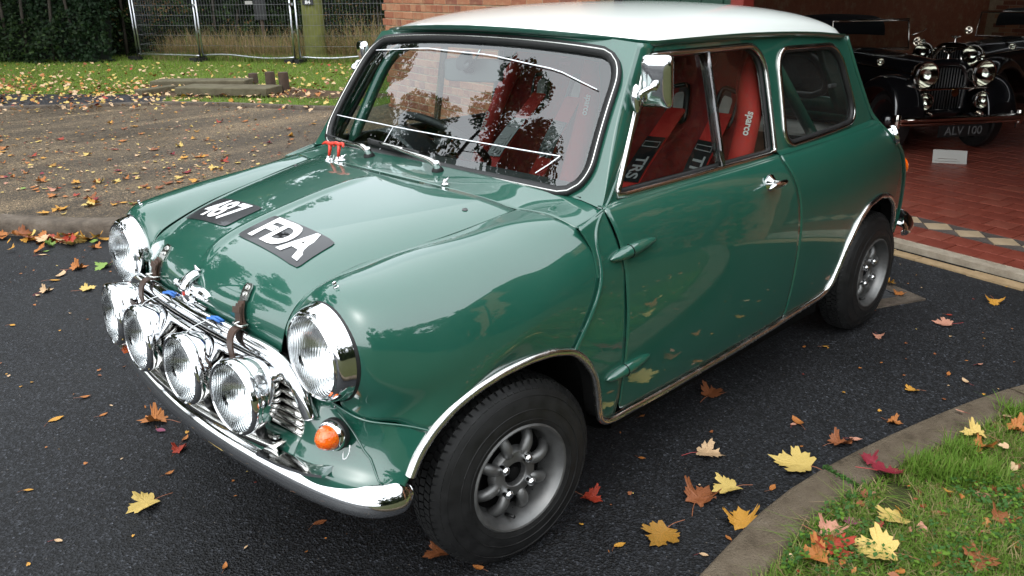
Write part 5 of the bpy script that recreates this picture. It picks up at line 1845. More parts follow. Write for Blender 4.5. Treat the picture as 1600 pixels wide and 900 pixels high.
# ================================================================== the black vintage cars in the garage
def vintage_car(loc, head, label, plate=None, hood_up=False, sc=.68):
    c = empty('vintage_car', tuple(loc), rz=head, label=label, cat='car', group='vintage cars in the garage')
    c.scale = (sc, sc, sc)
    def lo(nm, *a, **k): return lathe(nm, *a, **k)
    # bonnet and tub: sections from the radiator back
    secs = []
    for x, w, zt, zb in ((-.36, .24, 1.00, .50), (-.6, .27, 1.02, .48), (-1.1, .34, 1.04, .46), (-1.75, .43, 1.06, .44), (-2.2, .56, 1.06, .42), (-3.0, .62, 1.04, .42), (-3.7, .58, 1.00, .45), (-4.2, .40, .90, .5)):
        secs.append([(x, -w, zb), (x, -w * 1.02, (zb + zt) / 2), (x, -w * .96, zt - .16), (x, -w * .70, zt - .04), (x, -w * .3, zt), (x, 0, zt + .015), (x, w * .3, zt), (x, w * .70, zt - .04), (x, w * .96, zt - .16), (x, w * 1.02, (zb + zt) / 2), (x, w, zb)])
    G = surf(secs, 50, 50)
    V, F = oriented(G, grid_faces(50, 50), np.array([-2, 0, .5]))
    add('body', V, F, 'black_paint', c)
    for s in (1, -1):
        add('bonnet_strip', *tube_geo(curve([(-.38, s * .232, .86), (-1.1, s * .338, .90), (-1.75, s * .43, .92)], 16), .010, 6), 'warm_chrome', c)
    # radiator shell and core
    q = rounded_loop([(-.27, .44), (.27, .44), (.29, .98), (-.29, .98)], [.05, .05, .17, .17], 10)
    q[:, 1] += np.where(q[:, 1] > .9, .035 * (1 - (q[:, 0] / .29) ** 2), 0)
    sh = add('radiator_shell', *tube_geo(np.stack([np.full(40, -.31), q[:, 0], q[:, 1]], 1), 1, closed=True, prof=[(-.045, -.03), (.045, -.03), (.05, .01), (.02, .04), (-.02, .04), (-.05, .01)], up=(1, 0, 0)), 'warm_chrome' if plate is None else 'black_paint', c)
    for i in range(15):
        y = -.25 + i * .0357
        z1 = .96 + .03 * (1 - (y / .27) ** 2) - (.10 if abs(y) > .21 else 0)
        add('grille_bar', *tube_geo([(-.30, y, .45), (-.30, y, z1)], .007, 5), 'alloy_dark', sh)
    V, F = box_geo((-.33, 0, .70), (.02, .50, .50)); add('radiator_core', V, F, 'underside_black', sh)
    lo('mascot', [(.022, 0), (.018, .02), (.012, .05), (.03, .07), (.01, .09), (0, .1)], (-.31, 0, 1.06), (0, 0, 1), 'warm_chrome', c, n=14)
    tube('badge_wing', curve([(-.31, -.07, 1.15), (-.31, 0, 1.13), (-.31, .07, 1.15)], 8), .010, 'warm_chrome', c, n=6)
    # lamps
    def lamp(nm, p, r, ax=(1, 0, .02)):
        l = lo(nm, [(r * .96, -.01), (r * 1.04, .0), (r * 1.04, r * .16), (r * .97, r * .26), (r * .92, r * .24)], p, ax, 'warm_chrome', c, n=36)
        lo('bowl', [(r, 0), (r * .97, -r * .3), (r * .80, -r * .75), (r * .45, -r * 1.1), (.0005, -r * 1.2)], p, ax, 'warm_chrome' if r > .1 else 'black_paint', l, n=30, sharp=None)
        lo('reflector', [(r * .92, r * .15), (r * .75, -r * .3), (r * .4, -r * .6), (.0005, -r * .7)], p, ax, 'warm_chrome', l, n=30, sharp=None)
        lo('lens', [(r * .93, r * .2)] + [(r * .93 * math.cos(t), r * .2 + r * .22 * math.sin(t)) for t in np.linspace(.2, pi / 2 - .02, 6)], p, ax, 'side_glass', l, n=30, sharp=None)
    for s in (1, -1):
        lamp('head_lamp', (-.16, s * .36, .90), .150)
        lamp('fog_lamp', (-.10, s * .36, .605), .098)
        lamp('side_lamp', (-.62, s * .66, 1.02), .045)
        lo('horn', [(.075, .02), (.06, 0), (.03, -.06), (.016, -.14), (.016, -.2)], (-.08, s * .32, .415), (1, 0, 0), 'warm_chrome', c, n=24)
        tube('lamp_stay', [(-.22, s * .26, .70), (-.20, s * .33, .74), (-.18, s * .40, .76)], .016, 'warm_chrome', c, n=8)
    tube('badge_bar', curve([(-.14, -.50, .735), (-.10, 0, .745), (-.14, .50, .735)], 12), .013, 'warm_chrome', c, n=8)
    lo('badge', [(.045, 0), (.045, .01), (0, .012)], (-.095, 0, .70), (1, 0, 0), 'brass', c, n=20)
    # wings sweeping over the wheels to the running board
    for s in (1, -1):
        prof = [(.02, .42), (-.03, .62), (-.16, .80), (-.36, .875), (-.60, .86), (-.85, .74), (-1.10, .56), (-1.35, .40), (-1.6, .34), (-2.3, .33)]
        wy = [.60, .60, .59, .58, .58, .58, .59, .60, .61, .61]
        rows = []
        for (x, z), y in zip(prof, wy):
            rows.append([(x - .00, s * (y - .20), z - .06), (x, s * (y - .12), z - .005), (x, s * (y), z + .012), (x, s * (y + .12), z - .010), (x, s * (y + .165), z - .07), (x, s * (y + .17), z - .14)])
        G = surf(rows, 50, 24)
        V, F = oriented(G, grid_faces(50, 24), np.array([-.5, s * .55, .2]))
        add('front_wing', V, F, 'black_paint', c, solid=.012)
        prof = [(-2.55, .36), (-2.75, .60), (-3.0, .80), (-3.3, .875), (-3.6, .82), (-3.85, .62), (-3.95, .42)]
        rows = [[(x, s * .50, z - .05), (x, s * .58, z), (x, s * .68, z - .01), (x, s * .74, z - .10)] for x, z in prof]
        V, F = oriented(surf(rows, 30, 14), grid_faces(30, 14), np.array([-3.2, s * .55, .2]))
        add('rear_wing', V, F, 'black_paint', c, solid=.012)
        V, F = box_geo((-2.0, s * .70, .33), (1.2, .22, .03)); add('running_board', V, F, 'black_rubber', c)
        for x in (-.40, -3.25):
            w = lo('wheel', [(.25, .06), (.30, .07), (.345, .05), (.36, .02), (.36, -.06), (.345, -.08), (.25, -.09)], (x, s * .60, .36), (0, s, 0), 'black_rubber', c, n=40)
            lo('wheel_disc', [(.25, .055), (.22, .03), (.10, .02), (.08, .06), (.05, .085), (.0005, .09)], (x, s * .60, .36), (0, s, 0), 'black_paint', w, n=30)
    # bumper with its rounded ends
    bp = curve([(.02, -.80, .42), (.09, -.72, .42), (.12, -.4, .42), (.13, 0, .42), (.12, .4, .42), (.09, .72, .42), (.02, .80, .42)], 40)
    bu = tube('bumper', bp, 1, 'warm_chrome', c, prof=[(-.012, -.045), (.010, -.045), (.018, -.02), (.006, 0), (.018, .02), (.010, .045), (-.012, .045)])
    for s in (1, -1):
        lo('end_cap', [(.035, -.075), (.042, -.05), (.042, .05), (.035, .075), (0, .08)], (.055, s * .765, .42), (0, 0, 1), 'warm_chrome', bu, n=18)
        tube('dumb_iron', [(-.35, s * .30, .44), (.10, s * .32, .41)], .03, 'black_paint', c, n=8)
    tube('bumper_rod', curve([(.145, -.70, .445), (.152, 0, .445), (.145, .70, .445)], 10), .010, 'warm_chrome', bu, n=6)
    if plate:
        V, F = box_geo((.155, .0, .305), (.012, .62, .135)); pl = add('number_plate', V, F, 'plate_black', c, smooth=False)
        text_obj('plate_lettering', plate, .135, frame_matrix((.1625, 0, .302), (0, 1, 0), (1, 0, 0)), 'plate_silver', pl, extrude=.001, bold=.001, sx=.98)
    # windscreen, folded hood
    wf = add('windscreen_frame', *tube_geo(np.array([(-1.95, -.55, 1.05), (-2.03, -.55, 1.42), (-2.03, .55, 1.42), (-1.95, .55, 1.05)]), .018, 8, closed=True), 'warm_chrome', c)
    V = np.array([(-1.95, -.54, 1.06), (-2.03, -.54, 1.41), (-2.03, .54, 1.41), (-1.95, .54, 1.06)]); add('windscreen_glass', V, [[0, 1, 2, 3]], 'side_glass', wf, smooth=False)
    hd_ = [[(x, y, z + .03 * math.cos(y * 2.6)) for y in np.linspace(-.58, .58, 9)] for x, z in ((-2.6, 1.18), (-2.65, 1.34), (-2.9, 1.43), (-3.4, 1.42), (-3.9, 1.30), (-3.95, 1.02))]
    V, F = oriented(surf(hd_, 24, 18), grid_faces(24, 18), np.array([-3.2, 0, .9]))
    add('folded_hood', V, F, 'dark_cloth', c, solid=.03)
    for s in (1, -1):
        lo('windscreen_lamp', [(.06, .02), (.055, 0), (.04, -.05), (0, -.07)], (-1.92, s * .64, 1.14), (1, 0, 0), 'warm_chrome', c, n=18)
    add('wing_mirror', *tube_geo(curve([(-1.95, .56, 1.22), (-1.90, .66, 1.26), (-1.9, .74, 1.30)], 8), .008, 6), 'warm_chrome', c)
    return c


vintage_car((-5.86, -.36, .03), rad(54), 'black vintage tourer with paired round lamps and number plate reading ALV 100', plate='ALV 100')
vintage_car((-7.57, -1.13, .03), math.atan2(-.16, .98), 'second black vintage tourer parked behind the one with the ALV 100 plate')
card = empty('information_card', (-5.50, -.24, .03), rz=math.atan2(.40, .92) + 0, label='white printed information card standing on the red tiled floor', cat='card')
card.scale = (.78, .78, .78)
V = np.array([(0, -.15, .0), (0, .15, .0), (-.09, .15, .115), (-.09, -.15, .115)]); add('card_face', V, [[0, 1, 2, 3]], 'card_white', card, smooth=False, solid=.003)
V = np.array([(-.17, -.10, 0), (-.17, .10, 0), (-.09, .10, .112), (-.09, -.10, .112)]); add('card_stand', V, [[0, 1, 2, 3]], 'card_white', card, smooth=False, solid=.003)
for k_ in range(2):
    V, F = box_geo((-.012 - .017 * k_, -.02, .017 + .021 * k_), (.003, .22 - .05 * k_, .004)); add('print_line', V + [.003, 0, .002], F, 'card_ink', card, smooth=False)
# ================================================================== foliage helpers
def leaf_mat(name, c0, c1, trans=0.25, rough=0.55):
    m, nt, bs = new_mat(name)
    oi = nt.nodes.new('ShaderNodeObjectInfo')
    n = noise(nt, 3.5, 4, 0.7)
    nt.links.new(ramp(nt, n.outputs[0], [(0.3, c0), (0.7, c1)]).outputs[0], bs.inputs['Base Color'])
    bs.inputs['Roughness'].default_value = rough
    bs.inputs['Specular IOR Level'].default_value = 0.14
    tr = nt.nodes.new('ShaderNodeBsdfTranslucent')
    tr.inputs[0].default_value = (*[min(1, c * 1.5) for c in c1[:3]], 1)
    mx = nt.nodes.new('ShaderNodeMixShader'); mx.inputs[0].default_value = trans
    nt.links.new(bs.outputs[0], mx.inputs[1]); nt.links.new(tr.outputs[0], mx.inputs[2])
    nt.links.new(mx.outputs[0], nt.nodes['Material Output'].inputs[0])
    return m


leaf_mat('ivy_dark', (0.006, 0.013, 0.005), (0.017, 0.033, 0.009), 0.15)
leaf_mat('ivy_mid', (0.018, 0.036, 0.011), (0.042, 0.074, 0.020), 0.2)
leaf_mat('yew_dark', (0.005, 0.014, 0.006), (0.014, 0.032, 0.011), 0.15)
leaf_mat('leaf_brown', (0.10, 0.060, 0.025), (0.18, 0.11, 0.045))
leaf_mat('tree_green', (0.022, 0.038, 0.010), (0.055, 0.070, 0.020))
leaf_mat('tree_gold', (0.12, 0.085, 0.015), (0.22, 0.14, 0.03))
leaf_mat('grass_a', (0.085, 0.165, 0.020), (0.145, 0.255, 0.036), 0.3)
leaf_mat('lawn_green', (0.125, 0.205, 0.026), (0.200, 0.300, 0.045), 0.3)
leaf_mat('grass_b', (0.110, 0.150, 0.032), (0.190, 0.230, 0.062), 0.3)
leaf_mat('grass_dry', (0.24, 0.17, 0.09), (0.42, 0.31, 0.17), 0.3)
leaf_mat('clover', (0.030, 0.080, 0.018), (0.060, 0.140, 0.032), 0.25)


def leaf_cloud(C, size, normals=None, seed=0, jitter=0.9):
    """one rhombic leaf (two triangles, folded on its rib) per centre"""
    r = np.random.default_rng(seed)
    n = len(C)
    s = np.broadcast_to(np.asarray(size, float), (n,)) * r.uniform(.6, 1.3, n)
    d = r.normal(size=(n, 3))
    if normals is not None: d = normals + jitter * d
    d /= np.linalg.norm(d, axis=1)[:, None]
    t = np.cross(d, r.normal(size=(n, 3))); t /= np.linalg.norm(t, axis=1)[:, None]
    b = np.cross(d, t)
    V = np.empty((n, 4, 3))
    V[:, 0] = C - t * s[:, None] * .5
    V[:, 1] = C + b * s[:, None] * .34 + d * s[:, None] * .10
    V[:, 2] = C + t * s[:, None] * .55
    V[:, 3] = C - b * s[:, None] * .34 + d * s[:, None] * .10
    i = np.arange(n)[:, None] * 4
    F = np.concatenate([i + [0, 1, 2], i + [0, 2, 3]])
    return V.reshape(-1, 3), F


def fast_mesh(name, V, F, mats, mi=None, smooth=False):
    me = bpy.data.meshes.new(name)
    V = np.asarray(V, np.float32).reshape(-1, 3); F = np.asarray(F, np.int32)
    k = F.shape[1]
    me.vertices.add(len(V)); me.vertices.foreach_set('co', V.ravel())
    me.loops.add(F.size); me.loops.foreach_set('vertex_index', F.ravel())
    me.polygons.add(len(F)); me.polygons.foreach_set('loop_start', np.arange(0, F.size, k, dtype=np.int32))
    for m_ in mats: me.materials.append(MATS[m_])
    if mi is not None: me.polygons.foreach_set('material_index', np.asarray(mi, np.int32))
    me.update(calc_edges=True)
    me.validate()
    return me


def fbm(P, seed, octs=3):
    r = np.random.default_rng(seed)
    out = np.zeros(len(P))
    for o in range(octs):
        for _ in range(3):
            k = r.normal(size=3) * (1.7 * 2 ** o); out += np.sin(P @ k + r.uniform(0, 6.28)) / (3 * 1.6 ** o)
    return out


def hedge(name, base, length_dir, L, depth, H, n, mats, weights, size, seed, label, cat, lean=0.25):
    """dense evergreen mass: leaves over a lumpy shell, dark stems and inner foliage behind"""
    root = empty(name, tuple(base), label=label, cat=cat)
    r = np.random.default_rng(seed)
    u = np.array([*length_dir, 0.0]); u /= np.linalg.norm(u); w = np.array([u[1], -u[0], 0.0])
    if w @ (CAM_POS * [1, 1, 0] - np.array(base) * [1, 1, 0]) < 0: w = -w
    a = r.uniform(0, L, n); z = H * r.uniform(0, 1, n) ** .9
    q = np.stack([a, 0 * a, z], 1)
    lump = fbm(q * 1.0, seed) * .30 + fbm(q * 2.6, seed + 1) * .14
    dep = r.exponential(.10, n)
    C = a[:, None] * u + (lump - dep)[:, None] * w - (lean * z / H)[:, None] * w + z[:, None] * np.array([0, 0, 1.0])
    nrm = np.tile(w * .8 + np.array([0, 0, .5]), (n, 1))
    V, F = leaf_cloud(C, size, nrm, seed, .8)
    pick = fbm(q * .8, seed + 5) + r.normal(0, .5, n)
    th = np.quantile(pick, np.cumsum(weights)[:-1])
    mi = np.searchsorted(th, pick)
    mi = np.concatenate([mi, mi])
    o = obj('foliage', fast_mesh('foliage', V, F, mats, mi), root); o['kind'] = 'stuff'
    # inner mass of packed foliage that blocks the view
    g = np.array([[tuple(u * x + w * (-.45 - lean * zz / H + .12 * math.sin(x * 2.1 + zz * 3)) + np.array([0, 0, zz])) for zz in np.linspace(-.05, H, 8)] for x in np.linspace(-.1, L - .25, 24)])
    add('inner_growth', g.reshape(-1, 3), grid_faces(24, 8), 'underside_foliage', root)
    for k in range(max(3, int(L / .9))):
        x = r.uniform(0, L)
        st = curve([u * x + w * -.15, u * (x + r.normal(0, .1)) + w * -.2 + np.array([0, 0, H * .4]), u * (x + r.normal(0, .3)) + w * -.25 + np.array([0, 0, H])], 8)
        tube('stem', st, np.linspace(.035, .012, 8), 'bark', root, n=6)
    return root


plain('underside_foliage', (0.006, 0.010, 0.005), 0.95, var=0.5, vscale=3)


def tree(name, base, H, crown_r, n, mats, weights, size, seed, label, group=None, trunk_r=.14, crown_z=.62, flat=.8):
    root = empty(name, tuple(base), label=label, cat='tree', group=group)
    r = np.random.default_rng(seed)
    th = curve([(0, 0, -.05), (r.normal(0, .1), r.normal(0, .1), H * .25), (r.normal(0, .25), r.normal(0, .25), H * .55), (r.normal(0, .3), r.normal(0, .3), H * .9)], 14)
    parts = [tube_geo(th, np.linspace(trunk_r * 1.25, trunk_r * .2, 14), 9)]
    blobs = []
    nb = 26
    for k in range(nb):
        t = r.uniform(.30, .95); p0 = th[int(t * 13)]
        az = r.uniform(0, 2 * pi); ln = crown_r * r.uniform(.45, 1.0) * (1.15 - .6 * abs(t - .55))
        p1 = p0 + np.array([math.cos(az) * ln, math.sin(az) * ln, r.uniform(.1, .6) * ln * flat])
        mid = .5 * (p0 + p1) + np.array([0, 0, -.06 * ln])
        parts.append(tube_geo(curve([p0, mid, p1], 7), np.linspace(trunk_r * .35 * (1.1 - t), .012, 7), 6))
        blobs.append((p1, crown_r * r.uniform(.22, .38))); blobs.append((.5 * (mid + p1), crown_r * r.uniform(.16, .28)))
        for _ in range(2):
            p2 = p1 + r.normal(0, .28, 3) * crown_r * .6; blobs.append((p2, crown_r * r.uniform(.12, .24)))
            parts.append(tube_geo(curve([mid, .5 * (mid + p2) , p2], 5), np.linspace(.02, .006, 5), 5))
    blobs.append((th[-1], crown_r * .3))
    V, F = merge(parts)
    add('trunk', V, F, 'bark', root)
    wts = np.array([b[1] ** 2 for b in blobs]); wts /= wts.sum()
    ix = r.choice(len(blobs), n, p=wts)
    d = r.normal(size=(n, 3)); d /= np.linalg.norm(d, axis=1)[:, None]
    rr = r.uniform(.35, 1, n) ** .5
    C = np.array([b[0] for b in blobs])[ix] + d * (np.array([b[1] for b in blobs])[ix] * rr)[:, None] * [1, 1, .75]
    V, F = leaf_cloud(C, size, d + [0, 0, .5], seed, .9)
    mi = r.choice(len(mats), n, p=weights); mi = np.concatenate([mi, mi])
    o = obj('crown', fast_mesh('crown', V, F, mats, mi), root); o['kind'] = 'stuff'
    return root


# ================================================================== behind the lawn
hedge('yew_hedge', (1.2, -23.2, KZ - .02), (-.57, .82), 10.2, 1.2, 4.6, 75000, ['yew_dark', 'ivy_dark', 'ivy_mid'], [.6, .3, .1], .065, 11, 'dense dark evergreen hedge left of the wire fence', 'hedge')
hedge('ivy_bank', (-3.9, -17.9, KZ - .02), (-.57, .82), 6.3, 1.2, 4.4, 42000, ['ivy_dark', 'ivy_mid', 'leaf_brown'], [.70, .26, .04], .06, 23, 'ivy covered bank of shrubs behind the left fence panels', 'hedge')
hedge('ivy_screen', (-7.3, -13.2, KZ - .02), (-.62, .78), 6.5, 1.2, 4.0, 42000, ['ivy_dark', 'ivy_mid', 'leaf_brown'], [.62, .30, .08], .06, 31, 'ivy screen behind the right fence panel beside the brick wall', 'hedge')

# ---- temporary wire fence panels
def fence_panel(p0, p1, H, nv, label, sag=0.0, foot=True):
    p0 = np.array([*p0, KZ]); p1 = np.array([*p1, KZ])
    root = empty('fence_panel', tuple(p0), label=label, cat='fence', group='temporary wire fence panels')
    u = p1 - p0; L = np.linalg.norm(u); u /= L
    Z = np.array([0, 0, 1.0])
    tube('post', [Z * .03, Z * H], .018, 'galvanised', root, n=8)
    tube('post', [u * L + Z * .03, u * L + Z * H], .018, 'galvanised', root, n=8)
    tube('top_rail', [Z * H, u * L + Z * H], .017, 'galvanised', root, n=8)
    tube('bottom_rail', curve([Z * .10, u * L * .3 + Z * (.10 + sag * .6), u * L * .65 + Z * (.10 - sag), u * L + Z * .09], 16), .017, 'galvanised', root, n=8)
    parts = []
    for i in range(1, nv):
        parts.append(tube_geo([u * L * i / nv + Z * .10, u * L * i / nv + Z * H], .0016, 4))
    V, F = merge(parts); o = add('vertical_wire', V, F, 'wire_grey', root); o['kind'] = 'stuff'
    for k in range(1, 6):
        z = .10 + (H - .10) * k / 6
        tube('horizontal_wire', [u * .0 + Z * z, u * L + Z * z], .0030, 'wire_grey', root, n=5)
    for t in (0, L):
        V, F = box_geo(u * t + Z * .03, (.34, .20, .07), rotz(math.atan2(u[1], u[0]) + rad(80))); add('foot_block', V, F, 'black_rubber', root, smooth=False)
    for z in (H * .45, H * .85):
        V, F = box_geo(u * (L + .02) + Z * z, (.05, .05, .04)); add('coupler', V, F, 'galvanised', root, smooth=False)
    return root


FH = 1.16
fence_panel((-5.23, -14.92), (-5.80, -13.58), FH, 22, 'leftmost wire fence panel facing the lawn in front of ivy')
fence_panel((-5.20, -14.98), (-6.30, -15.60), FH, 20, 'wire fence panel turned away behind the leftmost post')
fence_panel((-5.83, -13.52), (-6.66, -11.66), FH, 32, 'middle wire fence panel left of the olive post', sag=.03)
fence_panel((-6.72, -11.58), (-7.9, -9.6), FH, 36, 'rightmost wire fence panel in front of olive post and dry grass', sag=-.03)

# ---- olive posts, the first with its number plate
def olive(loc, label, w, plate=None):
    root = empty('marker_post', (*loc, KZ - .02), rz=rad(40), label=label, cat='post')
    a = np.linspace(0, 2 * pi, 14, endpoint=False)
    rows = np.array([[(math.cos(t) * w * (1.08 - .05 * z) * (1 + .05 * math.sin(3 * t)), math.sin(t) * w * (1.08 - .05 * z), z) for t in a] for z in np.linspace(0, 3.2, 8)])
    add('shaft', rows.reshape(-1, 3), grid_faces(8, 14, wrap_v=True), 'olive_post', root)
    if plate:
        p = np.array([math.cos(rad(11)) , math.sin(rad(11)), 0]) * (w + .015)
        V, F = box_geo((w * 1.03 + .012, 0.0, 1.02), (.02, .20, .085)); pl = add('plate', V, F, 'sticker_black', root, smooth=False)
        text_obj('plate_digits', plate, .085, frame_matrix((w * 1.03 + .024, 0, 1.02), (0, 1, 0), (1, 0, 0)), 'sticker_white', pl, extrude=.0006, bold=.002, sx=1.15)
    return root


olive((-7.28, -11.95), 'olive green post with a black plate numbered 84 behind the fence', .185, '84')
olive((-9.05, -11.0), 'plain olive green post at the brick corner behind the fence', .17)
# black sign board and narrow dark trunk behind the middle panel
sb = empty('black_board', (-6.95, -13.25, KZ), rz=rad(40), label='narrow black board on a stake behind the middle fence panel', cat='board')
V, F = box_geo((0, 0, .95), (.03, .22, .52)); add('panel', V, F, 'black_plastic', sb, smooth=False)
V, F = box_geo((-.03, 0, .35), (.04, .06, .72)); add('stake', V, F, 'post_wood', sb, smooth=False)
V, F = box_geo((.02, -.20, 1.00), (.015, .14, .06)); add('paper', V, F, 'card_white', sb, smooth=False)
V, F = box_geo((.02, 0, 1.22), (.015, .17, .04)); add('paper', V, F, 'card_white', sb, smooth=False)

# ---- tall dry grass along the fence
def blades(name, C, h, w, mats, weights, seed, label=None, cat=None, lean=.5, parent=None, kind='stuff', seg=3):
    r = np.random.default_rng(seed)
    n = len(C)
    hh = np.broadcast_to(np.asarray(h, float), (n,)) * r.uniform(.55, 1.25, n); ww = np.broadcast_to(np.asarray(w, float), (n,)) * r.uniform(.7, 1.3, n)
    az = r.uniform(0, 2 * pi, n); d = np.stack([np.cos(az), np.sin(az), 0 * az], 1)
    s = np.stack([-d[:, 1], d[:, 0], 0 * az], 1)
    ln = r.gamma(2, lean / 2, n)
    V = np.empty((n, 2 * seg + 1, 3))
    for k in range(seg):
        t = k / seg
        p = C + d * (ln * hh * t * t)[:, None] + np.array([0, 0, 1.0]) * (hh * t * (1 - .25 * t * np.clip(ln, 0, 2)))[:, None]
        V[:, 2 * k] = p - s * (ww * (1 - .5 * t) * .5)[:, None]; V[:, 2 * k + 1] = p + s * (ww * (1 - .5 * t) * .5)[:, None]
    V[:, -1] = C + d * (ln * hh)[:, None] + np.array([0, 0, 1.0]) * (hh * (1 - .25 * np.clip(ln, 0, 2)))[:, None]
    m = 2 * seg + 1
    i = np.arange(n)[:, None] * m
    Fs = []
    for k in range(seg - 1):
        Fs += [i + [2 * k, 2 * k + 1, 2 * k + 3], i + [2 * k, 2 * k + 3, 2 * k + 2]]
    Fs.append(i + [2 * seg - 2, 2 * seg - 1, 2 * seg])
    mi = r.choice(len(mats), n, p=weights)
    o = obj(name, fast_mesh(name, V, np.concatenate(Fs), mats, np.tile(mi, len(Fs))), parent)
    o['kind'] = kind
    if label: o['label'] = label
    if cat: o['category'] = cat
    return o


r_ = np.random.default_rng(5)
u = r_.uniform(0, 1, 7500)
ctr_ = np.stack([np.interp(u, [0, .35, .65, 1], [-5.5, -6.3, -7.2, -8.6]), np.interp(u, [0, .35, .65, 1], [-15.0, -13.4, -11.9, -10.2]), 0 * u], 1)
clump = np.round(u * 38) / 38 + r_.normal(0, .006, len(u))
ctr_ = np.stack([np.interp(clump, [0, .35, .65, 1], [-5.5, -6.3, -7.2, -8.6]), np.interp(clump, [0, .35, .65, 1], [-15.0, -13.4, -11.9, -10.2]), 0 * u + KZ - .02], 1)
ctr_[:, 0] += -r_.uniform(.10, .75, len(u)); ctr_[:, 1] += r_.normal(0, .08, len(u))
hgt = .34 + .30 * (np.sin(np.round(u * 38) * 2.3) * .5 + .5) * np.where(u > .72, 1.7, 1.0)
blades('dry_grass', ctr_, hgt, .007, ['grass_dry', 'grass_b'], [.72, .28], 6, 'tall dry straw coloured grass growing behind the wire fence', 'grass', lean=.7)

# ---- concrete slabs and timber stumps on the bare soil
def slab(c, size, rz, z, label):
    o = box('concrete_slab', (c[0], c[1], KZ + z), (size[0], size[1], .10), 'slab_concrete', None, rot=rotz(rz), bevel=.012)
    tag(o, label, 'slab')
    return o


slab((-3.72, -8.30), (1.28, .42), math.atan2(1.0, -.62), .055, 'nearer concrete slab lying on the soil, long and pale')
slab((-3.95, -9.55), (1.35, .35), math.atan2(.9, -.75), .035, 'farther dark edged concrete slab half hidden by leaves')
slab((-3.15, -9.18), (.55, .14), math.atan2(-.2, -.7), .03, 'short kerb piece between the two slabs and the path')
for (x, y, h, nm) in ((-4.33, -8.33, .24, 'left timber stump of the pair standing beside the slab'), (-4.30, -7.93, .26, 'right timber stump of the pair standing beside the slab'), (-4.55, -9.22, .15, 'single short timber stump beyond the slabs')):
    st = empty('timber_stump', (x, y, KZ - .01), label=nm, cat='post', group='timber stumps by the slabs')
    lathe('shaft', [(.066, 0), (.064, h * .9), (.060, h), (.0005, h + .004)], (0, 0, 0), (.02, .01, 1), 'post_wood', st, n=12)
V, F = box_geo((-4.30, -8.14, KZ + .035), (.10, .22, .07), rotz(.3)); tag(add('timber_offcut', V, F, 'post_wood', None, smooth=False), 'low timber offcut between the paired stumps', 'timber')

# ---- trees round the yard: seen mirrored in the windscreen and the paint
TG = 'trees mirrored in the paint and glass'
for k, (x, y, H, cr_, seed, n_, lab) in enumerate((
        (6.0, -8.2, 11.4, 3.1, 41, 30000, 'slender tree whose dark crown is mirrored in the middle of the windscreen'),
        (2.9, -16.2, 9.5, 2.9, 42, 14000, 'dense tree mirrored along the far edge of the windscreen'),
        (9.5, -19.0, 9.0, 3.2, 43, 8000, 'broad tree mirrored low in the windscreen'),
        (7.5, 12.5, 8.5, 3.2, 44, 9000, 'spreading tree mirrored on the front wing near the head lamp'),
        (-3.0, 16.5, 8.0, 3.3, 45, 9000, 'spreading tree mirrored on the wing above the wheel arch'),
        (2.8, 16.8, 9.0, 3.6, 46, 9000, 'tall tree mirrored on the wing crown'),
        (-3.6, -24.0, 14.5, 5.0, 47, 26000, 'tall dark tree above the hedge, mirrored in the bonnet by the number 487'),
        (2.5, -26.0, 13.5, 4.8, 48, 22000, 'tall dark tree above the hedge, mirrored at the nose of the bonnet'),
        (-8.3, -20.5, 11.5, 3.8, 49, 20000, 'tall dark tree above the ivy, mirrored in the bonnet by the letters FDA'))):
    tree('broadleaf_tree', (x, y, 0), H, cr_, n_, ['tree_green', 'ivy_mid', 'tree_gold'], [.6, .34, .06], .17 if seed == 41 else .30, seed, lab, TG)
hedge('added_hedge', (9.0, 11.0, 0), (-1, .16), 24, 1.2, 3.6, 26000, ['ivy_dark', 'ivy_mid', 'tree_green'], [.4, .4, .2], .16, 61, 'tall hedge added out of frame to give the dark band mirrored along the door', 'hedge')  # added unseen so the door mirrors dark growth instead of sky
hedge('added_wall_ivy', tuple(FW(1.85, -.25, 0)), (FD[0], FD[1]), 5.5, 1.2, 3.3, 16000, ['ivy_dark', 'ivy_mid', 'tree_green'], [.5, .35, .15], .12, 67, 'ivy added over the wall right of the doorway, out of frame, to darken the door reflection', 'hedge', lean=0.1)  # added unseen so the door mirrors green instead of red brick and tiles
# ================================================================== fallen leaves and grass
def fallen_mat(name, a, b, c=None):
    m, nt, bs = new_mat(name)
    n = noise(nt, 38, 6, 0.7)
    st = [(0.3, a), (0.62, b)] + ([(0.74, c)] if c else [])
    nt.links.new(ramp(nt, n.outputs[0], st).outputs[0], bs.inputs['Base Color'])
    bs.inputs['Roughness'].default_value = 0.55
    bs.inputs['Specular IOR Level'].default_value = 0.35
    bump(nt, bs, noise(nt, 120, 3).outputs[0], 0.3, 0.003)
    return m


fallen_mat('leaf_yellow', (0.44, 0.30, 0.065), (0.54, 0.40, 0.13), (0.33, 0.16, 0.05))
fallen_mat('leaf_gold', (0.40, 0.18, 0.025), (0.50, 0.26, 0.04), (0.24, 0.09, 0.02))
fallen_mat('leaf_orange', (0.29, 0.095, 0.022), (0.40, 0.15, 0.035), (0.17, 0.05, 0.02))
fallen_mat('leaf_red', (0.24, 0.022, 0.012), (0.34, 0.045, 0.020), (0.16, 0.02, 0.01))
fallen_mat('leaf_crimson', (0.13, 0.008, 0.016), (0.22, 0.016, 0.030))
fallen_mat('leaf_rust', (0.16, 0.050, 0.018), (0.25, 0.085, 0.030), (0.10, 0.035, 0.015))
fallen_mat('leaf_beige', (0.42, 0.27, 0.14), (0.54, 0.37, 0.22))
fallen_mat('leaf_pink', (0.40, 0.17, 0.11), (0.50, 0.25, 0.17))
fallen_mat('leaf_green', (0.10, 0.20, 0.03), (0.22, 0.32, 0.07))
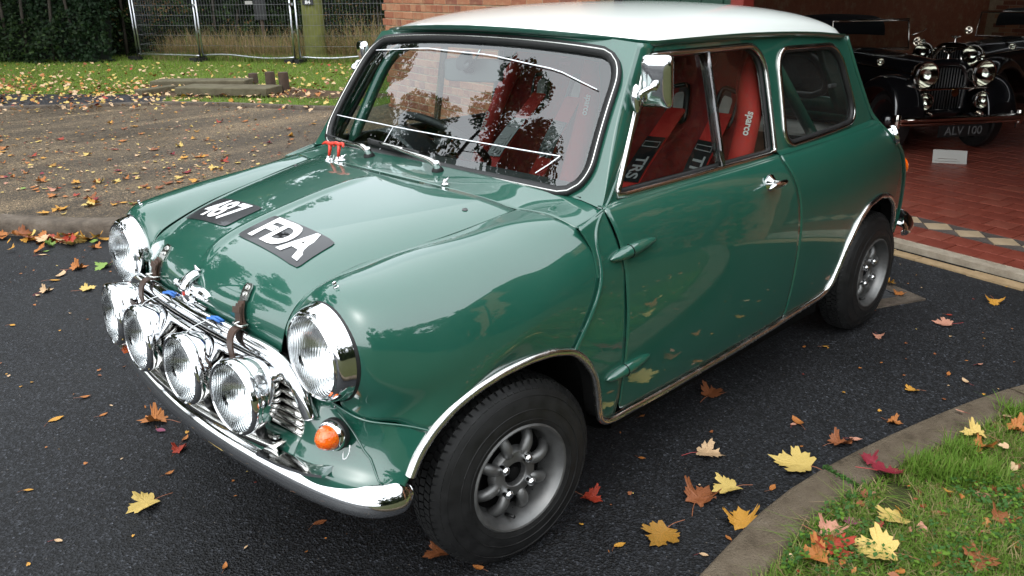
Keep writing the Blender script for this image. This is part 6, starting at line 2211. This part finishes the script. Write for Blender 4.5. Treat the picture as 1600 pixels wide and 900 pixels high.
fallen_mat('leaf_mottled', (0.14, 0.12, 0.02), (0.36, 0.15, 0.02), (0.42, 0.26, 0.04))
fallen_mat('leaf_purple', (0.16, 0.03, 0.07), (0.24, 0.06, 0.11))
plain('leaf_stem', (0.26, 0.09, 0.04), 0.6)
plain('leaf_stem_red', (0.30, 0.03, 0.03), 0.6)
LC = ['leaf_yellow', 'leaf_gold', 'leaf_orange', 'leaf_red', 'leaf_crimson', 'leaf_rust', 'leaf_beige', 'leaf_pink', 'leaf_green', 'leaf_mottled', 'leaf_purple']

# half outline of a maple leaf from the base to the tip (unit: leaf about 1 across)
MAPLE = [(0, -.34), (.07, -.36), (.24, -.42), (.30, -.36), (.27, -.25), (.40, -.27), (.42, -.19), (.50, -.13), (.40, -.05), (.56, .05), (.60, .14), (.49, .15), (.51, .25), (.40, .22), (.30, .20), (.22, .15), (.25, .30), (.33, .40), (.21, .40), (.17, .52), (.08, .50), (0, .66)]
OVAL = [(0, -.5), (.10, -.44), (.19, -.28), (.24, -.08), (.23, .12), (.16, .30), (.08, .44), (0, .52)]


def leaf_geo(kind, seed, curl):
    r = np.random.default_rng(seed)
    H = np.array(MAPLE if kind == 'maple' else OVAL)
    out = np.concatenate([H, (H[1:-1] * [-1, 1])[::-1]])
    out = out * (1 + r.normal(0, .055, out.shape))
    out[:, 0] += .05 * r.normal() * out[:, 1]
    inner = out * .55 + np.array([0, -.02])
    P = np.concatenate([out, inner, [[0, -.05]]])
    z = curl * (P[:, 0] ** 2 * r.uniform(.3, 1.0) + (P[:, 1]) ** 2 * r.uniform(-.2, .8)) + curl * .12 * np.sin(P[:, 0] * 9 + seed) * np.abs(P[:, 1]) + .10 * curl * np.abs(P[:, 0]) - .03 * curl
    z = z - z.min() + .012
    V = np.stack([P[:, 0], P[:, 1], z], 1)
    n = len(out)
    F = [[i, (i + 1) % n, n + (i + 1) % n, n + i] for i in range(n)] + [[n + i, n + (i + 1) % n, 2 * n] for i in range(n)]
    return V, F


def stem_geo(seed):
    r = np.random.default_rng(seed)
    s = r.uniform(-.35, .35)
    return tube_geo(curve([(0, -.33, .03), (s * .3, -.55, .05), (s * .8, -.75, .035), (s * 1.4, -.95, .02)], 6), .013, 4)


LEAF = {}
for kind in ('maple', 'oval'):
    for v in range(4 if kind == 'maple' else 2):
        geo = leaf_geo(kind, 100 + v + (50 if kind == 'oval' else 0), (.50, .95, 1.4, .75)[v])
        LEAF[(kind, v)] = geo
_lm = {}


def leaf_mesh(kind, v, col, stem=True):
    k = (kind, v, col, stem)
    if k not in _lm:
        V, F = LEAF[(kind, v)]
        parts = [(V, F)]
        if stem: parts.append(stem_geo(v * 7 + len(col)))
        VV, FF = merge(parts)
        mi = [0] * len(F) + [1] * (len(FF) - len(F))
        _lm[k] = mesh('fallen_leaf', VV, FF, False, [col, 'leaf_stem_red' if col in ('leaf_pink', 'leaf_crimson', 'leaf_beige') else 'leaf_stem'], mi)
    return _lm[k]


def lay_leaf(x, y, z, size, col, yaw, label, group, kind='maple', v=0, tilt=0.0, stem=True):
    o = bpy.data.objects.new('fallen_leaf', leaf_mesh(kind, v, col, stem))
    COL.objects.link(o)
    o.location = (x, y, z); o.scale = (size, size, size)
    o.rotation_euler = (tilt * math.cos(yaw * 3), tilt * math.sin(yaw * 5), yaw)
    return tag(o, label, 'leaf', group)


def on_ground(px, py, z):
    """ground point seen at a photograph position"""
    d = cr * (px - 800) / CAM_F + cu * (450 - py) / CAM_F + cf
    return CAM_POS + d * ((z - CAM_POS[2]) / d[2])


G1, G2 = 'fallen leaves on the black asphalt', 'fallen leaves on the grass verge'
HERO = [
    (1245, 727, .118, 'leaf_yellow', 200, 'maple', 0, 0, 'large pale yellow maple leaf against the curved kerb'),
    (1105, 711, .080, 'leaf_beige', 30, 'maple', 1, 0, 'beige maple leaf with a long red stem on the asphalt below the sill'),
    (1093, 779, .095, 'leaf_rust', 100, 'maple', 2, 0, 'rust brown maple leaf under the edge of a yellow one on the asphalt'),
    (1138, 768, .085, 'leaf_yellow', 250, 'maple', 1, .006, 'pale yellow maple leaf overlapping a rust brown leaf on the asphalt'),
    (1034, 838, .095, 'leaf_mottled', 280, 'maple', 0, 0, 'mottled green and orange maple leaf with a curved stem'),
    (1158, 816, .085, 'leaf_gold', 130, 'maple', 2, 0, 'curled gold and brown leaf pressed against the kerb'),
    (923, 780, .062, 'leaf_red', 10, 'maple', 2, 0, 'red maple leaf on the asphalt just behind the front tyre'),
    (968, 853, .036, 'leaf_gold', 75, 'oval', 0, 0, 'small golden oval leaf between the front tyre and the kerb'),
    (1312, 694, .075, 'leaf_rust', 60, 'maple', 2, 0, 'rust red leaf tucked along the kerb beyond the large yellow leaf'),
    (1336, 690, .040, 'leaf_pink', 20, 'oval', 1, .004, 'small pale pink leaf resting on the kerb edge'),
    (1246, 661, .055, 'leaf_orange', 150, 'oval', 1, 0, 'curled orange leaf on the asphalt midway between sill and kerb'),
    (1425, 611, .050, 'leaf_gold', 240, 'maple', 3, 0, 'small golden leaf with a stem on the asphalt right of the rear sill'),
    (1207, 763, .034, 'leaf_orange', 100, 'oval', 0, 0, 'small orange oval leaf near the kerb below the large yellow leaf'),
    (1112, 617, .085, 'leaf_rust', 90, 'maple', 1, 0, 'dark rust leaf in the shade beneath the sill'),
    (1476, 507, .072, 'leaf_pink', 200, 'maple', 0, 0, 'pinkish maple leaf on the asphalt right of the rear wheel'),
    (1553, 473, .070, 'leaf_gold', 290, 'maple', 2, 0, 'golden leaf with a long stem near the right edge of the asphalt'),
    (1372, 527, .040, 'leaf_pink', 300, 'maple', 2, 0, 'curled pink leaf on the asphalt beside the rear tyre'),
    (1289, 543, .030, 'leaf_gold', 45, 'oval', 1, 0, 'narrow golden leaf on the asphalt in front of the rear wheel'),
    (1100, 868, .024, 'leaf_beige', 20, 'oval', 0, 0, 'tiny beige leaf at the foot of the kerb'),
    (1138, 842, .024, 'leaf_orange', 160, 'oval', 0, 0, 'tiny orange leaf beside the mottled maple leaf'),
    (684, 868, .060, 'leaf_rust', 250, 'maple', 1, 0, 'brown leaf trapped in front of the front tyre'),
    (748, 889, .030, 'leaf_orange', 200, 'oval', 1, 0, 'small orange leaf under the front tyre at the bottom edge'),
    (1003, 717, .024, 'leaf_orange', 30, 'oval', 0, 0, 'tiny orange leaf on the asphalt behind the front wheel'),
    (1003, 652, .024, 'leaf_orange', 80, 'oval', 1, 0, 'tiny orange leaf under the front end of the sill'),
    (1483, 493, .028, 'leaf_red', 10, 'oval', 0, 0, 'tiny red leaf beyond the pinkish maple leaf'),
    (1530, 571, .030, 'leaf_pink', 60, 'oval', 1, 0, 'small pink leaf on the asphalt near the far end of the kerb'),
    (1482, 585, .030, 'leaf_orange', 110, 'oval', 0, 0, 'small orange leaf on the asphalt above the kerb curve'),
    (1508, 597, .034, 'leaf_beige', 140, 'oval', 1, 0, 'small beige leaf on the asphalt just above the kerb curve'),
    (1396, 661, .045, 'leaf_orange', 10, 'maple', 2, 0, 'orange leaf lying along the middle of the kerb'),
    (1388, 447, .055, 'leaf_gold', 45, 'maple', 2, .012, 'golden leaf lying on the iron inspection cover'),
    (1404, 463, .050, 'leaf_orange', 100, 'maple', 1, .008, 'orange leaf on the concrete beside the inspection cover'),
    (1460, 414, .050, 'leaf_gold', 80, 'oval', 0, .0, 'golden leaf lodged against the garage threshold'),
    (1240, 664, .030, 'leaf_pink', 80, 'oval', 0, 0, 'small pink leaf beside the curled orange leaf on the asphalt'),
    # left of the car
    (243, 659, .090, 'leaf_orange', 240, 'maple', 2, 0, 'large pale orange maple leaf in front of the bumper'),
    (252, 675, .042, 'leaf_purple', 20, 'oval', 0, .004, 'purple leaf beside the large orange leaf by the bumper'),
    (228, 790, .082, 'leaf_yellow', 275, 'maple', 1, 0, 'yellow maple leaf with a long stem at lower left'),
    (281, 704, .048, 'leaf_red', 120, 'maple', 2, 0, 'dark red leaf just below the bumper'),
    (88, 656, .050, 'leaf_gold', 95, 'oval', 0, 0, 'tan oval leaf with a stem left of the spot lamps'),
    (133, 622, .040, 'leaf_orange', 70, 'oval', 1, 0, 'small orange oval leaf left of the spot lamps'),
    (162, 649, .030, 'leaf_orange', 100, 'oval', 0, 0, 'tiny orange leaf between the tan oval and the bumper'),
    (290, 687, .034, 'leaf_orange', 120, 'oval', 1, 0, 'small rust leaf under the bumper near the large orange leaf'),
    (500, 818, .040, 'leaf_rust', 80, 'oval', 0, 0, 'brown oval leaf below the bumper end'),
    (265, 741, .030, 'leaf_orange', 90, 'oval', 1, 0, 'small orange leaf above the yellow maple leaf'),
    (45, 767, .028, 'leaf_gold', 60, 'oval', 0, 0, 'small golden leaf at the left edge'),
    (92, 846, .026, 'leaf_beige', 30, 'oval', 0, 0, 'small beige leaf near the bottom left corner'),
    (352, 887, .026, 'leaf_orange', 140, 'oval', 1, 0, 'tiny orange leaf at the bottom edge left of the tyre'),
    (163, 418, .085, 'leaf_green', 290, 'maple', 1, 0, 'pale green leaf with a stem on the asphalt beside the far head lamp'),
    (122, 420, .085, 'leaf_orange', 90, 'maple', 2, 0, 'orange maple leaf left of the pale green one'),
    (96, 431, .070, 'leaf_beige', 300, 'oval', 1, 0, 'narrow beige leaf left of the far head lamp'),
    (86, 439, .060, 'leaf_gold', 60, 'oval', 0, 0, 'golden oval leaf below the narrow beige one'),
    (150, 388, .060, 'leaf_orange', 40, 'maple', 2, 0, 'curled orange leaf between the kerb and the far head lamp'),
    (136, 453, .070, 'leaf_yellow', 90, 'maple', 3, 0, 'pale yellow green leaf left of the leftmost spot lamp'),
    (72, 456, .060, 'leaf_beige', 100, 'maple', 2, 0, 'beige curled leaf at the left of the asphalt'),
    (60, 463, .035, 'leaf_beige', 10, 'oval', 1, 0, 'small beige leaf next to the beige curled one'),
    (67, 399, .050, 'leaf_beige', 70, 'oval', 0, 0, 'beige oval leaf near the far kerb'),
    (20, 509, .035, 'leaf_gold', 20, 'oval', 0, 0, 'small golden leaf at the far left of the asphalt'),
    (72, 394, .045, 'leaf_green', 80, 'oval', 1, 0, 'narrow green leaf near the far kerb'),
]
for px, py, size, col, yaw, kind, v, dz, label in HERO:
    p = on_ground(px, py, .0)
    lay_leaf(p[0], p[1], .003 + dz, size, col, rad(yaw), label, G1, kind, v, .10)
GRASS = [
    (1396, 808, .082, 'leaf_yellow', 250, 'maple', 0, 'pale yellow maple leaf on the grass, the farther of the two'),
    (1374, 858, .100, 'leaf_yellow', 200, 'maple', 1, 'large pale yellow maple leaf on the grass nearest the camera'),
    (1297, 852, .095, 'leaf_red', 330, 'maple', 1, 'dull red maple leaf on the grass beside the large yellow one'),
    (1385, 735, .088, 'leaf_crimson', 60, 'maple', 0, 'dark red maple leaf on the grass near the kerb joint'),
    (1357, 716, .050, 'leaf_crimson', 140, 'maple', 2, 'small dark red leaf touching the larger dark red one'),
    (1441, 826, .055, 'leaf_pink', 120, 'oval', 0, 'pinkish beige leaf right of the pale yellow leaves'),
    (1524, 676, .065, 'leaf_yellow', 210, 'maple', 2, 'yellow leaf on the grass below the far kerb end'),
    (1537, 696, .060, 'leaf_orange', 60, 'maple', 2, 'orange brown leaf beside the yellow one under the far kerb'),
    (1565, 808, .060, 'leaf_rust', 90, 'maple', 2, 'rust brown leaf on the grass at the right'),
    (1547, 830, .055, 'leaf_pink', 60, 'oval', 0, 'pale pink leaf on the grass at the lower right'),
    (1331, 812, .055, 'leaf_purple', 30, 'oval', 0, 'grey purple leaf on the grass above the dull red one'),
    (1297, 826, .065, 'leaf_pink', 100, 'maple', 2, 'brownish pink leaf on the grass behind the dull red one'),
    (1275, 866, .070, 'leaf_orange', 200, 'maple', 2, 'curled orange leaf on the grass near the kerb'),
    (1535, 771, .040, 'leaf_pink', 20, 'oval', 0, 'small pink leaf on the grass at mid right'),
    (1455, 730, .045, 'leaf_orange', 130, 'oval', 1, 'small orange leaf beside the grass tuft'),
    (1575, 648, .045, 'leaf_beige', 70, 'oval', 0, 'beige leaf on the grass by the far kerb'),
    (1590, 668, .070, 'leaf_orange', 10, 'maple', 2, 'orange leaf at the right edge of the grass'),
    (1530, 872, .070, 'leaf_rust', 280, 'maple', 1, 'brown leaf with a stem at the bottom right'),
    (1466, 800, .035, 'leaf_rust', 20, 'oval', 1, 'small rust leaf among the grass right of the yellow leaves'),
    (1405, 843, .030, 'leaf_orange', 50, 'oval', 0, 'tiny orange leaf next to the large pale yellow leaf'),
    (1352, 771, .034, 'leaf_rust', 110, 'oval', 1, 'small rust leaf on the grass below the dark red leaves'),
    (1500, 640, .030, 'leaf_pink', 160, 'oval', 0, 'small pink leaf on the grass beyond the tuft'),
]
for px, py, size, col, yaw, kind, v, label in GRASS:
    p = on_ground(px, py, .105)
    lay_leaf(p[0], p[1], .100, size, col, rad(yaw), label, G2, kind, v, .22)

# individual leaves scattered over the yard and heaped along its kerb, then the uncounted rest
rl_ = np.random.default_rng(17)
PW = np.array([.22, .20, .20, .08, .05, .10, .07, .04, .02, .02, 0.0])
CN = dict(leaf_yellow='pale yellow', leaf_gold='golden', leaf_orange='orange', leaf_red='red', leaf_crimson='dark red', leaf_rust='rust brown', leaf_beige='beige', leaf_pink='pink', leaf_green='green', leaf_mottled='mottled', leaf_purple='purple')
n_ = 0
while n_ < 110:
    px, py = rl_.uniform(0, 540), 190 + 145 * rl_.uniform(0, 1) ** .9
    if py > 335 - max(0, px - 180) * .40: continue
    p = on_ground(px, py, KZ)
    col = LC[int(rl_.choice(11, p=PW))]; kd = 'maple' if rl_.random() < .75 else 'oval'
    sz_ = rl_.uniform(.034, .078)
    lab = ('small ' if sz_ < .048 else 'large ' if sz_ > .065 else '') + CN[col] + (' maple' if kd == 'maple' else ' oval') + ' leaf on the yard '
    lab += 'by the lawn ' if py < 215 else 'short of the lawn ' if py < 245 else 'mid way ' if py < 280 else 'near the kerb '
    lab += 'at far left' if px < 110 else 'left of the fence' if px < 220 else 'below the slabs' if px < 340 else 'above the bonnet' if px < 440 else 'beside the windscreen'
    lay_leaf(p[0], p[1], KZ + .001, sz_, col, rl_.uniform(0, 6.28), lab, 'fallen leaves on the yard', kd, int(rl_.integers(0, 4 if kd == 'maple' else 2)), .12)
    n_ += 1
kd_ = 0
while kd_ < 58:
    t = rl_.uniform(20, 130); i = int(t)
    q = KB[i] * (1 - t + i) + KB[i + 1] * (t - i)
    w_ = R_ @ (np.array([q[0], q[1], 0]) - CAM_POS); u0_ = 800 + CAM_F * w_[0] / w_[2]
    if not -10 < u0_ < 172 or rl_.random() > .35 + .65 * math.exp(-((u0_ - 100) / 55) ** 2): continue
    kd_ += 1
    tdir = KB[i + 1] - KB[i]; nrm_ = np.array([-tdir[1], tdir[0]]); nrm_ /= np.linalg.norm(nrm_)
    if nrm_ @ (np.array([0, 0]) - q) < 0: nrm_ = -nrm_
    q = q + nrm_ * (.03 + rl_.exponential(.05))
    col = LC[int(rl_.choice(11, p=[.15, .22, .30, .04, .02, .14, .09, .0, .04, 0, 0]))]; kd = 'maple' if rl_.random() < .6 else 'oval'
    hz_, sz_ = rl_.uniform(0, .035), rl_.uniform(.045, .085)
    lab = ('small ' if sz_ < .058 else 'large ' if sz_ > .072 else '') + CN[col] + (' maple' if kd == 'maple' else ' oval') + ' leaf ' + ('on top of' if hz_ > .022 else 'low in' if hz_ < .010 else 'in') + ' the kerb drift '
    lab += 'at the left edge' if u0_ < 35 else 'left of its middle' if u0_ < 70 else 'at its middle' if u0_ < 105 else 'right of its middle' if u0_ < 135 else 'beside the head lamp'
    lay_leaf(q[0], q[1], .004 + hz_, sz_, col, rl_.uniform(0, 6.28), lab, 'leaves drifted along the yard kerb', kd, int(rl_.integers(0, 4 if kd == 'maple' else 2)), .5, stem=False)


def leaf_mass(name, pts, size, pw, seed, label, tilt=.35):
    r = np.random.default_rng(seed)
    parts, mi = [], []
    small = {}
    for kind, H in (('m', [(0, -.4), (.35, -.35), (.5, -.05), (.55, .15), (.25, .15), (.28, .42), (0, .6)]), ('o', [(0, -.5), (.2, -.2), (.22, .1), (0, .5)])):
        H = np.array(H); o_ = np.concatenate([H, (H[1:-1] * [-1, 1])[::-1]])
        small[kind] = (np.concatenate([np.stack([o_[:, 0], o_[:, 1], .25 * np.abs(o_[:, 0])], 1), [[0, 0, 0]]]), [[i, (i + 1) % len(o_), len(o_)] for i in range(len(o_))])
    VV, FF, k = [], [], 0
    for p in pts:
        V, F = small['m' if r.random() < .7 else 'o']
        a = r.uniform(0, 6.28); tx, ty = r.normal(0, tilt, 2)
        M = np.array(Matrix.Rotation(a, 3, 'Z') @ Matrix.Rotation(tx, 3, 'X') @ Matrix.Rotation(ty, 3, 'Y'))
        VV.append(V @ M.T * size * r.uniform(.6, 1.4) + p); FF += [[i + k for i in f] for f in F]; k += len(V)
        mi += [int(r.choice(11, p=pw))] * len(F)
    o = obj(name, fast_mesh(name, np.concatenate(VV), np.array(FF), LC, mi)); o['kind'] = 'stuff'
    return tag(o, label, 'leaves')


pts = []
while len(pts) < 2800:
    px, py = rl_.uniform(-350, 560), rl_.uniform(98, 172)
    dens = .25 + .75 * math.exp(-((py - (135 + .02 * px)) / 16) ** 2) * (1.0 if px < 330 else .45)
    if py > 150 and px > 250: dens *= .5
    if rl_.random() > dens: continue
    p = on_ground(px, py, KZ + .03)
    pts.append(p)
leaf_mass('lawn_leaves', pts, .050, [.26, .08, .12, .02, .0, .12, .38, .02, 0, 0, 0], 3, 'countless small fallen leaves scattered over the far lawn and path')
pts = [on_ground(rl_.uniform(-350, 545), 172 + 130 * rl_.uniform(0, 1) ** 1.2, KZ + .004) for _ in range(1250)]
leaf_mass('yard_leaf_litter', pts, .024, [.22, .20, .22, .05, .02, .12, .13, .04, 0, 0, 0], 4, 'tiny bits of leaf litter over the brown tarmac yard', .15)
pts = [np.array([rl_.uniform(-3, 1.6), rl_.uniform(-3.4, 2.0), .004]) for _ in range(520)]
pts = [p for p in pts if p[1] < np.interp(p[0], VK[::-1, 0] if VK[0, 0] > VK[-1, 0] else VK[:, 0], VK[::-1, 1] if VK[0, 0] > VK[-1, 0] else VK[:, 1]) - .02]
leaf_mass('asphalt_leaf_litter', pts, .011, [.08, .16, .34, .05, .0, .22, .15, 0, 0, 0, 0], 5, 'tiny crumbs of leaf litter over the black asphalt', .2)

pts = []
while len(pts) < 420:
    p = on_ground(rl_.uniform(1080, 1900), rl_.uniform(585, 1050), .10)
    if p[1] > np.interp(p[0], *((vin[:, 0], vin[:, 1]) if vin[0, 0] < vin[-1, 0] else (vin[::-1, 0], vin[::-1, 1]))) + .02:
        p[2] = .082 + rl_.uniform(0, .025); pts.append(p)
leaf_mass('verge_leaf_litter', pts, .020, [.06, .08, .22, .03, .02, .36, .18, .05, 0, 0, 0], 8, 'small brown bits of leaf litter among the verge grass', .5)


# ---- grass
def ground_in_view(n, seed, box_, z, test):
    r = np.random.default_rng(seed); out = []
    while sum(len(o) for o in out) < n:
        u, v = r.uniform(box_[0], box_[1], 20000), r.uniform(box_[2], box_[3], 20000)
        d = cr[None] * ((u - 800) / CAM_F)[:, None] + cu[None] * ((450 - v) / CAM_F)[:, None] + cf[None]
        p = CAM_POS + d * ((z - CAM_POS[2]) / d[:, 2])[:, None]
        out.append(p[test(p)])
    return np.concatenate(out)[:n]


vx, vy = (vin[:, 0], vin[:, 1]) if vin[0, 0] < vin[-1, 0] else (vin[::-1, 0], vin[::-1, 1])
verge_test = lambda p: (p[:, 1] > np.interp(p[:, 0], vx, vy) + .008)
# even density over the ground rather than over the picture
r_ = np.random.default_rng(77)
P = np.stack([r_.uniform(-2.6, .9, 210000), r_.uniform(1.1, 2.6, 210000), np.full(210000, .078)], 1)
q = (P - CAM_POS) @ R_.T
u_, v_ = 800 + CAM_F * q[:, 0] / np.maximum(q[:, 2], .05), 450 - CAM_F * q[:, 1] / np.maximum(q[:, 2], .05)
P = P[verge_test(P) & (q[:, 2] > .2) & (u_ > 1000) & (u_ < 1750) & (v_ > 560) & (v_ < 1000)]
patch = fbm(P * 5.0, 9) + .4 * fbm(P * 17.0, 12)
P1 = P[patch > -.75]
blades('verge_grass', P1, .034 + .016 * np.clip(fbm(P1 * 4, 4), -1, 1), .0026, ['grass_a', 'grass_b', 'grass_dry'], [.52, .32, .16], 12, 'mixed short green and dry grass blades on the verge', 'grass', lean=1.0)
tc_ = [on_ground(1490, 748, .08), on_ground(1450, 742, .08), on_ground(1540, 752, .08), on_ground(1590, 655, .08), on_ground(1500, 715, .08)]
TP = np.concatenate([c + r_.normal(0, .028, (420 if k < 3 else 200, 3)) * [1, 1, 0] for k, c in enumerate(tc_)])
blades('grass_tuft', TP, .060, .0035, ['grass_a', 'grass_b'], [.8, .2], 14, 'bright green tuft of coarse long grass on the verge', 'grass', lean=.55)
cv = [on_ground(1310, 800, .08), on_ground(1560, 850, .08), on_ground(1590, 800, .08), on_ground(1330, 870, .08), on_ground(1540, 780, .08), on_ground(1240, 870, .08), on_ground(1480, 880, .08)]
CP = np.concatenate([c + r_.normal(0, .055, (60, 3)) * [1, 1, 0] for c in cv])
CP = CP[verge_test(CP)]; CP[:, 2] = .098 + r_.uniform(0, .022, len(CP))
tri3 = np.concatenate([CP + .0085 * np.array([math.cos(a), math.sin(a), 0]) for a in (0, 2.1, 4.2)])
V, F = leaf_cloud(tri3, .014, np.tile([0, 0, 1.0], (len(tri3), 1)), 15, .25)
o = obj('clover', fast_mesh('clover', V, F, ['clover', 'grass_a'], np.tile(r_.choice(2, len(tri3), p=[.7, .3]), 2))); o['kind'] = 'stuff'
tag(o, 'low dark green clover leaves among the verge grass', 'clover')

# moss in the kerb joint
m0, m1 = np.array([-.800, 1.060]), np.array([-.765, 1.178])
T_m = r_.uniform(0, 1, 420)
MP = np.stack([m0[0] + (m1[0] - m0[0]) * T_m + r_.normal(0, .006, 420), m0[1] + (m1[1] - m0[1]) * T_m, .088 + r_.uniform(0, .006, 420)], 1)
V, F = leaf_cloud(MP, .007, np.tile([0, 0, 1.0], (420, 1)), 16, .6)
o = obj('moss', fast_mesh('moss', V, F, ['clover', 'ivy_mid'], np.tile(r_.choice(2, 420), 2))); o['kind'] = 'stuff'
tag(o, 'green moss filling the joint between two kerb stones', 'moss')

# lawn beyond the yard
LP = np.stack([r_.uniform(-10.5, 3.5, 260000), r_.uniform(-21, -5.6, 260000), np.full(260000, KZ - .012)], 1)
q = (LP - CAM_POS) @ R_.T
u_, v_ = 800 + CAM_F * q[:, 0] / np.maximum(q[:, 2], .05), 450 - CAM_F * q[:, 1] / np.maximum(q[:, 2], .05)
lk_x, lk_y = LK[:, 0], LK[:, 1]
beyond = LP[:, 1] < np.interp(LP[:, 0], lk_x, lk_y) - .07
beyond &= ~((LP[:, 0] < -4.03) & (LP[:, 1] > -6.0))


def inside_poly(P, poly):
    x, y = P[:, 0], P[:, 1]; c = np.zeros(len(P), bool); n = len(poly)
    for i in range(n):
        (x0, y0), (x1, y1) = poly[i], poly[(i + 1) % n]
        hit = ((y0 > y) != (y1 > y)) & (x < (x1 - x0) * (y - y0) / (y1 - y0 + 1e-12) + x0); c ^= hit
    return c


pathp = [tuple(v.co[:2]) for v in bpy.data.objects['path'].data.vertices]
soilp = [tuple(v.co[:2]) for v in bpy.data.objects['bare_soil'].data.vertices]
keep = beyond & (q[:, 2] > 1) & (u_ > -420) & (u_ < 700) & (v_ > 60) & (v_ < 200) & ~inside_poly(LP, pathp) & ~inside_poly(LP, soilp)
LPk = LP[keep][:120000]
blades('lawn_grass', LPk, .050, .0065, ['lawn_green', 'grass_b', 'grass_dry'], [.66, .27, .07], 21, 'short green grass blades covering the far lawn', 'grass', lean=.7, seg=2)
# longer unmown fringe under the fence
fr = r_.uniform(0, 1, 6000)
FP_ = np.stack([np.interp(fr, [0, .3, .6, 1], [-5.2, -5.85, -6.7, -8.0]) + r_.normal(0, .10, 6000) - .12, np.interp(fr, [0, .3, .6, 1], [-14.95, -13.5, -11.6, -9.5]) + r_.normal(0, .06, 6000), np.full(6000, KZ - .012)], 1)
blades('fence_fringe', FP_, .15, .007, ['grass_a', 'grass_b', 'grass_dry'], [.4, .35, .25], 22, 'longer unmown grass fringe along the foot of the fence', 'grass', lean=.5)

# leaves that would still share a label are told apart by their order from left to right
same = {}
for o in bpy.data.objects:
    if o.name.startswith('fallen_leaf'): same.setdefault(o['label'], []).append(o)
for lab, os_ in same.items():
    if len(os_) > 1:
        os_.sort(key=lambda o: (lambda w: w[0] / w[2])(R_ @ (np.array(o.location) - CAM_POS)))
        words = {2: ('leftmost', 'rightmost'), 3: ('leftmost', 'middle', 'rightmost')}.get(len(os_), ('leftmost', 'second', 'third', 'fourth', 'fifth', 'sixth', 'seventh')[:len(os_)])
        for o, w in zip(os_, words): o['label'] = w + ' ' + lab
